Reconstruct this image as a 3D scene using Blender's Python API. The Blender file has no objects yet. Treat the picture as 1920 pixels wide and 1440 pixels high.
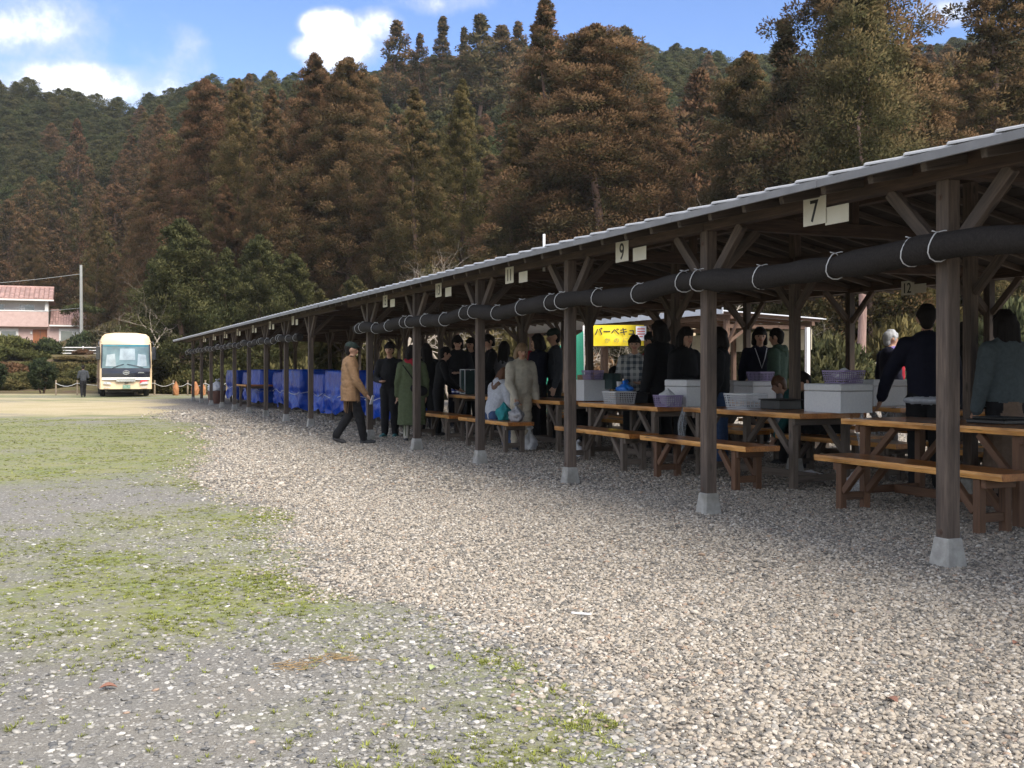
import bpy, bmesh, math, random
import numpy as np
from mathutils import Vector, Matrix, Euler
from mathutils import noise as mnoise

R = math.radians
scene = bpy.context.scene
col = scene.collection

# ------------------------------------------------------------------ camera
H_EYE = 1.26
F_PX = 2000.0            # focal length in pixels of a 1920 px wide frame
HOR = 695.0              # row of the horizon in that frame
cam_d = bpy.data.cameras.new("camera")
cam = bpy.data.objects.new("camera", cam_d)
col.objects.link(cam)
cam.location = (0, 0, H_EYE)
cam.rotation_euler = (R(90), 0, 0)
cam_d.sensor_width = 36.0
cam_d.lens = 36.0 * F_PX / 1920.0
cam_d.shift_y = -(720.0 - HOR) / 1920.0
cam_d.clip_start = 0.05
cam_d.clip_end = 4000
scene.camera = cam

# ------------------------------------------------------------------ world, sun, exposure
SUN_AZ = R(140)          # compass style: 0 = +Y, clockwise
SUN_EL = R(43)
world = bpy.data.worlds.new("World")
scene.world = world
world.use_nodes = True
wt = world.node_tree
wt.nodes.clear()


def build_world():
    N, L = wt.nodes, wt.links

    def nd(t, **k):
        n = N.new(t)
        for a, b in k.items():
            setattr(n, a, b)
        return n

    def math_(op, a, b=None, clamp=False):
        n = nd('ShaderNodeMath', operation=op, use_clamp=clamp)
        for i, v in enumerate((a, b)):
            if v is None:
                continue
            if isinstance(v, (int, float)):
                n.inputs[i].default_value = v
            else:
                L.new(v, n.inputs[i])
        return n.outputs[0]

    def mapr(v, a, b, c=0., d=1.):
        n = nd('ShaderNodeMapRange', interpolation_type='SMOOTHSTEP')
        L.new(v, n.inputs[0])
        for i, q in enumerate((a, b, c, d)):
            n.inputs[1 + i].default_value = q
        return n.outputs[0]

    sky = nd('ShaderNodeTexSky', sky_type='NISHITA')
    sky.sun_disc = False
    sky.sun_elevation = SUN_EL
    sky.sun_rotation = SUN_AZ
    sky.altitude = 300
    sky.air_density = 1.0
    sky.dust_density = 0.3
    sky.ozone_density = 1.6
    hs = nd('ShaderNodeHueSaturation')
    hs.inputs['Saturation'].default_value = 1.20
    hs.inputs['Value'].default_value = 1.2
    hs.inputs['Hue'].default_value = 0.515
    L.new(sky.outputs[0], hs.inputs['Color'])
    tc = nd('ShaderNodeTexCoord')
    D = tc.outputs['Generated']
    # broken cumulus: noise in direction space, plus the banks seen in the frame
    n1 = nd('ShaderNodeTexNoise')
    n1.inputs['Scale'].default_value = 5.0
    n1.inputs['Detail'].default_value = 9
    n1.inputs['Roughness'].default_value = 0.55
    L.new(D, n1.inputs['Vector'])
    n2 = nd('ShaderNodeTexNoise')
    n2.inputs['Scale'].default_value = 14.0
    n2.inputs['Detail'].default_value = 8
    n2.inputs['Roughness'].default_value = 0.6
    L.new(D, n2.inputs['Vector'])
    dens = None

    def blob(px, py, rx, ry, amp):
        nonlocal dens
        d = Vector(((px - 960) / F_PX, 1.0, (HOR - py) / F_PX)).normalized()
        sep = nd('ShaderNodeVectorMath', operation='SUBTRACT')
        L.new(D, sep.inputs[0])
        sep.inputs[1].default_value = d
        sc = nd('ShaderNodeVectorMath', operation='MULTIPLY')
        L.new(sep.outputs[0], sc.inputs[0])
        sc.inputs[1].default_value = (F_PX / rx, F_PX / rx, F_PX / ry)
        ln = nd('ShaderNodeVectorMath', operation='LENGTH')
        L.new(sc.outputs[0], ln.inputs[0])
        v = mapr(ln.outputs['Value'], 0.1, 1.15, amp, 0.0)
        dens = v if dens is None else math_('MAXIMUM', dens, v)

    blob(60, 80, 330, 130, .74)
    blob(130, 150, 260, 74, 1.0)
    blob(10, 160, 160, 70, .9)
    blob(655, 82, 105, 58, .72)
    blob(622, 48, 75, 40, .66)
    blob(712, 50, 70, 48, .78)
    blob(590, 92, 60, 34, .50)
    blob(742, 95, 50, 40, .45)
    blob(640, 100, 90, 60, .8)
    blob(860, 5, 190, 36, .6)
    blob(345, 100, 80, 80, .34)
    blob(1770, 20, 100, 36, .6)
    blob(130, 25, 160, 50, .45)
    # unseen clouds overhead and behind the camera, thickened to give white fill light
    gen = mapr(n1.outputs['Fac'], .38, .54, 0, .95)
    sepd = nd('ShaderNodeSeparateXYZ')
    L.new(D, sepd.inputs[0])
    high = mapr(sepd.outputs['Z'], .36, .52, 0, 1)
    back = mapr(sepd.outputs['Y'], .75, .35, 0, 1)
    gen = math_('MULTIPLY', gen, math_('MAXIMUM', high, back))
    edge = math_('ADD', math_('MULTIPLY', n1.outputs['Fac'], .7), math_('MULTIPLY', n2.outputs['Fac'], .8))
    edge = math_('SUBTRACT', edge, .75)
    loc = math_('ADD', dens, math_('MULTIPLY', edge, 2.3))
    loc = math_('MULTIPLY', loc, mapr(dens, 0.0, .25))
    loc = mapr(loc, .10, 1.0)
    mask = math_('MAXIMUM', loc, gen, True)
    shade = nd('ShaderNodeMix', data_type='RGBA')
    L.new(mapr(math_('ADD', mask, math_('MULTIPLY', edge, .6)), .35, 1.0), shade.inputs['Factor'])
    shade.inputs['A'].default_value = (4.7, 5.0, 5.8, 1)
    shade.inputs['B'].default_value = (8.2, 8.4, 8.9, 1)
    mix = nd('ShaderNodeMix', data_type='RGBA')
    L.new(mask, mix.inputs['Factor'])
    L.new(hs.outputs[0], mix.inputs['A'])
    L.new(shade.outputs['Result'], mix.inputs['B'])
    bg = nd('ShaderNodeBackground')
    bg.inputs['Strength'].default_value = SKY_STRENGTH
    L.new(mix.outputs['Result'], bg.inputs['Color'])
    out = nd('ShaderNodeOutputWorld')
    L.new(bg.outputs[0], out.inputs[0])


SKY_STRENGTH = 0.12
build_world()

sun_d = bpy.data.lights.new("sun", 'SUN')
sun_d.energy = 4.0
sun_d.angle = R(38)
sun_d.color = (1.0, .92, .80)
sun = bpy.data.objects.new("sun", sun_d)
col.objects.link(sun)
sdir = Vector((math.sin(SUN_AZ) * math.cos(SUN_EL), math.cos(SUN_AZ) * math.cos(SUN_EL), math.sin(SUN_EL)))
sun.rotation_euler = sdir.to_track_quat('Z', 'Y').to_euler()

vs = scene.view_settings
vs.view_transform = 'Standard'
vs.look = 'None'
vs.exposure = 0.66
vs.gamma = 1
vs.use_curve_mapping = False

# ------------------------------------------------------------------ helpers
TH = R(23.27)            # the shelters run at this angle to the view axis
CT, ST = math.cos(TH), math.sin(TH)


def W(v, u, z=0.):
    """shelter frame (v away from the yard, u along the row) to world"""
    return Vector((v * CT - u * ST, u * CT + v * ST, z))


def U(px, v):
    """u of the point with offset v that is seen in column px"""
    r = (px - 960) / F_PX
    return (v * CT - r * v * ST) / (r * CT + ST)


def at(px, Y, z=0.):
    return Vector(((px - 960) / F_PX * Y, Y, z))


def zpx(py, Y):
    return H_EYE + (HOR - py) * Y / F_PX


def ylin(py):
    return F_PX * H_EYE / (py - HOR)


def tag(o, label=None, cat=None, group=None, kind=None):
    if label:
        o['label'] = label
    if cat:
        o['category'] = cat
    if group:
        o['group'] = group
    if kind:
        o['kind'] = kind
    return o


def empty(name, loc, rz=0., label=None, cat=None, group=None):
    o = bpy.data.objects.new(name, None)
    o.empty_display_size = .2
    o.location = loc
    o.rotation_euler = (0, 0, rz)
    col.objects.link(o)
    return tag(o, label, cat, group)


def link(name, me, parent=None, loc=None, rot=None, scale=None):
    o = bpy.data.objects.new(name, me)
    col.objects.link(o)
    if parent is not None:
        o.parent = parent
    if loc is not None:
        o.location = loc
    if rot is not None:
        o.rotation_euler = rot
    if scale is not None:
        o.scale = scale
    return o


def mesh_np(name, verts, faces, mat=None, smooth=False):
    """verts (n,3); faces (m,k) all the same k"""
    verts = np.asarray(verts, dtype=np.float32)
    faces = np.asarray(faces, dtype=np.int32)
    me = bpy.data.meshes.new(name)
    m, k = faces.shape
    me.vertices.add(len(verts))
    me.vertices.foreach_set('co', verts.ravel())
    me.loops.add(m * k)
    me.loops.foreach_set('vertex_index', faces.ravel())
    me.polygons.add(m)
    me.polygons.foreach_set('loop_start', np.arange(0, m * k, k, dtype=np.int32))
    me.update(calc_edges=True)
    if smooth:
        me.polygons.foreach_set('use_smooth', np.ones(m, dtype=bool))
    if mat:
        me.materials.append(mat)
    return me


class MB:
    """collects simple solids into one mesh"""

    def __init__(s):
        s.v, s.f, s.m = [], [], []

    def add(s, vs_, fs, mi=0):
        b = len(s.v)
        s.v += [tuple(q) for q in vs_]
        s.f += [tuple(i + b for i in f) for f in fs]
        s.m += [mi] * len(fs)

    def box(s, c, d, mi=0, rot=None, ch=0.):
        hx, hy, hz = d[0] / 2, d[1] / 2, d[2] / 2
        vs_ = [Vector((x * hx, y * hy, z * hz)) for x in (-1, 1) for y in (-1, 1) for z in (-1, 1)]
        M = (Euler(rot).to_matrix() if rot is not None else Matrix.Identity(3))
        c = Vector(c)
        s.add([M @ q + c for q in vs_], [(0, 1, 3, 2), (4, 6, 7, 5), (0, 4, 5, 1), (2, 3, 7, 6), (0, 2, 6, 4), (1, 5, 7, 3)], mi)

    def bar(s, a, b, w, h, mi=0, up=(0, 0, 1)):
        a, b = Vector(a), Vector(b)
        d = (b - a).normalized()
        x = d.cross(Vector(up))
        if x.length < 1e-4:
            x = d.cross(Vector((0, 1, 0)))
        x.normalize()
        y = x.cross(d).normalized()
        vs_ = [p + x * sx * w / 2 + y * sy * h / 2 for p in (a, b) for sx, sy in ((-1, -1), (1, -1), (1, 1), (-1, 1))]
        s.add(vs_, [(3, 2, 1, 0), (4, 5, 6, 7), (0, 1, 5, 4), (1, 2, 6, 5), (2, 3, 7, 6), (3, 0, 4, 7)], mi)

    def tube(s, pts, rad, n=6, mi=0, cap=True):
        pts = [Vector(p) for p in pts]
        if isinstance(rad, (int, float)):
            rad = [rad] * len(pts)
        rings = []
        prev = None
        for i, p in enumerate(pts):
            d = (pts[min(i + 1, len(pts) - 1)] - pts[max(i - 1, 0)])
            d = d.normalized() if d.length > 1e-9 else Vector((0, 0, 1))
            if prev is None:
                x = d.orthogonal().normalized()
            else:
                x = (prev - d * prev.dot(d))
                x = x.normalized() if x.length > 1e-6 else d.orthogonal().normalized()
            prev = x
            y = d.cross(x)
            rings.append([p + (x * math.cos(2 * math.pi * k / n) + y * math.sin(2 * math.pi * k / n)) * rad[i] for k in range(n)])
        b = len(s.v)
        for r_ in rings:
            s.v += [tuple(q) for q in r_]
        for i in range(len(rings) - 1):
            for k in range(n):
                k2 = (k + 1) % n
                s.f.append((b + i * n + k, b + i * n + k2, b + (i + 1) * n + k2, b + (i + 1) * n + k))
                s.m.append(mi)
        if cap:
            s.f.append(tuple(b + k for k in reversed(range(n))))
            s.f.append(tuple(b + (len(rings) - 1) * n + k for k in range(n)))
            s.m += [mi, mi]

    def lathe(s, prof, n=16, c=(0, 0, 0), mi=0):
        """prof: list of (r, z)"""
        b = len(s.v)
        for r_, z in prof:
            for k in range(n):
                a = 2 * math.pi * k / n
                s.v.append((c[0] + r_ * math.cos(a), c[1] + r_ * math.sin(a), c[2] + z))
        for i in range(len(prof) - 1):
            for k in range(n):
                k2 = (k + 1) % n
                s.f.append((b + i * n + k, b + i * n + k2, b + (i + 1) * n + k2, b + (i + 1) * n + k))
                s.m.append(mi)

    def prism(s, poly, y0, y1, mi=0, axis='y'):
        """poly in (a, b); extruded along the third axis"""
        n = len(poly)

        def P(a, b_, t):
            return (a, t, b_) if axis == 'y' else ((t, a, b_) if axis == 'x' else (a, b_, t))
        vs_ = [P(a, b_, y0) for a, b_ in poly] + [P(a, b_, y1) for a, b_ in poly]
        fs = [tuple(range(n)), tuple(reversed(range(n, 2 * n)))]
        for k in range(n):
            k2 = (k + 1) % n
            fs.append((k, n + k, n + k2, k2))
        s.add(vs_, fs, mi)

    def mesh(s, name, mats, smooth=False, fix=True, bevel=0., angle=None):
        me = bpy.data.meshes.new(name)
        me.from_pydata(s.v, [], s.f)
        if not isinstance(mats, (list, tuple)):
            mats = [mats]
        for m in mats:
            me.materials.append(m)
        me.polygons.foreach_set('material_index', s.m)
        if fix or bevel:
            bm = bmesh.new()
            bm.from_mesh(me)
            if bevel:
                bmesh.ops.bevel(bm, geom=bm.edges[:], offset=bevel, segments=1, affect='EDGES', clamp_overlap=True)
            bmesh.ops.recalc_face_normals(bm, faces=bm.faces)
            bm.to_mesh(me)
            bm.free()
        if smooth:
            me.polygons.foreach_set('use_smooth', [True] * len(me.polygons))
            if angle:
                me.set_sharp_from_angle(angle=R(angle))
        return me

    def obj(s, name, mats, parent=None, loc=None, rot=None, **k):
        return link(name, s.mesh(name, mats, **k), parent, loc, rot)


# ------------------------------------------------------------------ materials
MATS = {}


def pm(name, c1, c2=None, scale=8., rough=.7, bump=0., bscale=None, metal=0., stretch=(1, 1, 1), detail=5., rand=0.,
       spec=.5, coat=0., lo=.35, hi=.65, dirt=None, dscale=2.5, damt=.5, bdist=.01):
    """two tone procedural surface: noise between c1 and c2, optional larger stains, bump, per-object tone"""
    m = bpy.data.materials.new(name)
    m.use_nodes = True
    nt = m.node_tree
    N, L = nt.nodes, nt.links
    p = N['Principled BSDF']
    p.inputs['Roughness'].default_value = rough
    p.inputs['Metallic'].default_value = metal
    p.inputs['Specular IOR Level'].default_value = spec
    if coat:
        p.inputs['Coat Weight'].default_value = coat
        p.inputs['Coat Roughness'].default_value = .2
    c2 = c2 or tuple(x * .8 for x in c1)
    tc = N.new('ShaderNodeTexCoord')
    mp = N.new('ShaderNodeMapping')
    mp.inputs['Scale'].default_value = stretch
    L.new(tc.outputs['Object'], mp.inputs['Vector'])
    vec = mp.outputs[0]
    oi = N.new('ShaderNodeObjectInfo')
    ad = N.new('ShaderNodeVectorMath')
    ad.operation = 'ADD'
    sc = N.new('ShaderNodeVectorMath')
    sc.operation = 'SCALE'
    sc.inputs[0].default_value = (13.1, 7.7, 9.3)
    L.new(oi.outputs['Random'], sc.inputs['Scale'])
    L.new(vec, ad.inputs[0])
    L.new(sc.outputs[0], ad.inputs[1])
    vec = ad.outputs[0]
    nz = N.new('ShaderNodeTexNoise')
    nz.inputs['Scale'].default_value = scale
    nz.inputs['Detail'].default_value = detail
    nz.inputs['Roughness'].default_value = .6
    L.new(vec, nz.inputs['Vector'])
    cr = N.new('ShaderNodeMapRange')
    cr.inputs[1].default_value = lo
    cr.inputs[2].default_value = hi
    L.new(nz.outputs['Fac'], cr.inputs[0])
    mx = N.new('ShaderNodeMix')
    mx.data_type = 'RGBA'
    L.new(cr.outputs[0], mx.inputs['Factor'])
    mx.inputs['A'].default_value = (*c1, 1)
    mx.inputs['B'].default_value = (*c2, 1)
    c = mx.outputs['Result']
    if dirt:
        n2 = N.new('ShaderNodeTexNoise')
        n2.inputs['Scale'].default_value = dscale
        n2.inputs['Detail'].default_value = 6
        L.new(vec, n2.inputs['Vector'])
        r2 = N.new('ShaderNodeMapRange')
        r2.inputs[1].default_value = .48
        r2.inputs[2].default_value = .72
        r2.inputs[4].default_value = damt
        L.new(n2.outputs['Fac'], r2.inputs[0])
        m2 = N.new('ShaderNodeMix')
        m2.data_type = 'RGBA'
        L.new(r2.outputs[0], m2.inputs['Factor'])
        L.new(c, m2.inputs['A'])
        m2.inputs['B'].default_value = (*dirt, 1)
        c = m2.outputs['Result']
    if rand:
        hv = N.new('ShaderNodeHueSaturation')
        r3 = N.new('ShaderNodeMapRange')
        r3.inputs[3].default_value = 1 - rand
        r3.inputs[4].default_value = 1 + rand
        L.new(oi.outputs['Random'], r3.inputs[0])
        L.new(r3.outputs[0], hv.inputs['Value'])
        L.new(c, hv.inputs['Color'])
        c = hv.outputs[0]
    L.new(c, p.inputs['Base Color'])
    if bump:
        nb = nz
        if bscale:
            nb = N.new('ShaderNodeTexNoise')
            nb.inputs['Scale'].default_value = bscale
            nb.inputs['Detail'].default_value = 5
            L.new(vec, nb.inputs['Vector'])
        bp = N.new('ShaderNodeBump')
        bp.inputs['Strength'].default_value = bump
        bp.inputs['Distance'].default_value = bdist
        L.new(nb.outputs['Fac'], bp.inputs['Height'])
        L.new(bp.outputs[0], p.inputs['Normal'])
    MATS[name] = m
    return m


def wood(name, c1, c2, rough=.75, axis=2, coat=0., bump=.35, rand=.18, dirt=None, damt=.5, knots=True):
    """sawn timber: grain stretched along one object axis"""
    m = pm(name, c1, c2, scale=1.0, rough=rough, bump=bump, stretch=[(.07 if i == axis else 1.0) * 55 for i in range(3)],
           rand=rand, coat=coat, detail=4, lo=.3, hi=.7, bdist=.004)
    nt = m.node_tree
    N, L = nt.nodes, nt.links
    p = N['Principled BSDF']
    src = p.inputs['Base Color'].links[0].from_socket
    tc = N.new('ShaderNodeTexCoord')
    mp = N.new('ShaderNodeMapping')
    mp.inputs['Scale'].default_value = [(1.3 if i == axis else 5.0) for i in range(3)]
    oi = N.new('ShaderNodeObjectInfo')
    ad = N.new('ShaderNodeVectorMath')
    ad.operation = 'ADD'
    L.new(tc.outputs['Object'], mp.inputs[0])
    L.new(mp.outputs[0], ad.inputs[0])
    L.new(oi.outputs['Random'], ad.inputs[1])
    nz = N.new('ShaderNodeTexNoise')
    nz.inputs['Scale'].default_value = 1.2
    nz.inputs['Detail'].default_value = 5
    L.new(ad.outputs[0], nz.inputs['Vector'])
    r = N.new('ShaderNodeMapRange')
    r.inputs[1].default_value = .42
    r.inputs[2].default_value = .7
    r.inputs[4].default_value = damt
    L.new(nz.outputs['Fac'], r.inputs[0])
    mx = N.new('ShaderNodeMix')
    mx.data_type = 'RGBA'
    L.new(r.outputs[0], mx.inputs['Factor'])
    L.new(src, mx.inputs['A'])
    mx.inputs['B'].default_value = (*(dirt or tuple(q * .45 for q in c1)), 1)
    ck = N.new('ShaderNodeTexNoise')
    ck.inputs['Scale'].default_value = 1.0
    ck.inputs['Detail'].default_value = 3
    mc = N.new('ShaderNodeMapping')
    mc.inputs['Scale'].default_value = [(1.6 if i == axis else 70.) for i in range(3)]
    L.new(tc.outputs['Object'], mc.inputs[0])
    a2 = N.new('ShaderNodeVectorMath')
    a2.operation = 'ADD'
    L.new(mc.outputs[0], a2.inputs[0])
    s2 = N.new('ShaderNodeVectorMath')
    s2.operation = 'SCALE'
    s2.inputs[0].default_value = (31, 17, 23)
    L.new(oi.outputs['Random'], s2.inputs['Scale'])
    L.new(s2.outputs[0], a2.inputs[1])
    L.new(a2.outputs[0], ck.inputs['Vector'])
    rc_ = N.new('ShaderNodeMapRange')
    rc_.inputs[1].default_value = .64
    rc_.inputs[2].default_value = .70
    L.new(ck.outputs['Fac'], rc_.inputs[0])
    vk = N.new('ShaderNodeTexVoronoi')
    vk.inputs['Scale'].default_value = 1.0
    mk = N.new('ShaderNodeMapping')
    mk.inputs['Scale'].default_value = [(2.6 if i == axis else 7.) for i in range(3)]
    L.new(tc.outputs['Object'], mk.inputs[0])
    a3 = N.new('ShaderNodeVectorMath')
    a3.operation = 'ADD'
    L.new(mk.outputs[0], a3.inputs[0])
    L.new(s2.outputs[0], a3.inputs[1])
    L.new(a3.outputs[0], vk.inputs['Vector'])
    rk = N.new('ShaderNodeMapRange')
    rk.inputs[1].default_value = .17
    rk.inputs[2].default_value = .09
    L.new(vk.outputs['Distance'], rk.inputs[0])
    mxx = N.new('ShaderNodeMath')
    mxx.operation = 'MAXIMUM'
    L.new(rc_.outputs[0], mxx.inputs[0])
    L.new(rk.outputs[0], mxx.inputs[1])
    m8 = N.new('ShaderNodeMath')
    m8.operation = 'MULTIPLY'
    m8.inputs[1].default_value = .8
    L.new(mxx.outputs[0], m8.inputs[0])
    m9 = N.new('ShaderNodeMix')
    m9.data_type = 'RGBA'
    L.new(m8.outputs[0], m9.inputs['Factor'])
    L.new(mx.outputs['Result'], m9.inputs['A'])
    m9.inputs['B'].default_value = (*tuple(q * .22 for q in c1), 1)
    L.new(m9.outputs['Result'], p.inputs['Base Color'])
    return m


M = {}
M['post'] = wood('weathered_post_wood', (.140, .104, .080), (.060, .042, .032), rough=.85, dirt=(.035, .028, .024), damt=.8)
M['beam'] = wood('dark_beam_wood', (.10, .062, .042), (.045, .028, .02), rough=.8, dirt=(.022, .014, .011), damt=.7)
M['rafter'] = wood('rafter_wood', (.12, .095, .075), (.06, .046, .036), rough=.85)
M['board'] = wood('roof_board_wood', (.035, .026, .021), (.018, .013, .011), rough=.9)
M['slab'] = wood('varnished_slab_wood', (.58, .235, .055), (.36, .12, .026), rough=.28, axis=1, coat=.55, bump=.15, dirt=(.075, .024, .009), damt=.6, rand=.12)
M['slab_edge'] = wood('live_edge_wood', (.82, .44, .14), (.60, .265, .07), rough=.42, axis=1, bump=.6, dirt=(.16, .055, .018), damt=.75, rand=.12)
M['leg_brown'] = wood('brown_leg_wood', (.16, .08, .04), (.09, .042, .022), rough=.7)
M['leg_grey'] = wood('grey_leg_wood', (.17, .135, .11), (.09, .07, .055), rough=.85)
M['concrete'] = pm('concrete_footing', (.36, .35, .32), (.25, .24, .22), scale=14, rough=.9, bump=.3, bscale=60, dirt=(.16, .15, .12), dscale=5, damt=.7, rand=.08)
M['tile'] = pm('roof_tile_glaze', (.44, .44, .44), (.36, .36, .36), scale=6, rough=.45, rand=.06, dirt=(.3, .3, .3), damt=.35)
M['fascia'] = pm('pale_metal_fascia', (.23, .23, .235), (.18, .18, .185), scale=5, rough=.7, rand=.05, spec=.25, dirt=(.24, .24, .25), damt=.4)
M['sheet'] = pm('roof_sheet', (.45, .46, .48), (.38, .39, .4), scale=4, rough=.5)
M['net'] = pm('black_shade_net', (.028, .024, .022), (.014, .012, .011), scale=60, rough=.85, spec=.2, bump=.6, bscale=90, stretch=(1, 1.6, 1), bdist=.006)
M['tie'] = pm('white_tie_cord', (.66, .66, .66), (.55, .55, .56), rough=.6)
M['plate'] = pm('ivory_number_plate', (.66, .63, .53), (.60, .57, .47), scale=6, rough=.5, dirt=(.45, .42, .34), damt=.3)
M['black'] = pm('black_paint', (.012, .012, .013), (.02, .02, .02), rough=.5)
M['foam'] = pm('white_styrofoam', (.68, .69, .71), (.62, .63, .66), scale=40, rough=.75, bump=.15, bscale=120)
M['purple'] = pm('purple_plastic', (.29, .235, .42), (.25, .20, .37), rough=.4)
M['greyplastic'] = pm('pale_grey_plastic', (.62, .63, .66), (.55, .56, .6), rough=.45)
M['darkplastic'] = pm('dark_plastic', (.02, .02, .022), (.03, .03, .03), rough=.5)
M['tarp'] = pm('blue_tarpaulin', (.001, .030, .27), (.003, .060, .43), scale=3, rough=.30, spec=.35, bump=.7, bscale=7, bdist=.05, rand=.12)
M['bluebag'] = pm('blue_plastic_bag', (.02, .16, .72), (.03, .25, .82), rough=.35)

# ------------------------------------------------------------------ terrain masks
BND = [(3.0, .47), (3.38, .456), (3.57, .43), (4.235, .36), (4.99, .1), (5.66, -.37), (5.79, -.78), (6.72, -1.34), (8.54, -2.0), (9.88, -2.37),
       (12.3, -3.56), (15.27, -4.5), (19.5, -5.5), (24, -7.0), (30, -9.7), (36, -11.9), (40, -13.2), (46, -15.0)]
BY = np.array([b[0] for b in BND])
BX = np.array([b[1] for b in BND])


def fbm(x, y, s, seed=0., oct_=4):
    """cheap value-noise stand-in: sums of rotated sines, -1..1"""
    rs = np.random.RandomState(int(seed * 7) + 11)
    t = np.zeros_like(x, dtype=np.float64)
    a, tot = 1.0, 0.
    k = s
    for _ in range(oct_):
        for _j in range(4):
            an = rs.rand() * 6.283
            f = k * (.7 + .6 * rs.rand())
            ph = rs.rand() * 6.283
            t += a * np.sin((x * math.cos(an) + y * math.sin(an)) * f + ph + 1.3 * np.sin((x * math.sin(an) - y * math.cos(an)) * f * .6 + ph * 2))
            tot += a * .7
        a *= .55
        k *= 2.1
    return t / tot


RIDGE_X = np.array([-900, -400, 0, 120, 240, 300, 400, 560, 640, 740, 1000, 1280, 1370, 1500, 1920, 2500, 3200], float)
RIDGE_Y = np.array([260, 190, 164, 178, 196, 162, 134, 120, 130, 112, 92, 86, 92, 78, 60, 130, 300], float)
Y_TOP = 265.0


def hill_y0(px):
    return np.interp(px, [-900, 150, 300, 420, 2000, 3200], [128, 128, 88, 66, 62, 80])


def hill_z(X, Y):
    X = np.asarray(X, float)
    Y = np.asarray(Y, float)
    Ys = np.maximum(Y, 5)
    px = np.clip(960 + X / Ys * F_PX, -900, 3200)
    y0 = hill_y0(px)
    t = np.clip((Y - y0) / (Y_TOP - y0), 0, 1.25)
    rid = np.interp(px, RIDGE_X, RIDGE_Y) + 58
    zr = H_EYE + (HOR - rid) / F_PX * Y_TOP
    s = np.where(t < 1, t ** 1.12, 1 - (t - 1) * .9)
    z = zr * s + 2.2 * np.sin(X * .045 + 1) * np.clip(t * 3, 0, 1) * np.sin(Y * .03)
    # bank and terrace that carry the house on the far left
    bank = np.clip((Y - 60.5) / 27., 0, 1)
    bank = bank * bank * (3 - 2 * bank) * 2.45
    side = np.clip((-17.0 - X) / 3., 0, 1)
    zb = bank * side + .5 * np.clip((Y - 80) / 40, 0, 1) * side
    return np.maximum(z, zb) + np.where(Y > 58, .1 * np.sin(X * .9) * np.sin(Y * .8), 0) * np.clip((Y - 58) / 6, 0, 1)


def gravel_mask(X, Y):
    e = np.interp(Y, BY, BX) + fbm(X, Y, 1.1, 2) * (.22 + .02 * Y) + fbm(X, Y, 4.5, 3) * .1
    w = .30 + .055 * Y
    return np.clip((X - e) / w + .5, 0, 1) * np.clip((50 - Y) / 4, 0, 1)


def moss_mask(X, Y):
    """how green the yard is"""
    n = fbm(X * .55, Y * 1.0, .85, 5) * .62 + fbm(X, Y, 2.6, 6) * .42 + fbm(X, Y, 9, 7) * .22
    band = np.interp(Y, [3, 4.6, 6.0, 7.5, 9, 11, 13, 15, 17, 19, 22, 26, 30, 34, 40, 45, 50, 60],
                     [-.32, -.25, -.08, .14, .26, .42, .50, .42, .34, .16, .45, .28, .0, -.3, -.42, -.12, .15, .2])
    n += fbm(X * .5, Y * .6, 1.0, 15) * .75
    return np.clip((n * 1.1 + band * .8) * 1.4 + .42, 0, 1)


def straw_mask(X, Y):
    n = fbm(X * .25, Y, .5, 8) * .6 + fbm(X, Y, 3., 9) * .3
    band = np.interp(Y, [3, 8, 14, 24, 30, 33, 36, 41, 46, 50, 58, 62, 80], [-.7, -.45, -.4, -.3, .0, .45, .75, .65, .35, .1, .3, .5, .4])
    far_back = np.clip((X - 6) / 6, 0, 1) * np.clip((Y - 22) / 5, 0, 1) * .5
    return np.clip((n + band + far_back) * 1.3, 0, 1)


def grid_mesh(name, xs, ys, mat):
    gx, gy = np.meshgrid(xs, ys)
    X, Y = gx.ravel(), gy.ravel()
    Z = hill_z(X, Y)
    g = gravel_mask(X, Y)
    Z = Z + np.where(Y < 58, fbm(X, Y, .8, 12) * .018 + g * .02, 0)
    nx, ny = len(xs), len(ys)
    i = np.arange(nx * ny).reshape(ny, nx)
    f = np.stack([i[:-1, :-1], i[:-1, 1:], i[1:, 1:], i[1:, :-1]], -1).reshape(-1, 4)
    me = mesh_np(name, np.stack([X, Y, Z], 1), f, mat, True)
    a = me.attributes.new('gravel', 'FLOAT', 'POINT')
    a.data.foreach_set('value', g.astype(np.float32))
    a = me.attributes.new('moss', 'FLOAT', 'POINT')
    a.data.foreach_set('value', moss_mask(X, Y).astype(np.float32))
    a = me.attributes.new('straw', 'FLOAT', 'POINT')
    a.data.foreach_set('value', straw_mask(X, Y).astype(np.float32))
    a = me.attributes.new('wild', 'FLOAT', 'POINT')
    a.data.foreach_set('value', np.clip((Y - 56) / 4, 0, 1).astype(np.float32))
    return me


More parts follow.
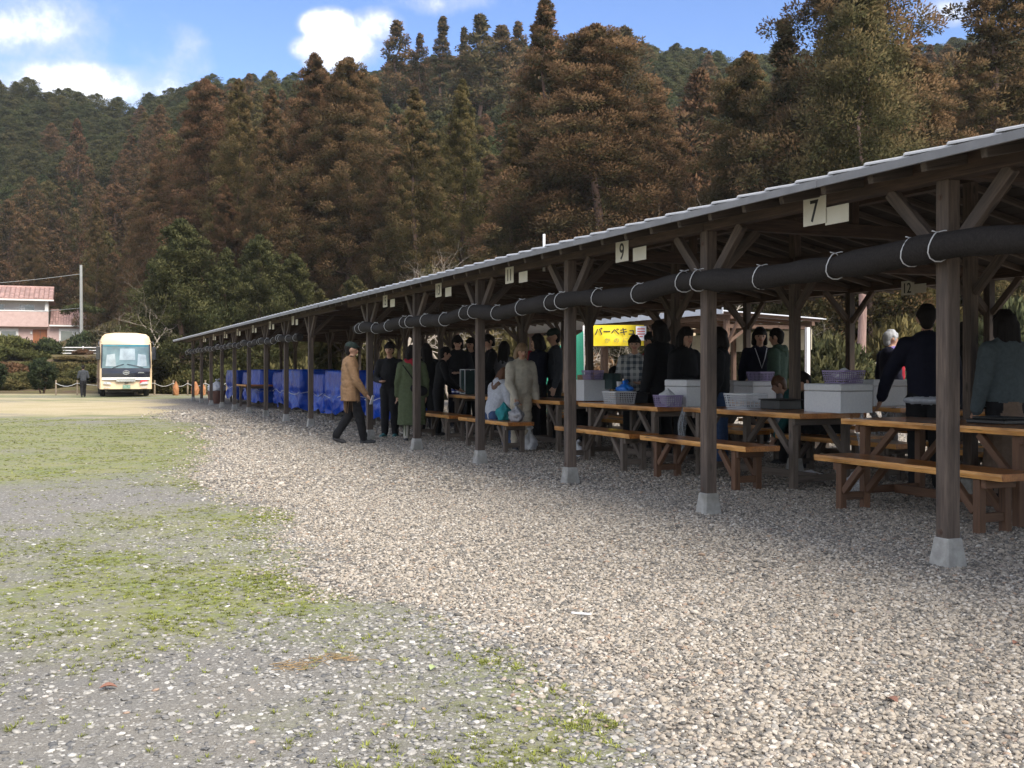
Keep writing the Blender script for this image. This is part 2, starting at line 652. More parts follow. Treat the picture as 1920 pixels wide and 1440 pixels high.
def ground_material():
    m = bpy.data.materials.new('yard_ground')
    m.use_nodes = True
    nt = m.node_tree
    N, L = nt.nodes, nt.links
    p = N['Principled BSDF']
    p.inputs['Roughness'].default_value = .95
    p.inputs['Specular IOR Level'].default_value = .2
    tc = N.new('ShaderNodeTexCoord')

    def attr(n):
        a = N.new('ShaderNodeAttribute')
        a.attribute_name = n
        return a.outputs['Fac']

    def noise(s, d=5, r=.6, vec=None):
        n = N.new('ShaderNodeTexNoise')
        n.inputs['Scale'].default_value = s
        n.inputs['Detail'].default_value = d
        n.inputs['Roughness'].default_value = r
        L.new(vec or tc.outputs['Object'], n.inputs['Vector'])
        return n.outputs['Fac']

    def mr(v, a, b, c=0., d=1.):
        n = N.new('ShaderNodeMapRange')
        L.new(v, n.inputs[0])
        for i, q in enumerate((a, b, c, d)):
            n.inputs[1 + i].default_value = q
        return n.outputs[0]

    def mx(f, a, b):
        n = N.new('ShaderNodeMix')
        n.data_type = 'RGBA'
        if isinstance(f, (int, float)):
            n.inputs['Factor'].default_value = f
        else:
            L.new(f, n.inputs['Factor'])
        for k, c in (('A', a), ('B', b)):
            if isinstance(c, tuple):
                n.inputs[k].default_value = (*c, 1)
            else:
                L.new(c, n.inputs[k])
        return n.outputs['Result']

    def mt(op, a, b):
        n = N.new('ShaderNodeMath')
        n.operation = op
        n.use_clamp = True
        for i, v in enumerate((a, b)):
            if isinstance(v, (int, float)):
                n.inputs[i].default_value = v
            else:
                L.new(v, n.inputs[i])
        return n.outputs[0]

    def ramp(v, stops):
        n = N.new('ShaderNodeValToRGB')
        e = n.color_ramp.elements
        while len(e) < len(stops):
            e.new(.5)
        for q, (t, c) in zip(e, stops):
            q.position = t
            q.color = (*c, 1)
        L.new(v, n.inputs[0])
        return n.outputs[0]

    # gravel: cells of beige, grey and white stone
    vo = N.new('ShaderNodeTexVoronoi')
    vo.inputs['Scale'].default_value = 22
    L.new(tc.outputs['Object'], vo.inputs['Vector'])
    sepc = N.new('ShaderNodeSeparateColor')
    L.new(vo.outputs['Color'], sepc.inputs[0])
    stone = ramp(sepc.outputs[0], [(0., (.10, .10, .105)), (.18, (.21, .19, .17)), (.4, (.31, .265, .215)), (.65, (.40, .35, .285)), (.86, (.47, .43, .375)), (1., (.58, .56, .52))])
    gap = mr(vo.outputs['Distance'], .25, .7, 1., .42)
    gm = N.new('ShaderNodeMix')
    gm.data_type = 'RGBA'
    gm.blend_type = 'MULTIPLY'
    gm.inputs['Factor'].default_value = 1
    L.new(stone, gm.inputs['A'])
    L.new(gap, gm.inputs['B'])
    grav = mx(mr(noise(.7), .35, .7, 0, .3), gm.outputs['Result'], (.26, .235, .205))
    # compacted grey grit
    grit = mx(mr(noise(34, 6, .75), .34, .66), (.13, .124, .112), (.24, .228, .205))
    grit = mx(mr(noise(3.2), .4, .65, 0, .6), grit, (.20, .178, .145))
    grit = mx(mr(noise(.55), .45, .62, 0, .45), grit, (.135, .13, .122))
    grit = mx(mr(noise(130, 4, .85), .47, .62, 0, .7), grit, (.31, .297, .27))
    grit = mx(mr(noise(95, 4, .85), .50, .64, 0, .7), grit, (.085, .08, .075))
    vo2 = N.new('ShaderNodeTexVoronoi')
    vo2.inputs['Scale'].default_value = 48
    L.new(tc.outputs['Object'], vo2.inputs['Vector'])
    sp2 = N.new('ShaderNodeSeparateColor')
    L.new(vo2.outputs['Color'], sp2.inputs[0])
    fleck = mt('MULTIPLY', mr(sp2.outputs[0], .62, .66), mr(vo2.outputs['Distance'], .5, .34))
    grit = mx(fleck, grit, ramp(sp2.outputs[1], [(0., (.12, .118, .115)), (.35, (.25, .24, .22)), (.7, (.36, .345, .315)), (1., (.54, .525, .49))]))
    # moss and short grass
    moss = mx(mr(noise(28, 6, .7), .36, .64), (.105, .145, .016), (.235, .265, .046))
    moss = mx(mr(noise(1.3, 4), .4, .64, 0, .6), moss, (.30, .275, .10))
    straw = mx(mr(noise(16, 6, .7), .35, .65), (.36, .29, .17), (.48, .41, .28))
    straw = mx(mr(noise(.5, 3), .45, .65, 0, .45), straw, (.30, .27, .12))
    mossf = mt('MULTIPLY', attr('moss'), mr(mt('ADD', mt('MULTIPLY', noise(11, 7, .72), .75), mt('MULTIPLY', noise(45, 4, .7), .3)), .40, .58))
    mossf = mt('MAXIMUM', mossf, mr(attr('moss'), .6, 1.3, 0, .35))
    mossf = mt('MULTIPLY', mossf, mr(noise(75, 4, .8), .36, .56, .35, 1.))
    base = mx(mossf, grit, moss)
    base = mx(mr(mt('MULTIPLY', attr('straw'), mr(noise(5, 6), .25, .6, .45, 1)), .08, .6), base, straw)
    base = mx(mr(mt('ADD', attr('gravel'), mr(noise(9, 6), .3, .7, -.18, .18)), .35, .65), base, grav)
    wild = mx(mr(noise(2.0, 7, .65), .38, .62), (.07, .07, .024), (.16, .125, .055))
    wild = mx(mr(noise(.6, 5), .45, .62), wild, (.11, .075, .045))
    base = mx(attr('wild'), base, wild)
    L.new(base, p.inputs['Base Color'])
    bp = N.new('ShaderNodeBump')
    bp.inputs['Strength'].default_value = .7
    bp.inputs['Distance'].default_value = .02
    hgt = mt('ADD', mt('MULTIPLY', mr(vo.outputs['Distance'], .1, .7, .8, 0.), attr('gravel')), mt('MULTIPLY', noise(60, 5, .7), .5))
    L.new(hgt, bp.inputs['Height'])
    L.new(bp.outputs[0], p.inputs['Normal'])
    return m


M['ground'] = ground_material()
xs = np.concatenate([np.linspace(-420, -40, 32)[:-1], np.linspace(-40, -14, 53)[:-1], np.linspace(-14, 12, 210)[:-1], np.linspace(12, 60, 50)[:-1], np.linspace(60, 420, 32)])
ys = np.concatenate([np.linspace(-60, 1, 20)[:-1], np.linspace(1, 16, 130)[:-1], np.linspace(16, 50, 130)[:-1], np.linspace(50, 90, 60)[:-1], np.linspace(90, 340, 60)[:-1], np.linspace(340, 1500, 8)])
ground = link('ground', grid_mesh('ground', xs, ys, M['ground']))
tag(ground, 'gravel yard with mossy grass running up to the wooded hill', None, None, 'structure')


# ------------------------------------------------------------------ scattered ground cover (points that carry stones and tufts)
proto_col = bpy.data.collections.new('scatter_sources')     # never linked: only sources for the scatter


def stone_proto(i, flat):
    rs = random.Random(100 + i)
    bm = bmesh.new()
    bmesh.ops.create_icosphere(bm, subdivisions=2 if i < 4 else 1, radius=.5)
    off = Vector((rs.random() * 50, rs.random() * 50, rs.random() * 50))
    sx, sy, sz = 1., .62 + .3 * rs.random(), flat * (.45 + .3 * rs.random())
    for v in bm.verts:
        n = mnoise.noise(v.co * 2.2 + off) * .28 + mnoise.noise(v.co * 5 + off) * .10
        v.co = v.co * (1 + n)
        v.co.x *= sx
        v.co.y *= sy
        v.co.z *= sz
        if v.co.z < -.18:
            v.co.z = -.18
    me = bpy.data.meshes.new('stone_%d' % i)
    bm.to_mesh(me)
    bm.free()
    me.polygons.foreach_set('use_smooth', [i % 3 != 0] * len(me.polygons))
    return me


def stone_material(name, stops, rough=.75):
    m = bpy.data.materials.new(name)
    m.use_nodes = True
    nt = m.node_tree
    N, L = nt.nodes, nt.links
    p = N['Principled BSDF']
    p.inputs['Roughness'].default_value = rough
    p.inputs['Specular IOR Level'].default_value = .35
    oi = N.new('ShaderNodeObjectInfo')
    n = N.new('ShaderNodeValToRGB')
    e = n.color_ramp.elements
    while len(e) < len(stops):
        e.new(.5)
    for q, (t, c) in zip(e, stops):
        q.position = t
        q.color = (*c, 1)
    L.new(oi.outputs['Random'], n.inputs[0])
    tc = N.new('ShaderNodeTexCoord')
    nz = N.new('ShaderNodeTexNoise')
    nz.inputs['Scale'].default_value = 3.5
    nz.inputs['Detail'].default_value = 6
    L.new(tc.outputs['Object'], nz.inputs['Vector'])
    mr_ = N.new('ShaderNodeMapRange')
    mr_.inputs[1].default_value = .3
    mr_.inputs[2].default_value = .7
    mr_.inputs[3].default_value = .72
    mr_.inputs[4].default_value = 1.2
    L.new(nz.outputs['Fac'], mr_.inputs[0])
    mx = N.new('ShaderNodeMix')
    mx.data_type = 'RGBA'
    mx.blend_type = 'MULTIPLY'
    mx.inputs['Factor'].default_value = 1
    L.new(n.outputs[0], mx.inputs['A'])
    L.new(mr_.outputs[0], mx.inputs['B'])
    L.new(mx.outputs['Result'], p.inputs['Base Color'])
    return m


M['stone_warm'] = stone_material('beige_gravel_stone', [(0.0, (0.108, 0.101, 0.09)), (0.09, (0.152, 0.142, 0.127)), (0.19, (0.197, 0.183, 0.16)), (0.26, (0.174, 0.157, 0.134)), (0.35, (0.305, 0.266, 0.218)), (0.48, (0.366, 0.321, 0.263)), (0.58, (0.285, 0.25, 0.204)), (0.68, (0.409, 0.363, 0.3)), (0.77, (0.343, 0.294, 0.235)), (0.86, (0.461, 0.419, 0.36)), (0.925, (0.521, 0.484, 0.426)), (0.955, (0.264, 0.246, 0.222)), (0.98, (0.284, 0.203, 0.153)), (1.0, (0.358, 0.27, 0.191))])
M['stone_grey'] = stone_material('grey_flat_pebble', [
    (.0, (.10, .10, .10)), (.2, (.165, .16, .152)), (.45, (.235, .225, .207)), (.68, (.31, .297, .27)), (.88, (.37, .355, .325)), (.96, (.46, .445, .41)), (.985, (.58, .565, .53)), (1., (.32, .22, .16))])

stone_meshes = []
for i in range(8):
    me = stone_proto(i, 1.0 if i % 2 else .72)
    me.materials.append(M['stone_warm'])
    stone_meshes.append(me)
flat_meshes = []
for i in range(5):
    me = stone_proto(20 + i, .5)
    me.materials.append(M['stone_grey'])
    flat_meshes.append(me)


def tuft_proto(i, nb, h):
    rs = random.Random(500 + i)
    mb = MB()
    for k in range(nb):
        a = rs.random() * 6.283
        r0 = rs.random() * .35
        b = Vector((math.cos(a) * r0, math.sin(a) * r0, 0))
        lean = Vector((math.cos(a + rs.uniform(-.8, .8)), math.sin(a + rs.uniform(-.8, .8)), 0)) * rs.uniform(.15, .8)
        hh = h * rs.uniform(.5, 1.2)
        side = Vector((-lean.y, lean.x, 0)).normalized() * rs.uniform(.03, .055)
        m_ = b + lean * .45 + Vector((0, 0, hh * .65))
        t = b + lean + Vector((0, 0, hh))
        mb.add([b - side, b + side, m_ + side * .8, m_ - side * .8, t], [(0, 1, 2, 3), (3, 2, 4)])
    return mb


def grass_material():
    m = pm('short_grass', (.135, .165, .028), (.24, .245, .066), scale=3, rough=.85, rand=.4, spec=.1)
    nt = m.node_tree
    p = nt.nodes['Principled BSDF']
    p.inputs['Subsurface Weight'].default_value = 0
    return m


M['grass'] = grass_material()
M['strawgrass'] = pm('dry_grass', (.42, .33, .17), (.30, .22, .10), rough=.8, rand=.25)
tuft_meshes = [tuft_proto(i, 14, .8).mesh('tuft', M['grass'], fix=False) for i in range(4)]


def scatter(name, pts, rot, scl, idx, meshes, label, seed=0):
    """one stuff object: a point mesh whose geometry nodes set a stone or a tuft on every point"""
    me = bpy.data.meshes.new(name)
    me.vertices.add(len(pts))
    me.vertices.foreach_set('co', np.asarray(pts, np.float32).ravel())
    for an, ty, dat in (('srot', 'FLOAT_VECTOR', rot), ('sscl', 'FLOAT_VECTOR', scl)):
        a = me.attributes.new(an, ty, 'POINT')
        a.data.foreach_set('vector', np.asarray(dat, np.float32).ravel())
    a = me.attributes.new('sidx', 'INT', 'POINT')
    a.data.foreach_set('value', np.asarray(idx, np.int32))
    o = link(name, me)
    c = bpy.data.collections.new(name + '_sources')
    for k, ms in enumerate(meshes):
        po = bpy.data.objects.new('%s_source_%02d' % (name, k), ms)
        c.objects.link(po)
    ng = bpy.data.node_groups.new(name, 'GeometryNodeTree')
    ng.interface.new_socket('Geometry', in_out='INPUT', socket_type='NodeSocketGeometry')
    ng.interface.new_socket('Geometry', in_out='OUTPUT', socket_type='NodeSocketGeometry')
    gi = ng.nodes.new('NodeGroupInput')
    go = ng.nodes.new('NodeGroupOutput')
    ip = ng.nodes.new('GeometryNodeInstanceOnPoints')
    ci = ng.nodes.new('GeometryNodeCollectionInfo')
    ci.inputs['Collection'].default_value = c
    ci.inputs['Separate Children'].default_value = True
    ci.inputs['Reset Children'].default_value = True
    ip.inputs['Pick Instance'].default_value = True

    def na(nm, t):
        n = ng.nodes.new('GeometryNodeInputNamedAttribute')
        n.data_type = t
        n.inputs['Name'].default_value = nm
        return n.outputs['Attribute']
    ng.links.new(gi.outputs[0], ip.inputs['Points'])
    ng.links.new(ci.outputs[0], ip.inputs['Instance'])
    ng.links.new(na('sidx', 'INT'), ip.inputs['Instance Index'])
    er = ng.nodes.new('FunctionNodeEulerToRotation')
    ng.links.new(na('srot', 'FLOAT_VECTOR'), er.inputs[0])
    ng.links.new(er.outputs[0], ip.inputs['Rotation'])
    ng.links.new(na('sscl', 'FLOAT_VECTOR'), ip.inputs['Scale'])
    ng.links.new(ip.outputs[0], go.inputs[0])
    md = o.modifiers.new('scatter', 'NODES')
    md.node_group = ng
    tag(o, label, None, None, 'stuff')
    return o


def ground_z(X, Y):
    return hill_z(X, Y) + np.where(Y < 58, fbm(X, Y, .8, 12) * .018 + gravel_mask(X, Y) * .02, 0)


def wedge(rs, n, ya, yb, over=1.12):
    """n random points on the ground inside the camera's wedge, between distances ya and yb"""
    Y = np.sqrt(rs.rand(n) * (yb ** 2 - ya ** 2) + ya ** 2)
    X = (rs.rand(n) * 2 - 1) * .485 * over * Y
    return X, Y


def scatter_gravel():
    rs = np.random.RandomState(5)
    P, Rr, S, I = [], [], [], []
    for ya, yb, n, s0, s1 in ((2.6, 6.2, 100000, .009, .031), (6.2, 11, 125000, .013, .032), (11, 20, 110000, .020, .043), (20, 34, 45000, .04, .075)):
        X, Y = wedge(rs, n, ya, yb)
        g = gravel_mask(X, Y)
        keep = rs.rand(n) < g ** 1.5
        X, Y = X[keep], Y[keep]
        k = len(X)
        s = s0 + (s1 - s0) * rs.rand(k) ** 2.0
        big = rs.rand(k) < .012
        s = np.where(big, s * 1.7, s)
        z = ground_z(X, Y) + s * .10
        P.append(np.stack([X, Y, z], 1))
        Rr.append(np.stack([rs.randn(k) * .35, rs.randn(k) * .35, rs.rand(k) * 6.283], 1))
        S.append(np.stack([s, s * (.8 + .4 * rs.rand(k)), s], 1))
        I.append(rs.randint(0, 8, k))
    scatter('gravel', np.concatenate(P), np.concatenate(Rr), np.concatenate(S), np.concatenate(I), stone_meshes,
            'beige and grey river gravel spread under and beside the shelters')


def scatter_pebbles():
    rs = np.random.RandomState(8)
    P, Rr, S, I = [], [], [], []
    for ya, yb, n, s0, s1 in ((2.6, 5.5, 230000, .004, .040), (5.5, 9, 130000, .008, .042), (9, 18, 24000, .018, .055)):
        X, Y = wedge(rs, n, ya, yb)
        g = gravel_mask(X, Y)
        mo = moss_mask(X, Y)
        edge = np.exp(-((np.interp(Y, BY, BX) - X) / .9) ** 2)
        keep = (g < .8) & (rs.rand(n) < (.15 + .6 * edge) * (1 - .75 * mo))
        X, Y = X[keep], Y[keep]
        k = len(X)
        s = s0 + (s1 - s0) * rs.rand(k) ** 6.5
        z = ground_z(X, Y) + s * .05
        P.append(np.stack([X, Y, z], 1))
        Rr.append(np.stack([rs.randn(k) * .15, rs.randn(k) * .15, rs.rand(k) * 6.283], 1))
        S.append(np.stack([s, s, s], 1))
        I.append(rs.randint(0, 5, k))
    scatter('pebbles', np.concatenate(P), np.concatenate(Rr), np.concatenate(S), np.concatenate(I), flat_meshes,
            'flat grey pebbles pressed into the bare yard')


def scatter_tufts():
    rs = np.random.RandomState(9)
    P, Rr, S, I = [], [], [], []
    for ya, yb, n, s0, s1 in ((2.6, 6, 30000, .014, .034), (6, 12, 90000, .016, .034), (12, 28, 110000, .024, .045)):
        X, Y = wedge(rs, n, ya, yb)
        g = gravel_mask(X, Y)
        mo = moss_mask(X, Y)
        cl = np.clip(fbm(X, Y, 3.2, 21) * 1.6 + .1, 0, 1) * .5 + np.clip(fbm(X, Y, 7., 22) * 2 - .25, 0, 1)
        edge = np.exp(-((np.interp(Y, BY, BX) - X - .2) / .5) ** 2)
        keep = (g < .55) & (rs.rand(n) < np.clip(mo * .8 + .10 + edge * .25, 0, 1) * np.clip(cl + .1, 0, 1))
        X, Y = X[keep], Y[keep]
        k = len(X)
        s = s0 + (s1 - s0) * rs.rand(k) ** 1.6
        P.append(np.stack([X, Y, ground_z(X, Y)], 1))
        Rr.append(np.stack([rs.randn(k) * .1, rs.randn(k) * .1, rs.rand(k) * 6.283], 1))
        S.append(np.stack([s * 1.3, s * 1.3, s * np.interp(Y, [4, 7, 12], [.62, .42, .32])], 1))
        I.append(rs.randint(0, 4, k))
    scatter('grass', np.concatenate(P), np.concatenate(Rr), np.concatenate(S), np.concatenate(I), tuft_meshes,
            'short green grass tufts on the mossy yard')


scatter_gravel()
scatter_pebbles()
scatter_tufts()

# ------------------------------------------------------------------ trees
def foliage_material():
    """sprigs: each tree's own rust amount and tone come from its object, tip colour from the sprig"""
    m = bpy.data.materials.new('conifer_foliage')
    m.use_nodes = True
    nt = m.node_tree
    N, L = nt.nodes, nt.links
    N.remove(N['Principled BSDF'])

    def attr(n, t='GEOMETRY'):
        a = N.new('ShaderNodeAttribute')
        a.attribute_name = n
        a.attribute_type = t
        return a

    def mx(f, a, b, blend='MIX'):
        n = N.new('ShaderNodeMix')
        n.data_type = 'RGBA'
        n.blend_type = blend
        if isinstance(f, (int, float)):
            n.inputs['Factor'].default_value = f
        else:
            L.new(f, n.inputs['Factor'])
        for k, c in (('A', a), ('B', b)):
            if isinstance(c, tuple):
                n.inputs[k].default_value = (*c, 1)
            else:
                L.new(c, n.inputs[k])
        return n.outputs['Result']

    def mt(op, a, b, c=True):
        n = N.new('ShaderNodeMath')
        n.operation = op
        n.use_clamp = c
        for i, v in enumerate((a, b)):
            if isinstance(v, (int, float)):
                n.inputs[i].default_value = v
            else:
                L.new(v, n.inputs[i])
        return n.outputs[0]

    tint = attr('tint').outputs['Fac']      # random per sprig
    tip = attr('tip').outputs['Fac']        # outer sprigs carry the rust coloured cones
    rust = attr('rust', 'INSTANCER').outputs['Fac']
    tone = attr('tone', 'INSTANCER').outputs['Fac']
    green = mx(tint, (.062, .094, .054), (.155, .195, .098))
    green = mx(tone, green, mx(tint, (.120, .140, .050), (.30, .295, .115)))
    red = mx(tint, (.185, .104, .068), (.41, .235, .135))
    red = mx(tone, red, mx(tint, (.185, .146, .066), (.40, .315, .140)))
    f = mt('MULTIPLY', rust, mt('ADD', .35, mt('MULTIPLY', tip, .9, False), False))
    c = mx(f, green, red)
    dif = N.new('ShaderNodeBsdfDiffuse')
    L.new(c, dif.inputs[0])
    tr = N.new('ShaderNodeBsdfTranslucent')
    L.new(c, tr.inputs[0])
    ms = N.new('ShaderNodeMixShader')
    ms.inputs[0].default_value = .5
    L.new(dif.outputs[0], ms.inputs[1])
    L.new(tr.outputs[0], ms.inputs[2])
    L.new(ms.outputs[0], N['Material Output'].inputs[0])
    return m


M['foliage'] = foliage_material()
M['bark'] = pm('cedar_bark', (.17, .105, .08), (.075, .05, .04), scale=26, rough=.95, stretch=(1, 1, .08), bump=.8, bdist=.03, rand=.15)
M['bark_pale'] = pm('pale_cedar_bark', (.33, .22, .19), (.20, .125, .105), scale=30, rough=.95, stretch=(1, 1, .06), bump=.9, bdist=.03)
M['twig'] = pm('bare_twig', (.46, .40, .33), (.32, .27, .22), scale=10, rough=.9, rand=.2)


def sprig_mesh(name, C, O, RC, ns, rs, ln=(.25, .55), wd=(.09, .17), flat=.8, droop=0., mat=None, tintb=None, inner=1.0):
    """C clump centres, O unit outward vectors, RC radii; ns sprigs per clump"""
    n = len(C) * ns
    ci = np.repeat(np.arange(len(C)), ns)
    g = rs.randn(n, 3)
    g /= np.linalg.norm(g, axis=1, keepdims=True) + 1e-9
    rad = rs.rand(n) ** .36
    off = g * rad[:, None] * RC[ci][:, None]
    off[:, 2] *= flat
    pos = C[ci] + off
    up = np.zeros((n, 3))
    up[:, 2] = 1
    d = g * 1.0 + O[ci] * .25 + up * (.28 - droop) + rs.randn(n, 3) * .5
    d /= np.linalg.norm(d, axis=1, keepdims=True)
    s = np.cross(d, rs.randn(n, 3))
    s /= np.linalg.norm(s, axis=1, keepdims=True) + 1e-9
    l_ = (ln[0] + (ln[1] - ln[0]) * rs.rand(n))[:, None]
    w_ = (wd[0] + (wd[1] - wd[0]) * rs.rand(n))[:, None]
    mid = pos + d * l_ * .45
    v = np.stack([pos - d * l_ * .1, mid + s * w_ * .5, pos + d * l_, mid - s * w_ * .5], 1).reshape(-1, 3)
    f = np.arange(n * 4).reshape(-1, 4)
    sn = g * 1.0 + O[ci] * .45 + up * .35 + rs.randn(n, 3) * .22
    sn /= np.linalg.norm(sn, axis=1, keepdims=True)
    flip = (np.cross(s, d) * sn).sum(1) > 0
    f[flip] = f[flip][:, ::-1]
    me = mesh_np(name, v, f, mat or M['foliage'], True)
    me.normals_split_custom_set_from_vertices(np.repeat(sn, 4, axis=0).tolist())
    ct = rs.rand(len(C)) if tintb is None else tintb
    tint = np.clip((ct[ci] ** 1.2) * .70 + rs.rand(n) * .30 - .02, 0, 1)
    outw = np.clip((g * (O[ci] * .7 + up * .7)).sum(1) * rad * .8 + .45, 0, 1)
    tip = np.clip(outw * (.55 + .9 * ct[ci]), 0, 1)
    for an, dat in (('tint', tint), ('tip', tip)):
        a = me.attributes.new(an, 'FLOAT', 'FACE')
        a.data.foreach_set('value', dat.astype(np.float32))
    return me


def cedar_mesh(seed, H=20., Rm=3.2, nb=170, ns=60, t0=.10, prof=.8, rc=(.45, .95), ln=(.25, .6), wd=(.09, .18), name='crown', flat=.8, droop=0., lean=0., gaps=.12):
    rs = np.random.RandomState(seed)
    C, O, RC = [], [], []
    k1, k2 = rs.rand() * 6.28, rs.rand() * 6.28
    for i in range(nb):
        t = t0 + (1 - t0) * ((i + .5) / nb) ** .92
        a = i * 2.39996 + rs.randn() * .35
        q_ = 1 - (t - t0) / (1 - t0)
        shape = min(q_ ** prof, 2.6 * q_ + .02)
        low = min(1., (t - t0) / .12 + .45)
        r = Rm * shape * low * (.80 + .20 * math.sin(3 * a + k1 + t * 9) + .16 * math.sin(2 * a + k2 - t * 14) + .24 * rs.randn())
        r = max(r, .08)
        if rs.rand() < gaps:
            continue
        z = H * t
        o = np.array([math.cos(a), math.sin(a), 0.])
        rcl = (rc[0] + (rc[1] - rc[0]) * rs.rand()) * (.28 + .72 * min(1., shape * 1.5) ** .7)
        sweep = (.10 + .12 * rs.rand() - droop) * r
        C.append(o * r + np.array([0, 0, z + sweep]))
        O.append(o)
        RC.append(rcl)
        if r > 1.1:
            C.append(o * r * .62 + np.array([rs.randn() * .2, rs.randn() * .2, z + rs.randn() * .25]))
            O.append(o)
            RC.append(rcl * 1.1)
    # leader
    for q in range(5):
        C.append(np.array([rs.randn() * .05, rs.randn() * .05, H * (1 - .016 * q)]))
        O.append(np.array([0, 0, 1.]))
        RC.append(.10 + .055 * q)
    C, O, RC = np.array(C), np.array(O), np.array(RC)
    return sprig_mesh(name, C, O, RC, ns, rs, ln, wd, flat, droop, None)


def trunk_mesh(H, r, seed, mat, limbs=14, Rm=2.4, t0=.15):
    rs = random.Random(seed)
    mb = MB()
    pts = [(rs.uniform(-.05, .05) * k, rs.uniform(-.05, .05) * k, H * k / 8) for k in range(9)]
    mb.tube(pts, [r * (1.25 if k == 0 else 1) * (1 - k / 8.4) for k in range(9)], 8)
    for i in range(limbs):
        t = t0 + (.92 - t0) * i / limbs
        a = i * 2.4 + rs.uniform(-.3, .3)
        L_ = Rm * (1 - t) ** .8 * rs.uniform(.6, .95)
        b = Vector((0, 0, H * t))
        e = b + Vector((math.cos(a) * L_, math.sin(a) * L_, L_ * rs.uniform(-.05, .25)))
        mb.tube([b, (b + e) / 2 - Vector((0, 0, .06 * L_)), e], [r * .28 * (1 - t), r * .18 * (1 - t), .012], 4, cap=False)
    return mb.mesh('trunk', mat, smooth=True, fix=False)


SM = dict(ln=(.16, .36), wd=(.075, .15))
FN = dict(ln=(.10, .24), wd=(.04, .085))
XF = dict(ln=(.085, .20), wd=(.045, .09))
CROWNS = {
    'cedar': [cedar_mesh(11, 14, 3.5, 150, 64, prof=.72, rc=(.45, .85), **SM), cedar_mesh(12, 14, 3.1, 140, 64, prof=.8, rc=(.42, .8), **SM), cedar_mesh(13, 14, 3.8, 150, 64, prof=.68, rc=(.45, .9), **SM),
              cedar_mesh(14, 14, 2.9, 130, 60, prof=.9, gaps=.2, rc=(.35, .65), **SM)],
    'hinoki': [cedar_mesh(21, 11, 3.4, 120, 76, prof=.5, droop=.12, flat=.6, rc=(.5, .9), **SM), cedar_mesh(22, 11, 3.0, 110, 76, prof=.55, droop=.15, flat=.6, rc=(.45, .85), **SM),
               cedar_mesh(23, 11, 3.8, 130, 76, prof=.45, droop=.1, flat=.65, rc=(.5, 1.0), **SM)],
    'big': [cedar_mesh(31, 22, 5.2, 340, 250, prof=.60, rc=(.46, .95), gaps=.14, flat=.75, **XF),
            cedar_mesh(32, 22, 4.8, 320, 250, prof=.68, rc=(.44, .9), gaps=.18, flat=.75, **XF),
            cedar_mesh(33, 22, 4.3, 290, 230, prof=.85, rc=(.36, .8), gaps=.22, flat=.75, **XF)],
    'broad': [cedar_mesh(41, 10, 3.6, 300, 120, t0=.02, prof=.62, rc=(.35, .7), droop=.10, flat=.6, **FN),
              cedar_mesh(42, 10, 3.2, 270, 120, t0=.02, prof=.7, rc=(.35, .7), droop=.10, flat=.6, **FN)],
    'thin': [cedar_mesh(51, 18, 1.8, 110, 200, prof=.9, gaps=.3, rc=(.28, .55), **XF)],
}
TRUNKS = {
    'cedar': trunk_mesh(13, .24, 1, M['bark']), 'hinoki': trunk_mesh(10, .2, 2, M['bark']), 'big': trunk_mesh(21, .36, 3, M['bark'], 26, 3.4),
    'broad': trunk_mesh(9, .26, 4, M['bark'], 16, 2.8, .1), 'thin': trunk_mesh(17.5, .18, 5, M['bark'], 20, 1.4),
}
BASE_H = {'cedar': 14., 'hinoki': 11., 'big': 22., 'broad': 10., 'thin': 18.}
rt = random.Random(77)


def tree(kind, X, Y, H, rust, tone, label, group=None, wid=1.0, name=None, var=None, z=None):
    z = float(hill_z(X, Y)) - .15 if z is None else z
    nm = name or {'cedar': 'cedar_tree', 'hinoki': 'cypress_tree', 'big': 'cedar_tree', 'broad': 'cypress_tree', 'thin': 'cedar_tree'}[kind]
    e = empty(nm, (X, Y, z), rt.uniform(0, 6.28), label, 'tree', group)
    s = H / BASE_H[kind]
    e.scale = (s * wid, s * wid, s)
    c = link('crown', rt.choice(CROWNS[kind]) if var is None else CROWNS[kind][var], e)
    c['rust'] = float(rust)
    c['tone'] = float(tone)
    link('trunk', TRUNKS[kind], e)
    return e


def tree_px(kind, px, top, Y, rust, tone, label, group=None, **k):
    X = (px - 960) / F_PX * Y
    z = float(hill_z(X, Y)) - .15
    return tree(kind, X, Y, zpx(top, Y) - z, rust, tone, label, group, **k)


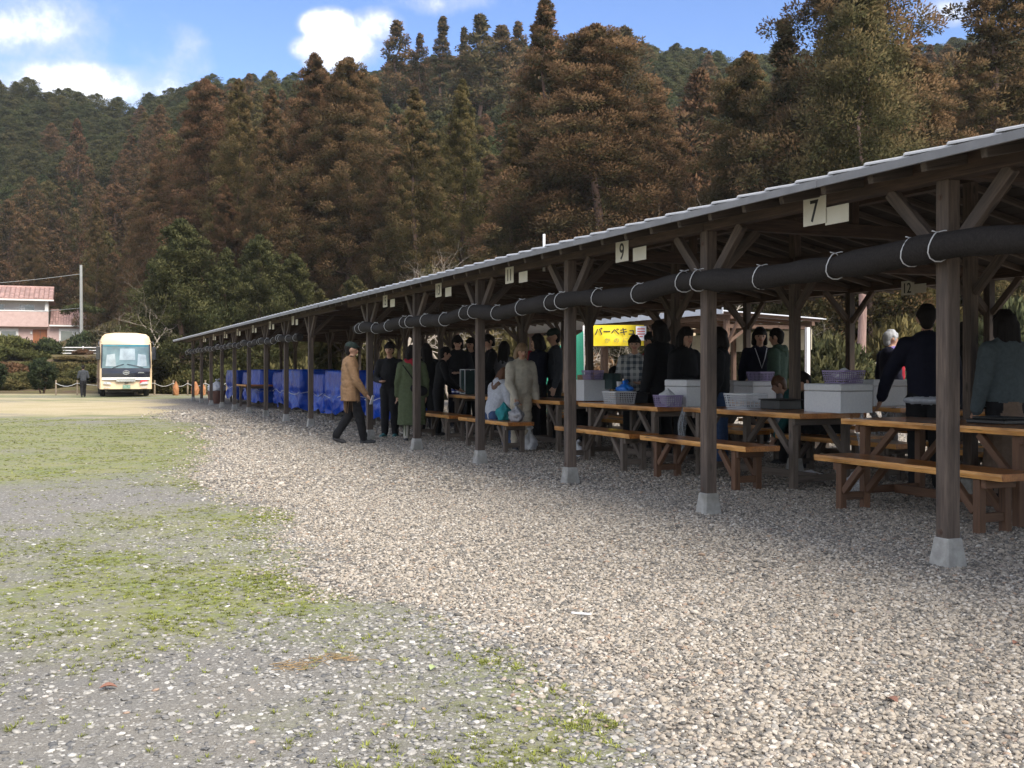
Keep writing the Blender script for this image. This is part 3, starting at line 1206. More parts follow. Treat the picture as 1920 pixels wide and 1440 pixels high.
# trees that stand out one by one: (kind, column, row of the top, distance, rust, tone, width, variant, label)
FRONT = [
    ('big', 1022, 2, 66, .82, .15, 1.05, 2, 'tallest dark rust cedar with a ragged bare spire beside the broad red-brown cedar'),
    ('big', 1118, 52, 62, 1.0, .25, 1.30, 0, 'broad red-brown cedar with a rounded top just right of the tallest spire'),
    ('big', 1590, -260, 52, .72, .20, .95, 1, 'very tall open cedar whose top leaves the frame above the number 7 sign'),
    ('thin', 1472, 42, 56, .55, .2, 1.0, 0, 'thin wispy cedar top standing left of the very tall open cedar'),
    ('big', 1402, 105, 60, .72, .40, 1.15, 1, 'wide olive-brown cedar left of the very tall open cedar'),
    ('big', 1725, 112, 54, .95, .30, 1.0, 0, 'rust coloured round-topped cedar right of the very tall open cedar'),
    ('big', 1875, -140, 58, .92, .38, 1.2, 2, 'large red-brown cedar filling the upper right corner'),
    ('cedar', 1310, 138, 82, 1.0, .1, .8, 1, 'slim red-brown cedar between the broad cedar and the olive-brown cedar'),
    ('big', 868, 152, 74, .75, .95, .80, 2, 'yellow-olive cone-shaped cedar in the middle of the hillside'),
    ('big', 778, 168, 70, .85, .60, .85, 2, 'tawny cedar with bare twigs below left of the yellow-olive cedar'),
    ('big', 655, 112, 80, .95, .35, 1.0, 0, 'big rust cedar with a pointed top above the shelter roof middle'),
    ('big', 590, 105, 84, .92, .12, .95, 1, 'dark rust cedar rising to the skyline left of the pointed rust cedar'),
    ('big', 510, 170, 78, .95, .30, .80, 2, 'orange-brown cedar behind the dark green cypresses'),
    ('big', 447, 152, 86, .85, .70, .75, 1, 'golden brown cedar left of the orange-brown cedar'),
    ('big', 385, 152, 92, .97, .05, .95, 0, 'red-brown cedar towering above the parked bus'),
    ('cedar', 745, 42, 175, .7, .1, .9, 3, 'spiky cedar on the skyline under the white cloud'),
    ('thin', 830, 33, 170, .55, .05, 1.2, 0, 'narrow spire of a cedar on the skyline right of the white cloud'),
    ('cedar', 788, 66, 176, .7, .05, .6, 3, 'small pointed cedar between the two skyline spires'),
    ('cedar', 900, 32, 165, .45, .15, 1.0, 3, 'dark pointed cedar on the skyline left of the tallest spire'),
    ('cedar', 942, 52, 168, .7, .2, .9, 1, 'rusty skyline cedar immediately left of the tallest spire'),
    ('cedar', 870, 55, 172, .5, .1, .6, 3, 'little dark cedar top on the skyline between two taller ones'),
    ('cedar', 972, 44, 176, .7, .1, .7, 3, 'small rust spire touching the tallest cedar on the skyline'),
    ('cedar', 1172, 55, 150, .5, .05, .8, 2, 'small dark cedar top on the skyline behind the broad red-brown cedar'),
    ('big', 300, 290, 100, 1.0, .22, .80, 0, 'rust cedar behind the bare willow left of the dark cypresses'),
    ('big', 182, 372, 118, .9, .55, .70, 2, 'tawny cedar behind the utility pole'),
    ('big', 262, 368, 112, 1.0, .25, .75, 1, 'orange-brown cedar directly above the bus roof'),
    ('cedar', 145, 226, 190, .9, .0, .55, 1, 'pinkish bare-looking cedar high on the left slope'),
    ('big', 60, 420, 140, .95, .4, .7, 0, 'rust cedar right behind the pink house roof'),
    ('big', 700, 170, 88, .9, .45, .9, 1, 'brown cedar between the pointed rust cedar and the tawny cedar'),
    ('big', 960, 240, 64, .8, .75, .75, 2, 'low olive cedar leaning out left of the tallest spire'),
    ('big', 1235, 170, 66, .95, .2, .85, 1, 'red-brown cedar on the right flank of the broad cedar'),
    ('big', 1500, 210, 58, .65, .35, .9, 0, 'mottled green and brown cedar in front of the very tall open cedar'),
    ('big', 1660, 190, 55, .9, .28, .85, 1, 'warm brown cedar just above the number 7 sign'),
    ('big', 1800, 120, 64, 1.0, .08, .9, 2, 'dark red-brown cedar between the round-topped one and the corner'),
]
for kd, px, top, Y, ru, to, wd_, vr, lab in FRONT:
    tree_px(kd, px, top, Y, ru, to, lab, 'tall cedars at the foot of the hill', wid=wd_ * (1.08 if kd == 'big' else 1.5), var=vr)

for px, top, Y, wd_, lab in (
        (340, 415, 60, .98, 'dark green cypress with a broad crown beside the bus'),
        (425, 470, 62, .85, 'dark green cypress in the middle of the group behind the far shelter'),
        (488, 445, 64, .85, 'dark green cypress above the far shelter roof'),
        (550, 480, 66, .85, 'olive green cypress at the right of the group behind the far shelter'),
        (282, 520, 64, .6, 'low dark green cypress leaning over the bus')):
    tree_px('broad', px, top, Y, .15, .45 if px < 500 else .6, lab, 'dark cypresses behind the far shelter', wid=wd_)

# understorey behind the shelters
UNDER = ['low %s cypress %s' % q for q in (
    ('dark olive', 'seen over the junction of the two roofs'), ('dark', 'right of the roof junction'), ('olive', 'under the tangle of pale branches'), ('golden', 'above the number 15 plate'), ('golden olive', 'above the number 13 plate'),
    ('rusty olive', 'left of the white roof pipe'), ('rust', 'above the white roof pipe'), ('brown', 'right of the white roof pipe'), ('green', 'left of the number 9 plate'), ('mottled', 'above the number 9 plate'),
    ('greenish', 'right of the number 9 plate'), ('mottled brown', 'halfway between the number 9 and number 7 plates'), ('dark green', 'left of the number 7 plate'), ('mottled', 'above the number 7 plate'), ('golden', 'seen behind the upright pink trunk'),
    ('golden brown', 'seen behind the grey-haired person'), ('olive', 'seen behind the first post'), ('mottled', 'seen right of the first post'), ('dark', 'cut by the right edge'))]
for i, (px, top, Y, ru, to) in enumerate([(600, 545, 60, .35, .5), (665, 520, 58, .3, .4), (735, 540, 56, .4, .6), (805, 500, 57, .5, .7), (880, 520, 54, .55, .7), (955, 500, 55, .6, .5),
                                          (1035, 470, 54, .7, .35), (1110, 455, 52, .65, .45), (1190, 470, 50, .4, .5), (1265, 440, 52, .45, .3), (1345, 420, 50, .4, .4),
                                          (1425, 400, 48, .45, .3), (1500, 420, 50, .25, .25), (1570, 400, 54, .5, .5), (1640, 430, 52, .5, .6), (1705, 420, 50, .55, .7), (1775, 400, 52, .4, .5),
                                          (1845, 390, 50, .5, .4), (1915, 380, 50, .3, .3)]):
    tree_px('broad', px, top, Y, ru, to, UNDER[i], 'low cypresses at the forest edge', wid=.85)

# the pale trunks seen between the shelter posts
for px, Y, rr, lab in ((1614, 43, .21, 'thick pinkish cedar trunk standing upright behind the back row of posts'),
                       (1637, 50, .17, 'shorter pinkish cedar trunk right of the thick one, seen behind the grey-haired person')):
    X = (px - 960) / F_PX * Y
    e = empty('cedar_tree', (X, Y, 0), 0, lab, 'tree')
    link('trunk', trunk_mesh(15, rr, 60 + px, M['bark_pale'], 12, 2.6, .45), e)
    c = link('crown', cedar_mesh(61 + px, 17, 2.5, 150, 180, t0=.36, prof=.5, rc=(.4, .8), **XF), e)
    c['rust'] = .5
    c['tone'] = .4

# the wood on the slope: first the trees that can be told apart, then the mass behind them
CLS = {
    ('cedar', 0): ('rust brown cedar among its like on the middle of the wooded slope', 'rust brown cedars on the slope'),
    ('cedar', 1): ('olive brown cedar scattered among the rust ones on the wooded slope', 'olive brown cedars on the slope'),
    ('hinoki', 0): ('dark green rounded cypress on the upper wooded slope', 'dark green cypresses on the slope'),
}
slots = []
Yr = 74.
rf = random.Random(5)
while Yr < Y_TOP + 14:
    half = .53 * Yr
    step = 5.6 if Yr < 135 else (5.4 if Yr < 200 else 4.2)
    x = -half - rf.random() * step
    while x < half:
        xx, yy = x + rf.uniform(-1.3, 1.3), Yr + rf.uniform(-2.4, 2.4)
        px = 960 + xx / yy * F_PX
        if yy > float(hill_y0(px)) + 8:
            slots.append((xx, yy, px))
        x += step * rf.uniform(.85, 1.15)
    Yr += 8.0 if Yr < 200 else 6.5
slots.sort(key=lambda s_: s_[1])


def slope_kind(x, y, px):
    t = (y - float(hill_y0(px))) / (Y_TOP - float(hill_y0(px)))
    g = fbm(np.array([x * .03]), np.array([y * .03]), 1.0, 31)[0]
    lim = np.interp(px, [0, 150, 300, 500, 650, 760, 1000, 1200, 1400, 1600, 1900], [.30, .36, .48, .58, .48, .30, .24, .20, .30, .5, .75])
    green = t + g * .3 > lim
    if t > .78 and rf.random() < .75:
        return 'hinoki', 0, rf.uniform(.0, .25), rf.uniform(.15, .5)
    if green and rf.random() < .86:
        return 'hinoki', 0, rf.uniform(.0, .28), rf.uniform(.1, .45)
    if rf.random() < float(np.interp(px, [300, 620, 1000, 1200, 1500], [.18, .5, .45, .5, .25])):
        return 'cedar', 1, rf.uniform(.45, .8), rf.uniform(.5, 1.)
    return 'cedar', 0, rf.uniform(.8, 1.0), rf.uniform(0, .4)


def zone_label(kd, sub, x, y, px):
    what = {('cedar', 0): 'rust brown cedar', ('cedar', 1): 'olive brown cedar', ('hinoki', 0): 'dark green cypress'}[(kd, sub)]
    t = (y - float(hill_y0(px))) / (Y_TOP - float(hill_y0(px)))
    band = 'low on the slope' if t < .3 else ('midway up the slope' if t < .62 else 'near the top of the slope')
    zones = [(60, 'at the left edge'), (150, 'above the pink house'), (250, 'above the utility pole'), (340, 'above the bus'), (430, 'above the dark cypresses'), (530, 'above the far shelter'), (620, 'left of the pointed rust cedar'),
             (710, 'under the white cloud'), (800, 'under the narrow skyline spires'), (900, 'behind the yellow-olive cedar'), (1000, 'left of the tallest spire'), (1090, 'behind the tallest spire'), (1190, 'behind the broad red-brown cedar'),
             (1290, 'right of the broad red-brown cedar'), (1380, 'left of the olive-brown cedar'), (1480, 'behind the olive-brown cedar'), (1640, 'behind the very tall open cedar'), (1800, 'right of the very tall open cedar'), (9999, 'in the upper right corner')]
    zn = [z for lim, z in zones if px < lim][0]
    key = (what, band, zn)
    return '%s %s %s' % (what, band, zn), '%s %s %s' % (what.replace('cypress', 'cypresse') + 's', band, zn)


rest = []
count = {}
for x, y, px in slots:
    kd, sub, ru, to = slope_kind(x, y, px)
    Hh = ((rf.uniform(10.5, 14.5) if y < 135 else rf.uniform(11, 15)) if kd == 'cedar' else rf.uniform(9, 12.5)) * float(np.interp(y, [150, 240], [1.0, .72]))
    wd_ = rf.uniform(.95, 1.3) * float(np.interp(y, [150, 240], [1.0, 1.35]))
    if kd == 'cedar' and y < 135:
        kd = 'big'
    n_ = count.get(kd, 0)
    if n_ < {'cedar': 110, 'big': 60, 'hinoki': 110}[kd]:
        count[kd] = n_ + 1
        lab, grp = zone_label('cedar' if kd == 'big' else kd, sub, x, y, px)
        tree(kd, x, y, Hh, ru, to, lab, grp, wid=wd_)
    else:
        rest.append((x, y, kd, Hh, wd_, ru, to))


def forest_mass(items):
    """the rest of the wood as one mass: points with crowns set on them"""
    pts = [(x, y, float(hill_z(x, y)) - .2) for x, y, *_ in items]
    rot = [(0, 0, rf.uniform(0, 6.28)) for _ in items]
    scl, idx, ru, to = [], [], [], []
    protos = CROWNS['cedar'] + CROWNS['hinoki']
    for x, y, kd, Hh, w_, r_, t_ in items:
        kd = 'cedar' if kd == 'big' else kd
        b = Hh / BASE_H[kd]
        scl.append((b * w_, b * w_, b))
        idx.append(rf.randrange(4) if kd == 'cedar' else 4 + rf.randrange(3))
        ru.append(r_)
        to.append(t_)
    o = scatter('forest', pts, rot, scl, idx, protos, 'dense conifer forest covering the far upper slope')
    me = o.data
    for an, dat in (('prust', ru), ('ptone', to)):
        a = me.attributes.new(an, 'FLOAT', 'POINT')
        a.data.foreach_set('value', np.asarray(dat, np.float32))
    ng = o.modifiers[0].node_group
    ip = [n for n in ng.nodes if n.bl_idname == 'GeometryNodeInstanceOnPoints'][0]
    go = [n for n in ng.nodes if n.bl_idname == 'NodeGroupOutput'][0]
    sock = ip.outputs[0]
    for src, dst in (('prust', 'rust'), ('ptone', 'tone')):
        st = ng.nodes.new('GeometryNodeStoreNamedAttribute')
        st.data_type = 'FLOAT'
        st.domain = 'INSTANCE'
        st.inputs['Name'].default_value = dst
        na = ng.nodes.new('GeometryNodeInputNamedAttribute')
        na.data_type = 'FLOAT'
        na.inputs['Name'].default_value = src
        ng.links.new(sock, st.inputs['Geometry'])
        ng.links.new(na.outputs['Attribute'], st.inputs['Value'])
        sock = st.outputs[0]
    ng.links.new(sock, go.inputs[0])


if rest:
    forest_mass(rest)


# bare trees and dead twigs at the forest edge
def bare_mesh(seed, H, spread, depth=5, r0=.07, gnarl=.25, nfork=3):
    rs = random.Random(seed)
    mb = MB()

    def grow(p, d, L_, r, k):
        n = 4
        pts, rad = [p.copy()], [r]
        q = p.copy()
        dd = d.copy()
        for i in range(n):
            dd = (dd + Vector((rs.gauss(0, gnarl), rs.gauss(0, gnarl), rs.gauss(0, gnarl * .6) + .03))).normalized()
            q = q + dd * L_ / n
            pts.append(q.copy())
            rad.append(r * (1 - .45 * (i + 1) / n))
        mb.tube(pts, rad, 5 if k < 2 else 3, cap=False)
        if k >= depth:
            return
        for i in range(nfork if k else nfork + 1):
            s = rs.randint(1, n)
            nd_ = (dd + Vector((rs.gauss(0, spread), rs.gauss(0, spread), rs.gauss(.05, spread * .6)))).normalized()
            grow(pts[s], nd_, L_ * rs.uniform(.55, .8), rad[s] * .62, k + 1)
    grow(Vector((0, 0, 0)), Vector((0, 0, 1)), H * .42, r0, 0)
    return mb.mesh('branches', M['twig'], smooth=True, fix=False)


BARE = [bare_mesh(i + 3, 7, .75, 5 if i < 2 else 4, .085) for i in range(4)]
for px, Y, Hh, rz, vr, lab in (
        (255, 56, 7.8, .4, 0, 'bare grey willow with drooping branches left of the dark cypresses'),
        (775, 47, 10.2, 1., 1, 'tangle of pale dead branches in front of the tawny cedar'),
        (735, 48, 8.0, 2.2, 2, 'smaller tangle of pale bare twigs left of the big pale tangle'),
        (830, 46, 7.6, 3.5, 0, 'pale bare shrub right of the big pale tangle of branches'),
        (1172, 44, 9.2, .6, 3, 'bare sapling standing behind the roof left of the number 9 sign'),
        (1262, 44, 10.2, 2.9, 2, 'bare sapling standing behind the roof between the number 9 and 7 signs'),
        (1098, 40, 4.6, 1.7, 1, 'pale leafless bush behind the green net'),
        (1215, 38, 3.6, .9, 0, 'reddish leafless bush behind the plaid-shirted person'),
        (1530, 42, 5.2, 4., 1, 'drooping pale twigs behind the two bent people'),
        (845, 44, 4.8, 5.1, 3, 'sunlit bare twigs seen under the shelter roof near the fifth post'),
        (215, 66, 5.0, 2.0, 2, 'reddish bare shrub on the bank right of the utility pole')):
    X = (px - 960) / F_PX * Y
    e = empty('bare_tree', (X, Y, float(hill_z(X, Y)) - .05), rz, lab, 'bare tree')
    e.scale = (Hh / 7,) * 3
    link('branches', BARE[vr], e)

# ------------------------------------------------------------------ timber
_tim = {}


def timber_mesh(L_, w, h, mat):
    key = (round(L_, 3), round(w, 4), round(h, 4), mat.name)
    if key not in _tim:
        mb = MB()
        mb.box((0, 0, L_ / 2), (w, h, L_))
        _tim[key] = mb.mesh('timber', mat, bevel=min(.006, w * .08, h * .08))
    return _tim[key]


def timber(name, p0, p1, w, h, mat, parent, side=(1, 0, 0)):
    """a squared timber from p0 to p1; w is measured along SIDE, h across it"""
    p0, p1 = Vector(p0), Vector(p1)
    z = (p1 - p0)
    L_ = z.length
    z.normalize()
    x = Vector(side) - z * z.dot(Vector(side))
    x.normalize()
    y = z.cross(x)
    rot = Matrix((x, y, z)).transposed().to_euler()
    return link(name, timber_mesh(L_, w, h, mat), parent, p0, rot)


def footing_mesh():
    mb = MB()
    a, b, h = .095, .062, .20
    vs_ = [(-a, -a, -.06), (a, -a, -.06), (a, a, -.06), (-a, a, -.06), (-b, -b, h), (b, -b, h), (b, b, h), (-b, b, h)]
    mb.add(vs_, [(3, 2, 1, 0), (4, 5, 6, 7), (0, 1, 5, 4), (1, 2, 6, 5), (2, 3, 7, 6), (3, 0, 4, 7)])
    return mb.mesh('footing', M['concrete'], bevel=.008)


FOOT = footing_mesh()
_b = MB()
_b.lathe([(.0, .006), (.009, .006), (.010, .002), (.020, .002), (.021, .0)], 10)
BOLT = _b.mesh('bolt', pm('rusty_bolt', (.10, .055, .035), (.06, .035, .025), rough=.7), smooth=True, angle=30)
PW = .105
V_F, V_M, V_B = 5.23, 8.27, 11.45
V_EF, V_EB = 4.78, 11.9
Z_E = 2.52
PITCH = .21


def z_under(v):
    return Z_E + PITCH * ((v - V_EF) if v <= V_M else (2 * V_M - V_EF - v) if True else 0)


def tile_mesh():
    """one half round cap tile, its lower end tucked under the next"""
    mb = MB()
    n = 7
    L_ = .385
    prof = [(math.cos(math.pi * k / (n - 1)) * .030, math.sin(math.pi * k / (n - 1)) * .024) for k in range(n)]
    rings = []
    for y, dz, s in ((0, -.004, .86), (.03, -.002, .92), (L_ - .02, .014, 1.0), (L_, .014, 1.06)):
        rings.append([(a * s, y, b * s + dz) for a, b in prof])
    b0 = 0
    vs_ = [p for r_ in rings for p in r_]
    fs = []
    for i in range(3):
        for k in range(n - 1):
            fs.append((i * n + k, i * n + k + 1, (i + 1) * n + k + 1, (i + 1) * n + k))
    fs.append(tuple(range(n)))
    fs.append(tuple(reversed(range(3 * n, 4 * n))))
    mb.add(vs_, fs)
    me = mb.mesh('roof_tile', M['tile'])
    return me


TILE = tile_mesh()
RIB = None


def shelter(label, u0, u1, posts, beam_u0, beam_u1, near):
    e = empty('picnic_shelter', W(0, 0), TH, label, 'shelter', 'timber picnic shelters')
    p = e
    for k, u in enumerate(posts):
        for v, top in ((V_F, 2.47), (V_M, 3.12), (V_B, 2.60)):
            po = timber('post', (v, u, .18), (v, u, top), PW, PW, M['post'], p)
            link('footing', FOOT, po, (0, 0, -.18))
            if v == V_F and k < 5:
                for bz in (.055, 2.18):
                    link('bolt', BOLT, po, (-PW / 2 - .001, .012, bz), (0, R(-90), 0))
    zb = 2.47
    # long beams
    for v, z0, nm in ((V_F, zb, 'eave_beam'), (V_B, zb, 'eave_beam')):
        a = beam_u0
        cuts = [beam_u0] + [u for i, u in enumerate(posts) if i % 2 == 1] + [beam_u1]
        cuts = sorted(set(c for c in cuts if beam_u0 <= c <= beam_u1))
        for c0, c1 in zip(cuts[:-1], cuts[1:]):
            if c1 - c0 > .2:
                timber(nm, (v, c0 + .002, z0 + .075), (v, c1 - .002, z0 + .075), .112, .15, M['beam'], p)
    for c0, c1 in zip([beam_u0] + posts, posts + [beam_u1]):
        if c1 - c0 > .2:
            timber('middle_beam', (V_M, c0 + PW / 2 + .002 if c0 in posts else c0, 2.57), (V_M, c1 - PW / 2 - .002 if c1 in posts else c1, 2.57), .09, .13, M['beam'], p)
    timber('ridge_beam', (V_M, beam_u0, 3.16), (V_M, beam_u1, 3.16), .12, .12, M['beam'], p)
    # ties and their struts
    for u in posts:
        timber('tie_beam', (V_F + .06, u, 2.555), (V_M - PW / 2 - .002, u, 2.555), .09, .12, M['beam'], p, side=(0, 1, 0))
        timber('tie_beam', (V_M + PW / 2 + .002, u, 2.555), (V_B - .06, u, 2.555), .09, .12, M['beam'], p, side=(0, 1, 0))
        for s in (-1, 1):
            timber('roof_strut', (V_M + s * 1.45, u, 2.616), (V_M + s * 1.45, u, z_under(V_M + s * 1.45) - .08), .075, .075, M['beam'], p)
    # braces in the length of the row
    for u in posts:
        for s in (-1, 1):
            timber('brace', (V_F, u + s * (PW / 2 + .002), 2.02), (V_F, u + s * .50, 2.468), .06, .085, M['post'], p)
            timber('brace', (V_M, u + s * (PW / 2 + .002), 2.02), (V_M, u + s * .52, 2.503), .06, .085, M['post'], p)
            timber('brace', (V_B, u + s * (PW / 2 + .002), 2.02), (V_B, u + s * .50, 2.468), .06, .085, M['post'], p)
        timber('brace', (V_F + PW / 2 + .002, u, 2.06), (V_F + .50, u, 2.494), .06, .085, M['post'], p, side=(0, 1, 0))
        timber('brace', (V_B - PW / 2 - .002, u, 2.06), (V_B - .50, u, 2.494), .06, .085, M['post'], p, side=(0, 1, 0))
    # rafters
    n = int((u1 - u0 - .2) / .455)
    for i in range(n + 1):
        u = u0 + .1 + (u1 - u0 - .2) * i / n
        timber('rafter', (V_EF + .06, u, z_under(V_EF + .06) - .034), (V_M - .004, u, z_under(V_M) - .034), .05, .065, M['rafter'], p, side=(0, 1, 0))
        timber('rafter', (V_M + .004, u, z_under(V_M) - .034), (V_EB - .06, u, z_under(V_EB - .06) - .034), .05, .065, M['rafter'], p, side=(0, 1, 0))
    # boarding, one plank after another across the slope
    for sgn, va, vb in ((1, V_EF, V_M), (-1, V_EB, V_M)):
        nb = 16
        for k in range(nb):
            v0 = va + (vb - va) * k / nb + sgn * .004
            v1 = va + (vb - va) * (k + 1) / nb - sgn * .004
            vm = (v0 + v1) / 2
            x = Vector((v1 - v0, 0, z_under(v1) - z_under(v0)))
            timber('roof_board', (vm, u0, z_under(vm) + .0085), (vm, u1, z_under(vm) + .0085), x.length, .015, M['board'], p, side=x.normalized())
        mb = MB()
        mb.prism([(va, z_under(va) + .018), (vb, z_under(vb) + .018), (vb, z_under(vb) + .034), (va, z_under(va) + .034)], u0 - .01, u1 + .01)
        mb.obj('roof_sheet', M['sheet'], p)
        # standing ribs of the sheet
    for v, sg in ((V_EF, -1), (V_EB, 1)):
        nseg = max(1, round((u1 - u0) / 1.82))
        for k in range(nseg):
            c0 = u0 + (u1 - u0) * k / nseg + .002
            c1 = u0 + (u1 - u0) * (k + 1) / nseg - .002
            timber('fascia', (v + sg * .012, c0, Z_E + .010), (v + sg * .012, c1, Z_E + .010), .02, .052, M['fascia'], p)
    u = u0
    while u < u1 - .1:
        link('roof_tile', TILE, p, (V_EF + .012, u, z_under(V_EF) + .036))
        u += .345
    for uu in (u0, u1):
        mb = MB()
        for va, vb in ((V_EF, V_M), (V_EB, V_M)):
            s = 1 if uu == u1 else -1
            mb.prism([(va, z_under(va) - .05), (vb, z_under(vb) - .05), (vb, z_under(vb) + .05), (va, z_under(va) + .05)], uu + s * .012, uu + s * .03)
        mb.obj('barge_board', M['beam'], p)
    timber('ridge_cap', (V_M, u0, z_under(V_M) + .05), (V_M, u1, z_under(V_M) + .05), .22, .03, M['sheet'], p)
    return e


U1 = 5.14
SP = 2.7
posts1 = [U1 + SP * (k - 2) for k in range(8)]           # two bays run on past the right edge of the frame
posts2 = [23.43 + SP * k for k in range(9)]
sh1 = shelter('near timber picnic shelter with grey posts, tile-edged roof and people under it', posts1[0] - 1.3, 20.62, posts1, posts1[0] - 1.2, 20.0, True)
sh2 = shelter('far timber picnic shelter with blue tarpaulin bundles under it', 20.72, 48.2, posts2, 20.95, 47.3, False)


# ------------------------------------------------------------------ rolled shade nets
def net_roll(label, u0, u1, v, z, rad, posts, tie_step, seed):
    rs = random.Random(seed)
    e = empty('net_roll', W(v, u0, z), TH, label, 'rolled net')
    mb = MB()
    n = int((u1 - u0) / .12)
    pts, rr = [], []
    for i in range(n + 1):
        u = u0 + (u1 - u0) * i / n
        ph = ((u - posts[0]) / SP) % 1.0
        sag = -.05 * math.sin(math.pi * ph) ** 2
        pts.append((.012 * math.sin(u * 2.1), u - u0, sag + .012 * math.sin(u * 3.7 + seed)))
        pin = min(abs(ph - q) for q in (-.037, .06, .34, .66, .963))
        rr.append(rad * (1 + .07 * math.sin(u * 3.3 + seed) + .05 * math.sin(u * 11 + 1) + .04 * rs.uniform(-1, 1) - .10 * math.exp(-(pin / .03) ** 2)))
    mb.tube(pts, rr, 18)
    mb.obj('net', M['net'], e, smooth=True, angle=50)
    mt_ = MB()
    ring = [(math.cos(2 * math.pi * k / 14) * (rad * 1.06), .016 * math.sin(4 * math.pi * k / 14), math.sin(2 * math.pi * k / 14) * (rad * 1.06)) for k in range(15)]
    mt_.tube(ring, .0042 if rad > .08 else .0035, 5, cap=False)
    mt_.tube([(-.015, 0, rad * 1.04), (-.03, .02, rad * 1.14), (.0, .045, rad * 1.17), (.012, .012, rad * 1.06), (.02, -.03, rad * 1.14), (.01, -.055, rad * 1.10)], 0.0034, 4)
    tm = mt_.mesh('tie', M['tie'], smooth=True)
    us = []
    for pu in posts:
        for du in (-.10, .16, .92, 1.78):
            us.append(pu + du + rs.uniform(-.04, .04))
    for u in us:
        if u0 + .1 < u < u1 - .1:
            ph = ((u - posts[0]) / SP) % 1.0
            link('tie', tm, e, (.012 * math.sin(u * 2.1), u - u0, -.045 * math.sin(math.pi * ph) ** 2 + .012 * math.sin(u * 3.7 + seed)), (0, 0, rs.uniform(-.22, .22)))
    return e


net_roll('long black shade net rolled up and tied with white cords along the near shelter posts', posts1[0] - .3, 19.0, V_F - PW / 2 - .095, 2.03, .088, posts1, .9, 3)
net_roll('thinner black shade net rolled up along the far shelter posts', 23.9, 46.2, V_F - PW / 2 - .084, 2.05, .078, posts2, .9, 4)


# ------------------------------------------------------------------ number plates
def text_mesh(s, size, depth=.002, mat=None, bold=0.):
    cu = bpy.data.curves.new('lettering', 'FONT')
    cu.body = s
    cu.size = size
    cu.align_x = 'CENTER'
    cu.align_y = 'CENTER'
    cu.extrude = depth
    cu.offset = bold
    o = bpy.data.objects.new('lettering', cu)
    col.objects.link(o)
    dg = bpy.context.evaluated_depsgraph_get()
    me = bpy.data.meshes.new_from_object(o.evaluated_get(dg))
    bpy.data.objects.remove(o)
    bpy.data.curves.remove(cu)
    me.materials.clear()
    me.materials.append(mat or M['black'])
    xs_ = [v.co.x for v in me.vertices]
    ys_ = [v.co.y for v in me.vertices]
    me.transform(Matrix.Translation((-(min(xs_) + max(xs_)) / 2, -(min(ys_) + max(ys_)) / 2, 0)))
    return me


def number_plate(num, u, where, v=V_F - .058, z=2.44, facing=1):
    e = empty('number_plate', W(v, u, z), TH, 'ivory plate numbered %s on the eave beam %s' % (num, where), 'sign', 'bay number plates')
    mb = MB()
    mb.box((0, 0, 0), (.006, .255, .205))
    mb.obj('plate', M['plate'], e, bevel=.0015)
    d = -1 if facing == 1 else 1
    t = text_mesh(num, .20 if len(num) == 1 else .18, .0015, None, .0015)
    # letters stand in the plate's plane; the reading side looks at the yard
    o = link('number', t, e, (-.0035 if facing == 1 else -.0035, 0, 0), (R(90), 0, R(-90)))
    o.scale = (1.0, 1.15, 1)
    return e


def blank_plate(u, of, where, v=V_F - .050, z=2.385):
    e = empty('blank_plate', W(v, u, z), TH, 'small blank ivory plate on the eave beam %s' % where, 'sign', 'blank plates beside the numbers')
    mb = MB()
    mb.box((0, 0, 0), (.005, .25, .13))
    mb.obj('plate', M['plate'], e, bevel=.0015)


PLATES = [('7', 1527), ('9', 1166), ('11', 955), ('13', 822), ('15', 722), ('17', 549), ('19', 506), ('21', 474), ('23', 445), ('25', 421), ('27', 400), ('29', 382)]
WH = ['between the first and second posts', 'between the second and third posts', 'between the third and fourth posts', 'between the fourth and fifth posts', 'between the fifth and sixth posts'] + \
     ['of the far shelter, %s bay' % q for q in ('first', 'second', 'third', 'fourth', 'fifth', 'sixth', 'seventh')]
for (num, px), wh in zip(PLATES, WH):
    u = U(px, V_F - .06)
    number_plate(num, u, wh)
    blank_plate(u - .235 if num == '7' else u - .33 if len(num) == 1 else u - .40, num, wh)
number_plate('12', U(1702, V_B - .06), 'at the back, left of the first post', v=V_B - .06, z=2.46)
blank_plate(U(1724, V_B - .06), '12', 'at the back, left of the first post', v=V_B - .055, z=2.44)


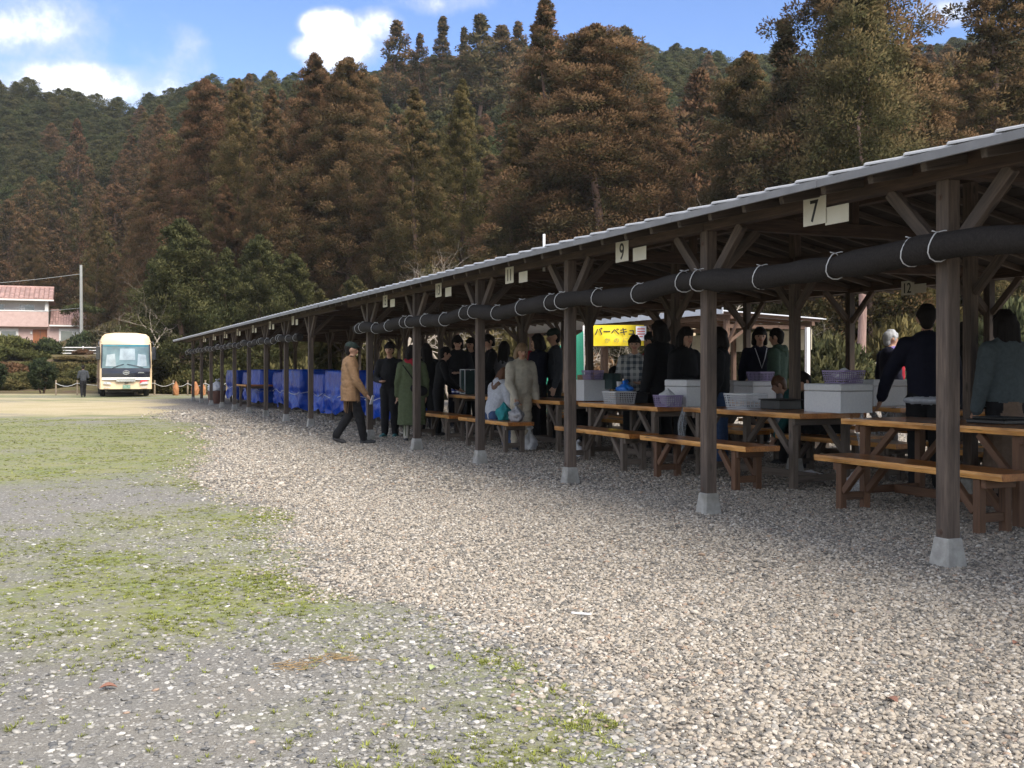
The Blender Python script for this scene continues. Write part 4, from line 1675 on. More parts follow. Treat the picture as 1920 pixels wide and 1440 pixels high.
# ------------------------------------------------------------------ tables and benches
def slab_mesh(name, L_, D, T, seed, live):
    """thick plank, long axis y, with wavy live edges on both long sides"""
    rs = random.Random(seed)
    ny, prof = 26, 6
    ph = [rs.uniform(0, 6.28) for _ in range(6)]
    v, f, mi = [], [], []
    for j in range(ny + 1):
        y = -L_ / 2 + L_ * j / ny
        w0 = D / 2 + live * (.5 * math.sin(y * 4.1 + ph[0]) + .35 * math.sin(y * 9.3 + ph[1]) + .25 * math.sin(y * 21 + ph[2]))
        w1 = D / 2 + live * (.5 * math.sin(y * 3.3 + ph[3]) + .35 * math.sin(y * 8.1 + ph[4]) + .25 * math.sin(y * 19 + ph[5]))
        b = live * 1.4
        e0 = b * (.6 + .4 * math.sin(y * 13 + ph[2]))
        e1 = b * (.6 + .4 * math.sin(y * 15 + ph[0]))
        ring = [(-w0 + e0 * .2, T / 2), (w1 - e1 * .2, T / 2), (w1, T * .12), (w1 - e1, -T / 2), (-w0 + e0, -T / 2), (-w0, T * .12)]
        v += [(x, y, z) for x, z in ring]
    for j in range(ny):
        for k in range(prof):
            k2 = (k + 1) % prof
            f.append((j * prof + k, j * prof + k2, (j + 1) * prof + k2, (j + 1) * prof + k))
            mi.append(1 if k in (1, 2, 4, 5) else 0)
    f.append(tuple(range(prof)))
    f.append(tuple(reversed(range(ny * prof, (ny + 1) * prof))))
    mi += [0, 0]
    mb = MB()
    mb.v, mb.f, mb.m = v, f, mi
    return mb.mesh(name, [M['slab'], M['slab_edge']])


SLABS_T = [slab_mesh('tabletop', 2.2, .88, .055, 3 + i, .012) for i in range(3)]
SLABS_B = [slab_mesh('seat', 2.12, .42, .055, 13 + i, .010) for i in range(3)]


def trestle(kind, u, v, label, group, legs, L_, D, Ht, slab, rz=0., name=None):
    e = empty(name or ('picnic_table' if kind == 'table' else 'bench'), W(v, u, 0), TH + rz, label, kind, group)
    T = .055
    link('tabletop' if kind == 'table' else 'seat', slab, e, (0, 0, Ht - T / 2))
    lw = .075 if kind == 'table' else .07
    yl = L_ / 2 - (.22 if kind == 'table' else .28)
    xl = D / 2 - (.10 if kind == 'table' else .075)
    zt = Ht - T - .002
    for sy in (-1, 1):
        for sx in (-1, 1):
            timber('leg', (sx * xl, sy * yl, .0), (sx * xl, sy * yl, zt - .001), lw, lw, legs, e)
        timber('cross_rail', (-xl + lw / 2 + .001, sy * yl, .13), (xl - lw / 2 - .001, sy * yl, .13), .045, .07, legs, e, side=(0, 1, 0))
        timber('top_rail', (-D / 2 + .05, sy * (yl + lw / 2 + .024), zt - .036), (D / 2 - .05, sy * (yl + lw / 2 + .024), zt - .036), .045, .07, legs, e, side=(0, 1, 0))
        for sx in (-1, 1):
            dz = .26 if kind == 'bench' else .36
            dy = .24 if kind == 'bench' else .36
            timber('brace', (sx * xl, sy * (yl - lw / 2 - .004), zt - dz), (sx * xl, sy * (yl - lw / 2 - dy), zt - .012), .05, .06, legs, e)
    if kind == 'table':
        timber('stretcher', (0, -yl + .04, .13), (0, yl - .04, .13), .045, .08, legs, e)
    return e


ZT, ZB = .80, .49
TAB = [7.12, 9.95, 12.74, 15.58, 18.3]
BEN = [(6.88, 6.66), (10.03, 6.64), (12.36, 6.62), (15.62, 6.41), (18.30, 6.45)]
names_t = ['nearest varnished plank table at the right edge, behind the first post', 'plank table with a styrofoam box, second from the right', 'plank table with wire and purple baskets, in the middle',
           'plank table behind the person in beige', 'plank table farthest along the near shelter beside the green coat']
names_b = ['nearest varnished plank bench, in front of the nearest table', 'plank bench whose end passes behind the second post', 'plank bench just left of the second post, overlapped by the nearer bench',
           'plank bench on which the white-hooded person sits', 'short-looking plank bench by the person in the long green coat']
for k, u in enumerate(TAB):
    trestle('table', u, 7.44, names_t[k], 'tables along the yard side', M['leg_grey'] if k else M['leg_brown'], 2.2, .88, ZT + (.02 if k == 1 else 0), SLABS_T[k % 3])
for k, (u, v) in enumerate(BEN):
    trestle('bench', u, v, names_b[k], 'benches along the yard side', M['leg_brown'] if k < 2 else M['leg_grey'], 2.12, .42, ZB, SLABS_B[k % 3])
for k, u in enumerate(TAB):
    trestle('bench', u + .1, 8.62, 'plank bench behind the %s table of the yard side row' % ('nearest', 'second', 'third', 'fourth', 'fifth')[k], 'benches behind the yard side tables', M['leg_grey'], 2.12, .38, .46, SLABS_B[(k + 1) % 3])
for k, u in enumerate([8.4, 11.25, 14.0, 16.9, 19.4]):
    trestle('table', u, 10.0, 'plank table in the back row, %s from the right' % ('first', 'second', 'third', 'fourth', 'fifth')[k], 'tables in the back row', M['leg_grey'], 2.2, .88, ZT, SLABS_T[(k + 1) % 3])
    trestle('bench', u, 9.25, 'plank bench on the near side of back row table %s' % ('one', 'two', 'three', 'four', 'five')[k], 'benches in the back row', M['leg_grey'], 2.12, .38, .46, SLABS_B[k % 3])
    trestle('bench', u, 10.85, 'plank bench on the far side of back row table %s' % ('one', 'two', 'three', 'four', 'five')[k], 'benches in the back row', M['leg_grey'], 2.12, .38, .46, SLABS_B[(k + 2) % 3])
# the bare bench and table under the far shelter
trestle('table', 36.5, 6.2, 'dark plank table standing in front of the blue tarpaulins', None, M['leg_grey'], 2.0, .8, .80, SLABS_T[0])


# ------------------------------------------------------------------ blue tarpaulins
def tarp_mesh(L_, D, Ht, seed):
    """sheet thrown over a stack: flat top, sides that fall in folds to a ragged hem"""
    rs = random.Random(seed)
    n, m = 72, 26
    off = Vector((rs.random() * 90, rs.random() * 90, 0))
    v, f = [], []

    def per(t):
        """rounded rectangle outline, t in 0..1"""
        P_ = 2 * (L_ + D)
        s = t * P_
        if s < L_:
            return Vector((-D / 2, -L_ / 2 + s, 0)), Vector((-1, 0, 0))
        s -= L_
        if s < D:
            return Vector((-D / 2 + s, L_ / 2, 0)), Vector((0, 1, 0))
        s -= D
        if s < L_:
            return Vector((D / 2, L_ / 2 - s, 0)), Vector((1, 0, 0))
        s -= L_
        return Vector((D / 2 - s, -L_ / 2, 0)), Vector((0, -1, 0))
    rows = []
    for j in range(m + 1):
        row = []
        for i in range(n):
            t = i / n
            p, nn = per(t)
            if j < 6:
                k = j / 6.
                q = p * k
                q.z = Ht + .012 * mnoise.noise(q * 3 + off) - .015 * (1 - k)
                bump = 0
            else:
                k = (j - 6) / (m - 6)
                fold = mnoise.noise(Vector((t * 13 + k * 2, k * 2.6, seed))) * .6 + .4 * mnoise.noise(Vector((t * 30, k * 5.5, seed + 9))) * (.3 + k)
                big = mnoise.noise(Vector((t * 9, k * 2.2, seed + 30)))
                hem = .12 + .20 * (mnoise.noise(Vector((t * 10, 3.3, seed))) + .5)
                hem = max(.03, hem)
                q = p + nn * (.02 + (.06 + .09 * k) * fold + .10 * k * big + .025 * math.sin(math.pi * k))
                waist = -.05 * math.exp(-((k - .58) / .06) ** 2)
                q += nn * waist
                q.z = Ht - (Ht - hem) * k - .02 * abs(fold)
            row.append(q)
        rows.append(row)
    for r_ in rows:
        v += [tuple(q) for q in r_]
    for j in range(m):
        for i in range(n):
            i2 = (i + 1) % n
            f.append((j * n + i, j * n + i2, (j + 1) * n + i2, (j + 1) * n + i))
    me = mesh_np('tarpaulin', np.array(v), np.array(f), M['tarp'], True)
    return me


def rope_ring(e, L_, D, z, seed):
    rs = random.Random(seed)
    mb = MB()
    pts = []
    for t in range(33):
        s = t / 32. * 2 * (L_ + D)
        if s < L_:
            p = (-D / 2 - .035, -L_ / 2 + s)
        elif s < L_ + D:
            p = (-D / 2 + s - L_, L_ / 2 + .035)
        elif s < 2 * L_ + D:
            p = (D / 2 + .035, L_ / 2 - (s - L_ - D))
        else:
            p = (D / 2 - (s - 2 * L_ - D), -L_ / 2 - .035)
        pts.append((p[0], p[1], z + .05 * math.sin(t * .6 + seed)))
    mb.tube(pts, .008, 4, cap=False)
    mb.obj('rope', M['tie'], e, smooth=True)


tl = ['first', 'second', 'third', 'fourth', 'fifth', 'sixth', 'seventh', 'eighth']
for k in range(8):
    u = 22.7 + 2.86 * k + (.25 if k else 0)
    Ht = (1.14, 1.27, 1.18, 1.30, 1.22, 1.30, 1.20, 1.28)[k]
    Lx = (1.9, 1.75, 1.9, 1.7, 1.85, 1.75, 1.9, 1.8)[k]
    lab = 'blue tarpaulin roped over stacked furniture, %s of the row counted from the brown-coated man' % tl[k]
    e = empty('covered_stack', W(6.98 + (.05, -.10, .12, -.04, .14, -.12, .05, -.05)[k], u, 0), TH + (.0, .09, -.06, .10, -.04, .07, -.08, .05)[k], lab, 'tarpaulin', 'furniture stacks under blue tarpaulins')
    mt_ = link('tarpaulin', tarp_mesh(Lx, .95, Ht, 40 + k), e)
    rope_ring(e, Lx + .05, 1.0, .62, k)
    for sx in (-1, 1):
        for sy in (-1, 1):
            timber('leg', (sx * .36, sy * (Lx / 2 - .2), 0), (sx * .36, sy * (Lx / 2 - .2), .75), .07, .07, M['leg_grey'], e)
    timber('rail', (-.36, -Lx / 2 + .2, .16), (.36, -Lx / 2 + .2, .16), .05, .07, M['leg_grey'], e, side=(0, 1, 0))

# ------------------------------------------------------------------ things on and by the tables
def pos(px, v, z=0.):
    return W(v, U(px, v), z)


def foam_box(label, px, v, z, L_, D, Ht, lid=True, rz=0., lid_open=0.):
    """near corner of the box stands in column px at offset v; L along the row, D across"""
    u = U(px, v)
    e = empty('foam_box', W(v + D / 2, u + L_ / 2, z), TH + rz, label, 'cool box', 'white foam boxes')
    mb = MB()
    hb = Ht * (.74 if lid else 1.0)
    t = .028
    mb.box((-D / 2 + t / 2, 0, hb / 2), (t, L_, hb))
    mb.box((D / 2 - t / 2, 0, hb / 2), (t, L_, hb))
    mb.box((0, -L_ / 2 + t / 2, hb / 2), (D - 2 * t + .002, t - .002, hb - .001))
    mb.box((0, L_ / 2 - t / 2, hb / 2), (D - 2 * t + .002, t - .002, hb - .001))
    mb.box((0, 0, t / 2 + .001), (D - 2 * t + .004, L_ - 2 * t + .004, t))
    mb.obj('box_body', M['foam'], e, bevel=.004)
    if lid:
        ml = MB()
        ml.box((0, 0, (Ht - hb) / 2), (D + .012, L_ + .012, Ht - hb - .003))
        ml.obj('lid', M['foam'], e, (0, 0, hb + .003), (0, lid_open, 0), bevel=.012)
    return e


def basket(label, px, v, z, L_, D, Ht, mat, cat='basket', rz=0., rows=5, group=None, name='basket'):
    u = U(px, v)
    e = empty(name, W(v + D / 2, u + L_ / 2, z), TH + rz, label, cat, group)
    mb = MB()
    fl = .88
    t = .006

    def side(a0, a1, b0, b1, n):
        """a = bottom edge ends, b = top edge ends"""
        a0, a1, b0, b1 = map(Vector, (a0, a1, b0, b1))
        for i in range(n + 1):
            k = i / n
            mb.bar(a0.lerp(a1, k), b0.lerp(b1, k), t, t)
        for j in range(1, rows):
            k = j / rows
            mb.bar(a0.lerp(b0, k), a1.lerp(b1, k), t * .96, t * 1.1)
    x, y = D / 2, L_ / 2
    bx, by = x * fl, y * fl
    nL, nD = max(6, int(L_ / .028)), max(5, int(D / .028))
    side((-bx, -by, .01), (-bx, by, .01), (-x, -y, Ht), (-x, y, Ht), nL)
    side((bx, -by, .01), (bx, by, .01), (x, -y, Ht), (x, y, Ht), nL)
    side((-bx, -by, .01), (bx, -by, .01), (-x, -y, Ht), (x, -y, Ht), nD)
    side((-bx, by, .01), (bx, by, .01), (-x, y, Ht), (x, y, Ht), nD)
    mb.obj('lattice', mat, e)
    mr_ = MB()
    for a, b in (((-x, -y), (-x, y)), ((x, -y), (x, y)), ((-x, -y), (x, -y)), ((-x, y), (x, y))):
        mr_.bar((a[0], a[1], Ht), (b[0], b[1], Ht), .014, .020)
    mr_.obj('rim', mat, e, bevel=.003)
    mf = MB()
    mf.box((0, 0, .007), (D * fl, L_ * fl, .010))
    mf.obj('base', mat, e)
    return e


M['clear'] = None


def clear_plastic():
    m = bpy.data.materials.new('clear_plastic_bag')
    m.use_nodes = True
    nt = m.node_tree
    N, L = nt.nodes, nt.links
    p = N['Principled BSDF']
    p.inputs['Base Color'].default_value = (.75, .78, .82, 1)
    p.inputs['Roughness'].default_value = .25
    tr = N.new('ShaderNodeBsdfTransparent')
    mx = N.new('ShaderNodeMixShader')
    lw = N.new('ShaderNodeLayerWeight')
    lw.inputs[0].default_value = .35
    mr_ = N.new('ShaderNodeMapRange')
    mr_.inputs[3].default_value = .16
    mr_.inputs[4].default_value = .75
    L.new(lw.outputs['Facing'], mr_.inputs[0])
    L.new(mr_.outputs[0], mx.inputs[0])
    L.new(tr.outputs[0], mx.inputs[1])
    L.new(p.outputs[0], mx.inputs[2])
    L.new(mx.outputs[0], N['Material Output'].inputs[0])
    return m


M['clear'] = clear_plastic()
M['milky'] = pm('white_plastic_bag', (.70, .71, .73), (.55, .56, .60), scale=9, rough=.4, bump=.4, bscale=14, bdist=.02)
M['teal'] = pm('teal_cloth', (.01, .17, .19), (.015, .24, .26), scale=12, rough=.8)
M['silver'] = pm('silvery_quilted_bag', (.36, .36, .38), (.22, .22, .24), scale=14, rough=.45, bump=.4, bscale=12, bdist=.02)
M['card'] = pm('brown_cardboard', (.36, .24, .14), (.30, .19, .11), scale=9, rough=.85)
M['food'] = pm('orange_packaging', (.55, .12, .04), (.65, .30, .10), scale=10, rough=.5)
M['glass_green'] = pm('greenish_glass_tank', (.05, .085, .085), (.03, .05, .05), scale=3, rough=.12, spec=.6)
M['cup'] = pm('white_cup', (.75, .75, .78), (.68, .68, .72), rough=.5)
M['cupblue'] = pm('blue_cup_band', (.02, .05, .30), (.03, .06, .36), rough=.5)


def bag_blob(label, loc, size, mat, cat='bag', seed=0, name='plastic_bag', knot=True, group=None, top_pull=.35):
    """slack bag: ball that sags on its base and gathers to a knot"""
    bm = bmesh.new()
    bmesh.ops.create_icosphere(bm, subdivisions=4, radius=1)
    off = Vector((seed * 3.7, seed * 1.9, 4))
    for v in bm.verts:
        c = v.co.copy()
        n = mnoise.noise(c * 1.8 + off) * .30 + mnoise.noise(c * 4.5 + off) * .13 + .06 * abs(mnoise.noise(c * 9 + off))
        r_ = 1 + n
        z = c.z
        k = 1.0
        if z > .2:
            k = 1 - (z - .2) / .8 * (1 - top_pull * .6)
        v.co = Vector((c.x * r_ * k * size[0], c.y * r_ * k * size[1], (max(z, -.75) + .75) / 1.75 * size[2] * (1 + .25 * n)))
    if knot:
        for v in bm.verts:
            pass
    me = bpy.data.meshes.new(name)
    bm.to_mesh(me)
    bm.free()
    me.polygons.foreach_set('use_smooth', [True] * len(me.polygons))
    me.materials.append(mat)
    e = empty(name, loc, TH, label, cat, group)
    link('sack', me, e)
    if knot:
        mb = MB()
        z = size[2]
        mb.tube([(0, 0, z * .9), (.01, .01, z * 1.02), (.04 * size[0] / .1, .03, z * 1.16)], [.03, .014, .035], 7)
        mb.tube([(0, 0, z * 1.0), (-.03, -.02, z * 1.12)], [.014, .028], 7)
        mb.obj('knot', mat, e, smooth=True)
    return e


def cloth_drape(label, u0, u1, v, z0, z1, mat, seed, taper=0., name='plastic_sheet', du=0.):
    """thin bag hanging from a table edge: a folded sheet with some bulge"""
    rs = random.Random(seed)
    nx, nz = 30, 18
    vs_, fs = [], []
    for j in range(nz + 1):
        k = j / nz
        for i in range(nx + 1):
            t = i / nx
            w = 1 - taper * k
            uu = u0 + (u1 - u0) * (.5 + (t - .5) * w) + du * k
            bul = .10 * math.sin(math.pi * k) * math.sin(math.pi * t) + .035 * mnoise.noise(Vector((t * 6 + seed, k * 2.5, 0))) + .02 * mnoise.noise(Vector((t * 16 + seed, k * 3, 4)))
            vs_.append((-bul, uu - u0, z0 + (z1 - z0) * k + .02 * math.sin(t * 9)))
    for j in range(nz):
        for i in range(nx):
            a = j * (nx + 1) + i
            fs.append((a, a + 1, a + nx + 2, a + nx + 1))
    me = mesh_np(name, np.array(vs_), np.array(fs), mat, True)
    o = link(name, me, None, W(v, u0, 0), (0, 0, TH))
    return tag(o, label, 'plastic bag')


# table two (behind the second post to the big box)
foam_box('large white foam box with closed lid under a purple basket', 1576, 7.42, .821, .58, .42, .30)
basket('purple basket full of groceries on top of the large white foam box', 1585, 7.50, 1.125, .36, .26, .13, M['purple'], group='purple baskets', name='basket')
bag_blob('clear bag of food poking out of the purple basket on the large foam box', W(7.62, U(1585, 7.5) + .16, 1.17), (.10, .13, .12), M['milky'], seed=2, knot=False)
cloth_drape('clear plastic bag hanging from the end of the second table', U(1535, 7.2), U(1640, 7.9), 7.75, .82, .22, M['clear'], 3, .55, du=-.1)
basket('white wire basket with a dark lid on the second table', 1400, 7.40, .821, .46, .30, .16, M['greyplastic'], group='pale lattice baskets')
mb = MB()
mb.box((0, 0, .05), (.30, .36, .10))
mb.box((.02, 0, .108), (.34, .44, .012))
o = mb.obj('tray_stack', M['darkplastic'], None, W(7.66, U(1452, 7.5) + .1, .822), (0, 0, TH), bevel=.006)
tag(o, 'dark trays stacked beside the white wire basket on the second table', 'tray')
mb = MB()
mb.box((0, 0, .004), (.22, .30, .006))
o = mb.obj('paper', M['cup'], None, W(7.18, U(1398, 7.2), .823), (0, 0, TH + .3))
tag(o, 'sheet of white paper lying at the front edge of the second table', 'paper')
# table three
basket('purple basket with a plastic bag in it at the right end of the third table', 1250, 7.05, .801, .33, .24, .14, M['purple'], group='purple baskets')
bag_blob('crumpled clear bag in the purple basket of the third table', W(7.17, U(1250, 7.05) + .17, .84), (.09, .12, .20), M['milky'], seed=5, knot=False)
foam_box('white foam box with a raised lid behind the purple basket of the third table', 1287, 7.38, .801, .52, .42, .34, True)
basket('pale lattice basket with dark contents on the third table', 1155, 7.12, .801, .40, .32, .16, M['greyplastic'], group='pale lattice baskets')
mb = MB()
mb.box((0, 0, .07), (.26, .34, .13))
mb.box((0, 0, .145), (.30, .40, .02))
o = mb.obj('crate', M['darkplastic'], None, W(7.52, U(1185, 7.5), .801), (0, 0, TH), bevel=.006)
tag(o, 'black crate behind the pale lattice basket on the third table', 'crate')
bag_blob('bright blue plastic bag behind the black crate on the third table', W(7.66, U(1172, 7.66), .95), (.11, .16, .13), M['bluebag'], seed=7, knot=True)
mb = MB()
mb.lathe([(.03, 0), (.038, .12), (.036, .12), (.0, .115)], 14)
o = mb.obj('cup', M['cup'], None, W(7.72, U(1166, 7.7) + .12, .98), None, smooth=True)
tag(o, 'white paper cup standing by the blue plastic bag', 'cup')
cloth_drape('clear plastic rubbish bag hanging between the third and second tables', U(1268, 7.2), U(1312, 7.6), 7.35, .80, .14, M['clear'], 8, .35)
# table four
foam_box('white foam box under a small purple basket beside the third post', 1095, 7.36, .801, .48, .44, .32, False)
basket('small purple basket on the white foam box beside the third post', 1108, 7.42, 1.125, .30, .22, .13, M['purple'], group='purple baskets')
mb = MB()
mb.box((0, 0, .12), (.012, .36, .24), 0)
mb.box((.14, 0, .12), (.012, .36, .24), 0)
mb.box((.07, -.18, .12), (.128, .012, .24), 0)
mb.box((.07, .18, .12), (.128, .012, .24), 0)
mb.box((.07, 0, .006), (.128, .348, .012), 0)
o = mb.obj('tank', M['glass_green'], None, W(7.72, U(1138, 7.75) - .05, .98), (0, 0, TH))
tag(o, 'greenish glass-sided case behind the small purple basket', 'case')
mb = MB()
mb.box((0, 0, .10), (.16, .24, .19))
o = mb.obj('carton', M['card'], None, W(7.60, U(1108, 7.5) + .35, 1.0), (0, 0, TH + .3), bevel=.003)
tag(o, 'brown cardboard carton half hidden behind the small purple basket', 'carton')
# table five
for k, (px, v) in enumerate(((851, 7.5), (860, 7.55))):
    mb = MB()
    mb.lathe([(.0, .002), (.045, .0), (.05, .085), (.05, .085)], 16, mi=1)
    mb.lathe([(.0505, .086), (.054, .15), (.050, .15), (.047, .02)], 16, mi=0)
    o = mb.obj('cup', [M['cup'], M['cupblue']], None, W(v, U(px, v), .801), None, smooth=True, angle=40)
    tag(o, ('left' if k == 0 else 'right') + ' one of two blue and white paper cups on the farthest table', 'cup', 'blue and white cups')
e = empty('glass_case', W(7.55, U(877, 7.55), .801), TH, 'upright glass-fronted case with dark bottles on the farthest table', 'case')
mb = MB()
mb.box((0, 0, .23), (.20, .24, .46))
mb.obj('case_body', M['glass_green'], e)
mb = MB()
for a, b in (((-.11, -.13, 0), (-.11, -.13, .48)), ((-.11, .13, 0), (-.11, .13, .48)), ((-.11, -.13, .48), (-.11, .13, .48)), ((-.11, -.13, .01), (-.11, .13, .01)), ((.11, -.13, .48), (-.11, -.13, .48)), ((.11, .13, .48), (-.11, .13, .48)), ((.11, .13, .0), (.11, .13, .48)), ((.11, -.13, .0), (.11, -.13, .48))):
    mb.bar(a, b, .018, .018)
mb.obj('frame', M['greyplastic'], e)
# nearest table
mb = MB()
mb.box((0, 0, .02), (.34, .42, .036))
mb.box((0, 0, .05), (.28, .34, .02))
o = mb.obj('griddle', M['darkplastic'], None, W(7.55, U(1865, 7.5), .801), (0, 0, TH), bevel=.008)
tag(o, 'black griddle plate on the nearest table at the right edge', 'griddle')
# back row
foam_box('grey-looking foam box on the back row table by the grey-haired person', 1638, 9.7, .801, .46, .56, .34, True)
foam_box('white foam box under a purple basket in the back row', 1412, 9.6, .801, .50, .42, .30, True)
basket('purple basket with a roll of tape on the back row foam box', 1425, 9.68, 1.105, .34, .26, .13, M['purple'], group='purple baskets')
foam_box('pale foam box in the back row between the fourth and fifth posts', 1345, 10.0, .801, .5, .4, .30, True)
bag_blob('white plastic bag lying on the gravel under the bench near the third post', W(7.0, U(1083, 7.0), .0), (.10, .12, .20), M['milky'], seed=11)
bag_blob('white carrier bag standing behind the bench of the person in beige', W(6.9, U(993, 6.9), .0), (.12, .16, .32), M['milky'], seed=12)
bag_blob('white plastic bag on the gravel under the second table', W(8.0, U(1520, 8.0), .0), (.13, .22, .12), M['milky'], seed=13, knot=False)
bag_blob('clear rubbish bag slumped under the right end of the second table', W(7.5, U(1606, 7.5), .0), (.12, .14, .25), M['clear'], seed=14)
cloth_drape('clear plastic rubbish bag hanging from the back row table by the grey foam box', U(1632, 9.6), U(1690, 9.6) - .0, 9.6, .80, .2, M['clear'], 15, .1)


# ------------------------------------------------------------------ people
def cloth_mat(name, c, rough=.85, sc=30):
    return pm(name, c, tuple(q * .78 for q in c), scale=sc, rough=rough, bump=.25, bscale=18, spec=.25, bdist=.01)


C_ = {
    'skin': pm('skin', (.50, .30, .21), (.44, .25, .17), scale=6, rough=.55),
    'black': cloth_mat('black_cloth', (.011, .011, .013)), 'navy': cloth_mat('navy_cloth', (.008, .009, .022)), 'hair': pm('black_hair', (.010, .008, .008), (.016, .013, .012), scale=60, rough=.7, spec=.15, stretch=(1, 1, .15), bump=.5),
    'brownhair': pm('brown_hair', (.14, .065, .03), (.09, .04, .02), scale=60, rough=.5, stretch=(1, 1, .15), bump=.5), 'fairhair': pm('light_brown_hair', (.26, .17, .09), (.18, .11, .06), scale=60, rough=.5, stretch=(1, 1, .15), bump=.5),
    'greyhair': pm('grey_hair', (.42, .43, .45), (.30, .31, .33), scale=60, rough=.6, bump=.5),
    'tan': cloth_mat('tan_canvas', (.29, .175, .095)), 'olive': cloth_mat('olive_green_cloth', (.10, .125, .065)), 'green': cloth_mat('dark_green_jacket', (.05, .085, .06)), 'red': cloth_mat('red_cloth', (.33, .02, .035)),
    'white': cloth_mat('white_cotton', (.50, .52, .58)), 'beige': cloth_mat('beige_puffer', (.50, .46, .38), .6, 12), 'beigep': cloth_mat('beige_trousers', (.56, .50, .40)), 'jeans': cloth_mat('blue_denim', (.05, .09, .19)),
    'grey': cloth_mat('grey_knit', (.15, .15, .16)), 'greyteal': cloth_mat('grey_teal_knit', (.075, .095, .105)), 'brownskirt': cloth_mat('brown_skirt', (.17, .12, .09)), 'teal': cloth_mat('teal_smock', (.02, .10, .10)),
    'shoe': pm('dark_shoe', (.02, .022, .026), (.04, .04, .045), rough=.6), 'tealshoe': pm('teal_shoe', (.02, .13, .14), (.03, .16, .17), rough=.6), 'plaid': None, 'cap': cloth_mat('dark_green_cap', (.022, .035, .030)),
    'eye': pm('dark_eye', (.02, .015, .012), (.03, .02, .015), rough=.3), 'lip': pm('lip', (.38, .15, .12), (.34, .13, .10), rough=.5), 'khaki': cloth_mat('khaki_socks', (.55, .52, .45)), 'darkgrey': cloth_mat('dark_grey_suit', (.05, .055, .065)),
    'lilac': cloth_mat('lilac_scarf', (.20, .16, .42)),
}


def plaid():
    m = bpy.data.materials.new('plaid_flannel')
    m.use_nodes = True
    nt = m.node_tree
    N, L = nt.nodes, nt.links
    p = N['Principled BSDF']
    p.inputs['Roughness'].default_value = .9
    tc = N.new('ShaderNodeTexCoord')
    cur = None
    for ax, sc in (('BANDS', 'Z'), ('BANDS', 'X'), ('BANDS', 'Y')):
        w = N.new('ShaderNodeTexWave')
        w.bands_direction = sc
        w.inputs['Scale'].default_value = 3.4
        L.new(tc.outputs['Object'], w.inputs['Vector'])
        r_ = N.new('ShaderNodeMapRange')
        r_.inputs[1].default_value = .45
        r_.inputs[2].default_value = .6
        L.new(w.outputs['Fac'], r_.inputs[0])
        if cur is None:
            cur = r_.outputs[0]
        else:
            ad = N.new('ShaderNodeMath')
            ad.operation = 'ADD'
            L.new(cur, ad.inputs[0])
            L.new(r_.outputs[0], ad.inputs[1])
            cur = ad.outputs[0]
    cr = N.new('ShaderNodeValToRGB')
    e = cr.color_ramp.elements
    e[0].position = .1
    e[0].color = (.05, .065, .085, 1)
    e[1].position = .9
    e[1].color = (.48, .48, .47, 1)
    dv = N.new('ShaderNodeMath')
    dv.operation = 'DIVIDE'
    dv.inputs[1].default_value = 2.6
    L.new(cur, dv.inputs[0])
    L.new(dv.outputs[0], cr.inputs[0])
    L.new(cr.outputs[0], p.inputs['Base Color'])
    return m


C_['plaid'] = plaid()


def capsule(p0, r0, p1, r1, flat=1.0, side=None, n=14):
    """tapered capsule; FLAT squeezes the section across SIDE"""
    p0, p1 = Vector(p0), Vector(p1)
    ax = p1 - p0
    L_ = ax.length
    if L_ < 1e-5:
        ax = Vector((0, 0, 1))
    ax.normalize()
    s = Vector(side) if side is not None else Vector((1, 0, 0))
    x = s - ax * s.dot(ax)
    if x.length < 1e-3:
        x = Vector((0, 1, 0)) - ax * ax.y
    x.normalize()
    y = ax.cross(x)
    rings = []
    for k in range(4):
        a = -math.pi / 2 + math.pi / 2 * (k + .35) / 4
        rings.append((r0 * math.sin(a), r0 * math.cos(a)))
    rings.append((0, r0))
    rings.append((L_, r1))
    for k in range(4):
        a = math.pi / 2 * (k + .65) / 4
        rings.append((L_ + r1 * math.sin(a), r1 * math.cos(a)))
    vs_, fs = [], []
    for h, r_ in rings:
        for i in range(n):
            t = 2 * math.pi * i / n
            vs_.append(p0 + ax * h + x * (r_ * math.cos(t)) + y * (r_ * flat * math.sin(t)))
    for j in range(len(rings) - 1):
        for i in range(n):
            i2 = (i + 1) % n
            fs.append((j * n + i, j * n + i2, (j + 1) * n + i2, (j + 1) * n + i))
    fs.append(tuple(reversed(range(n))))
    fs.append(tuple((len(rings) - 1) * n + i for i in range(n)))
    return vs_, fs


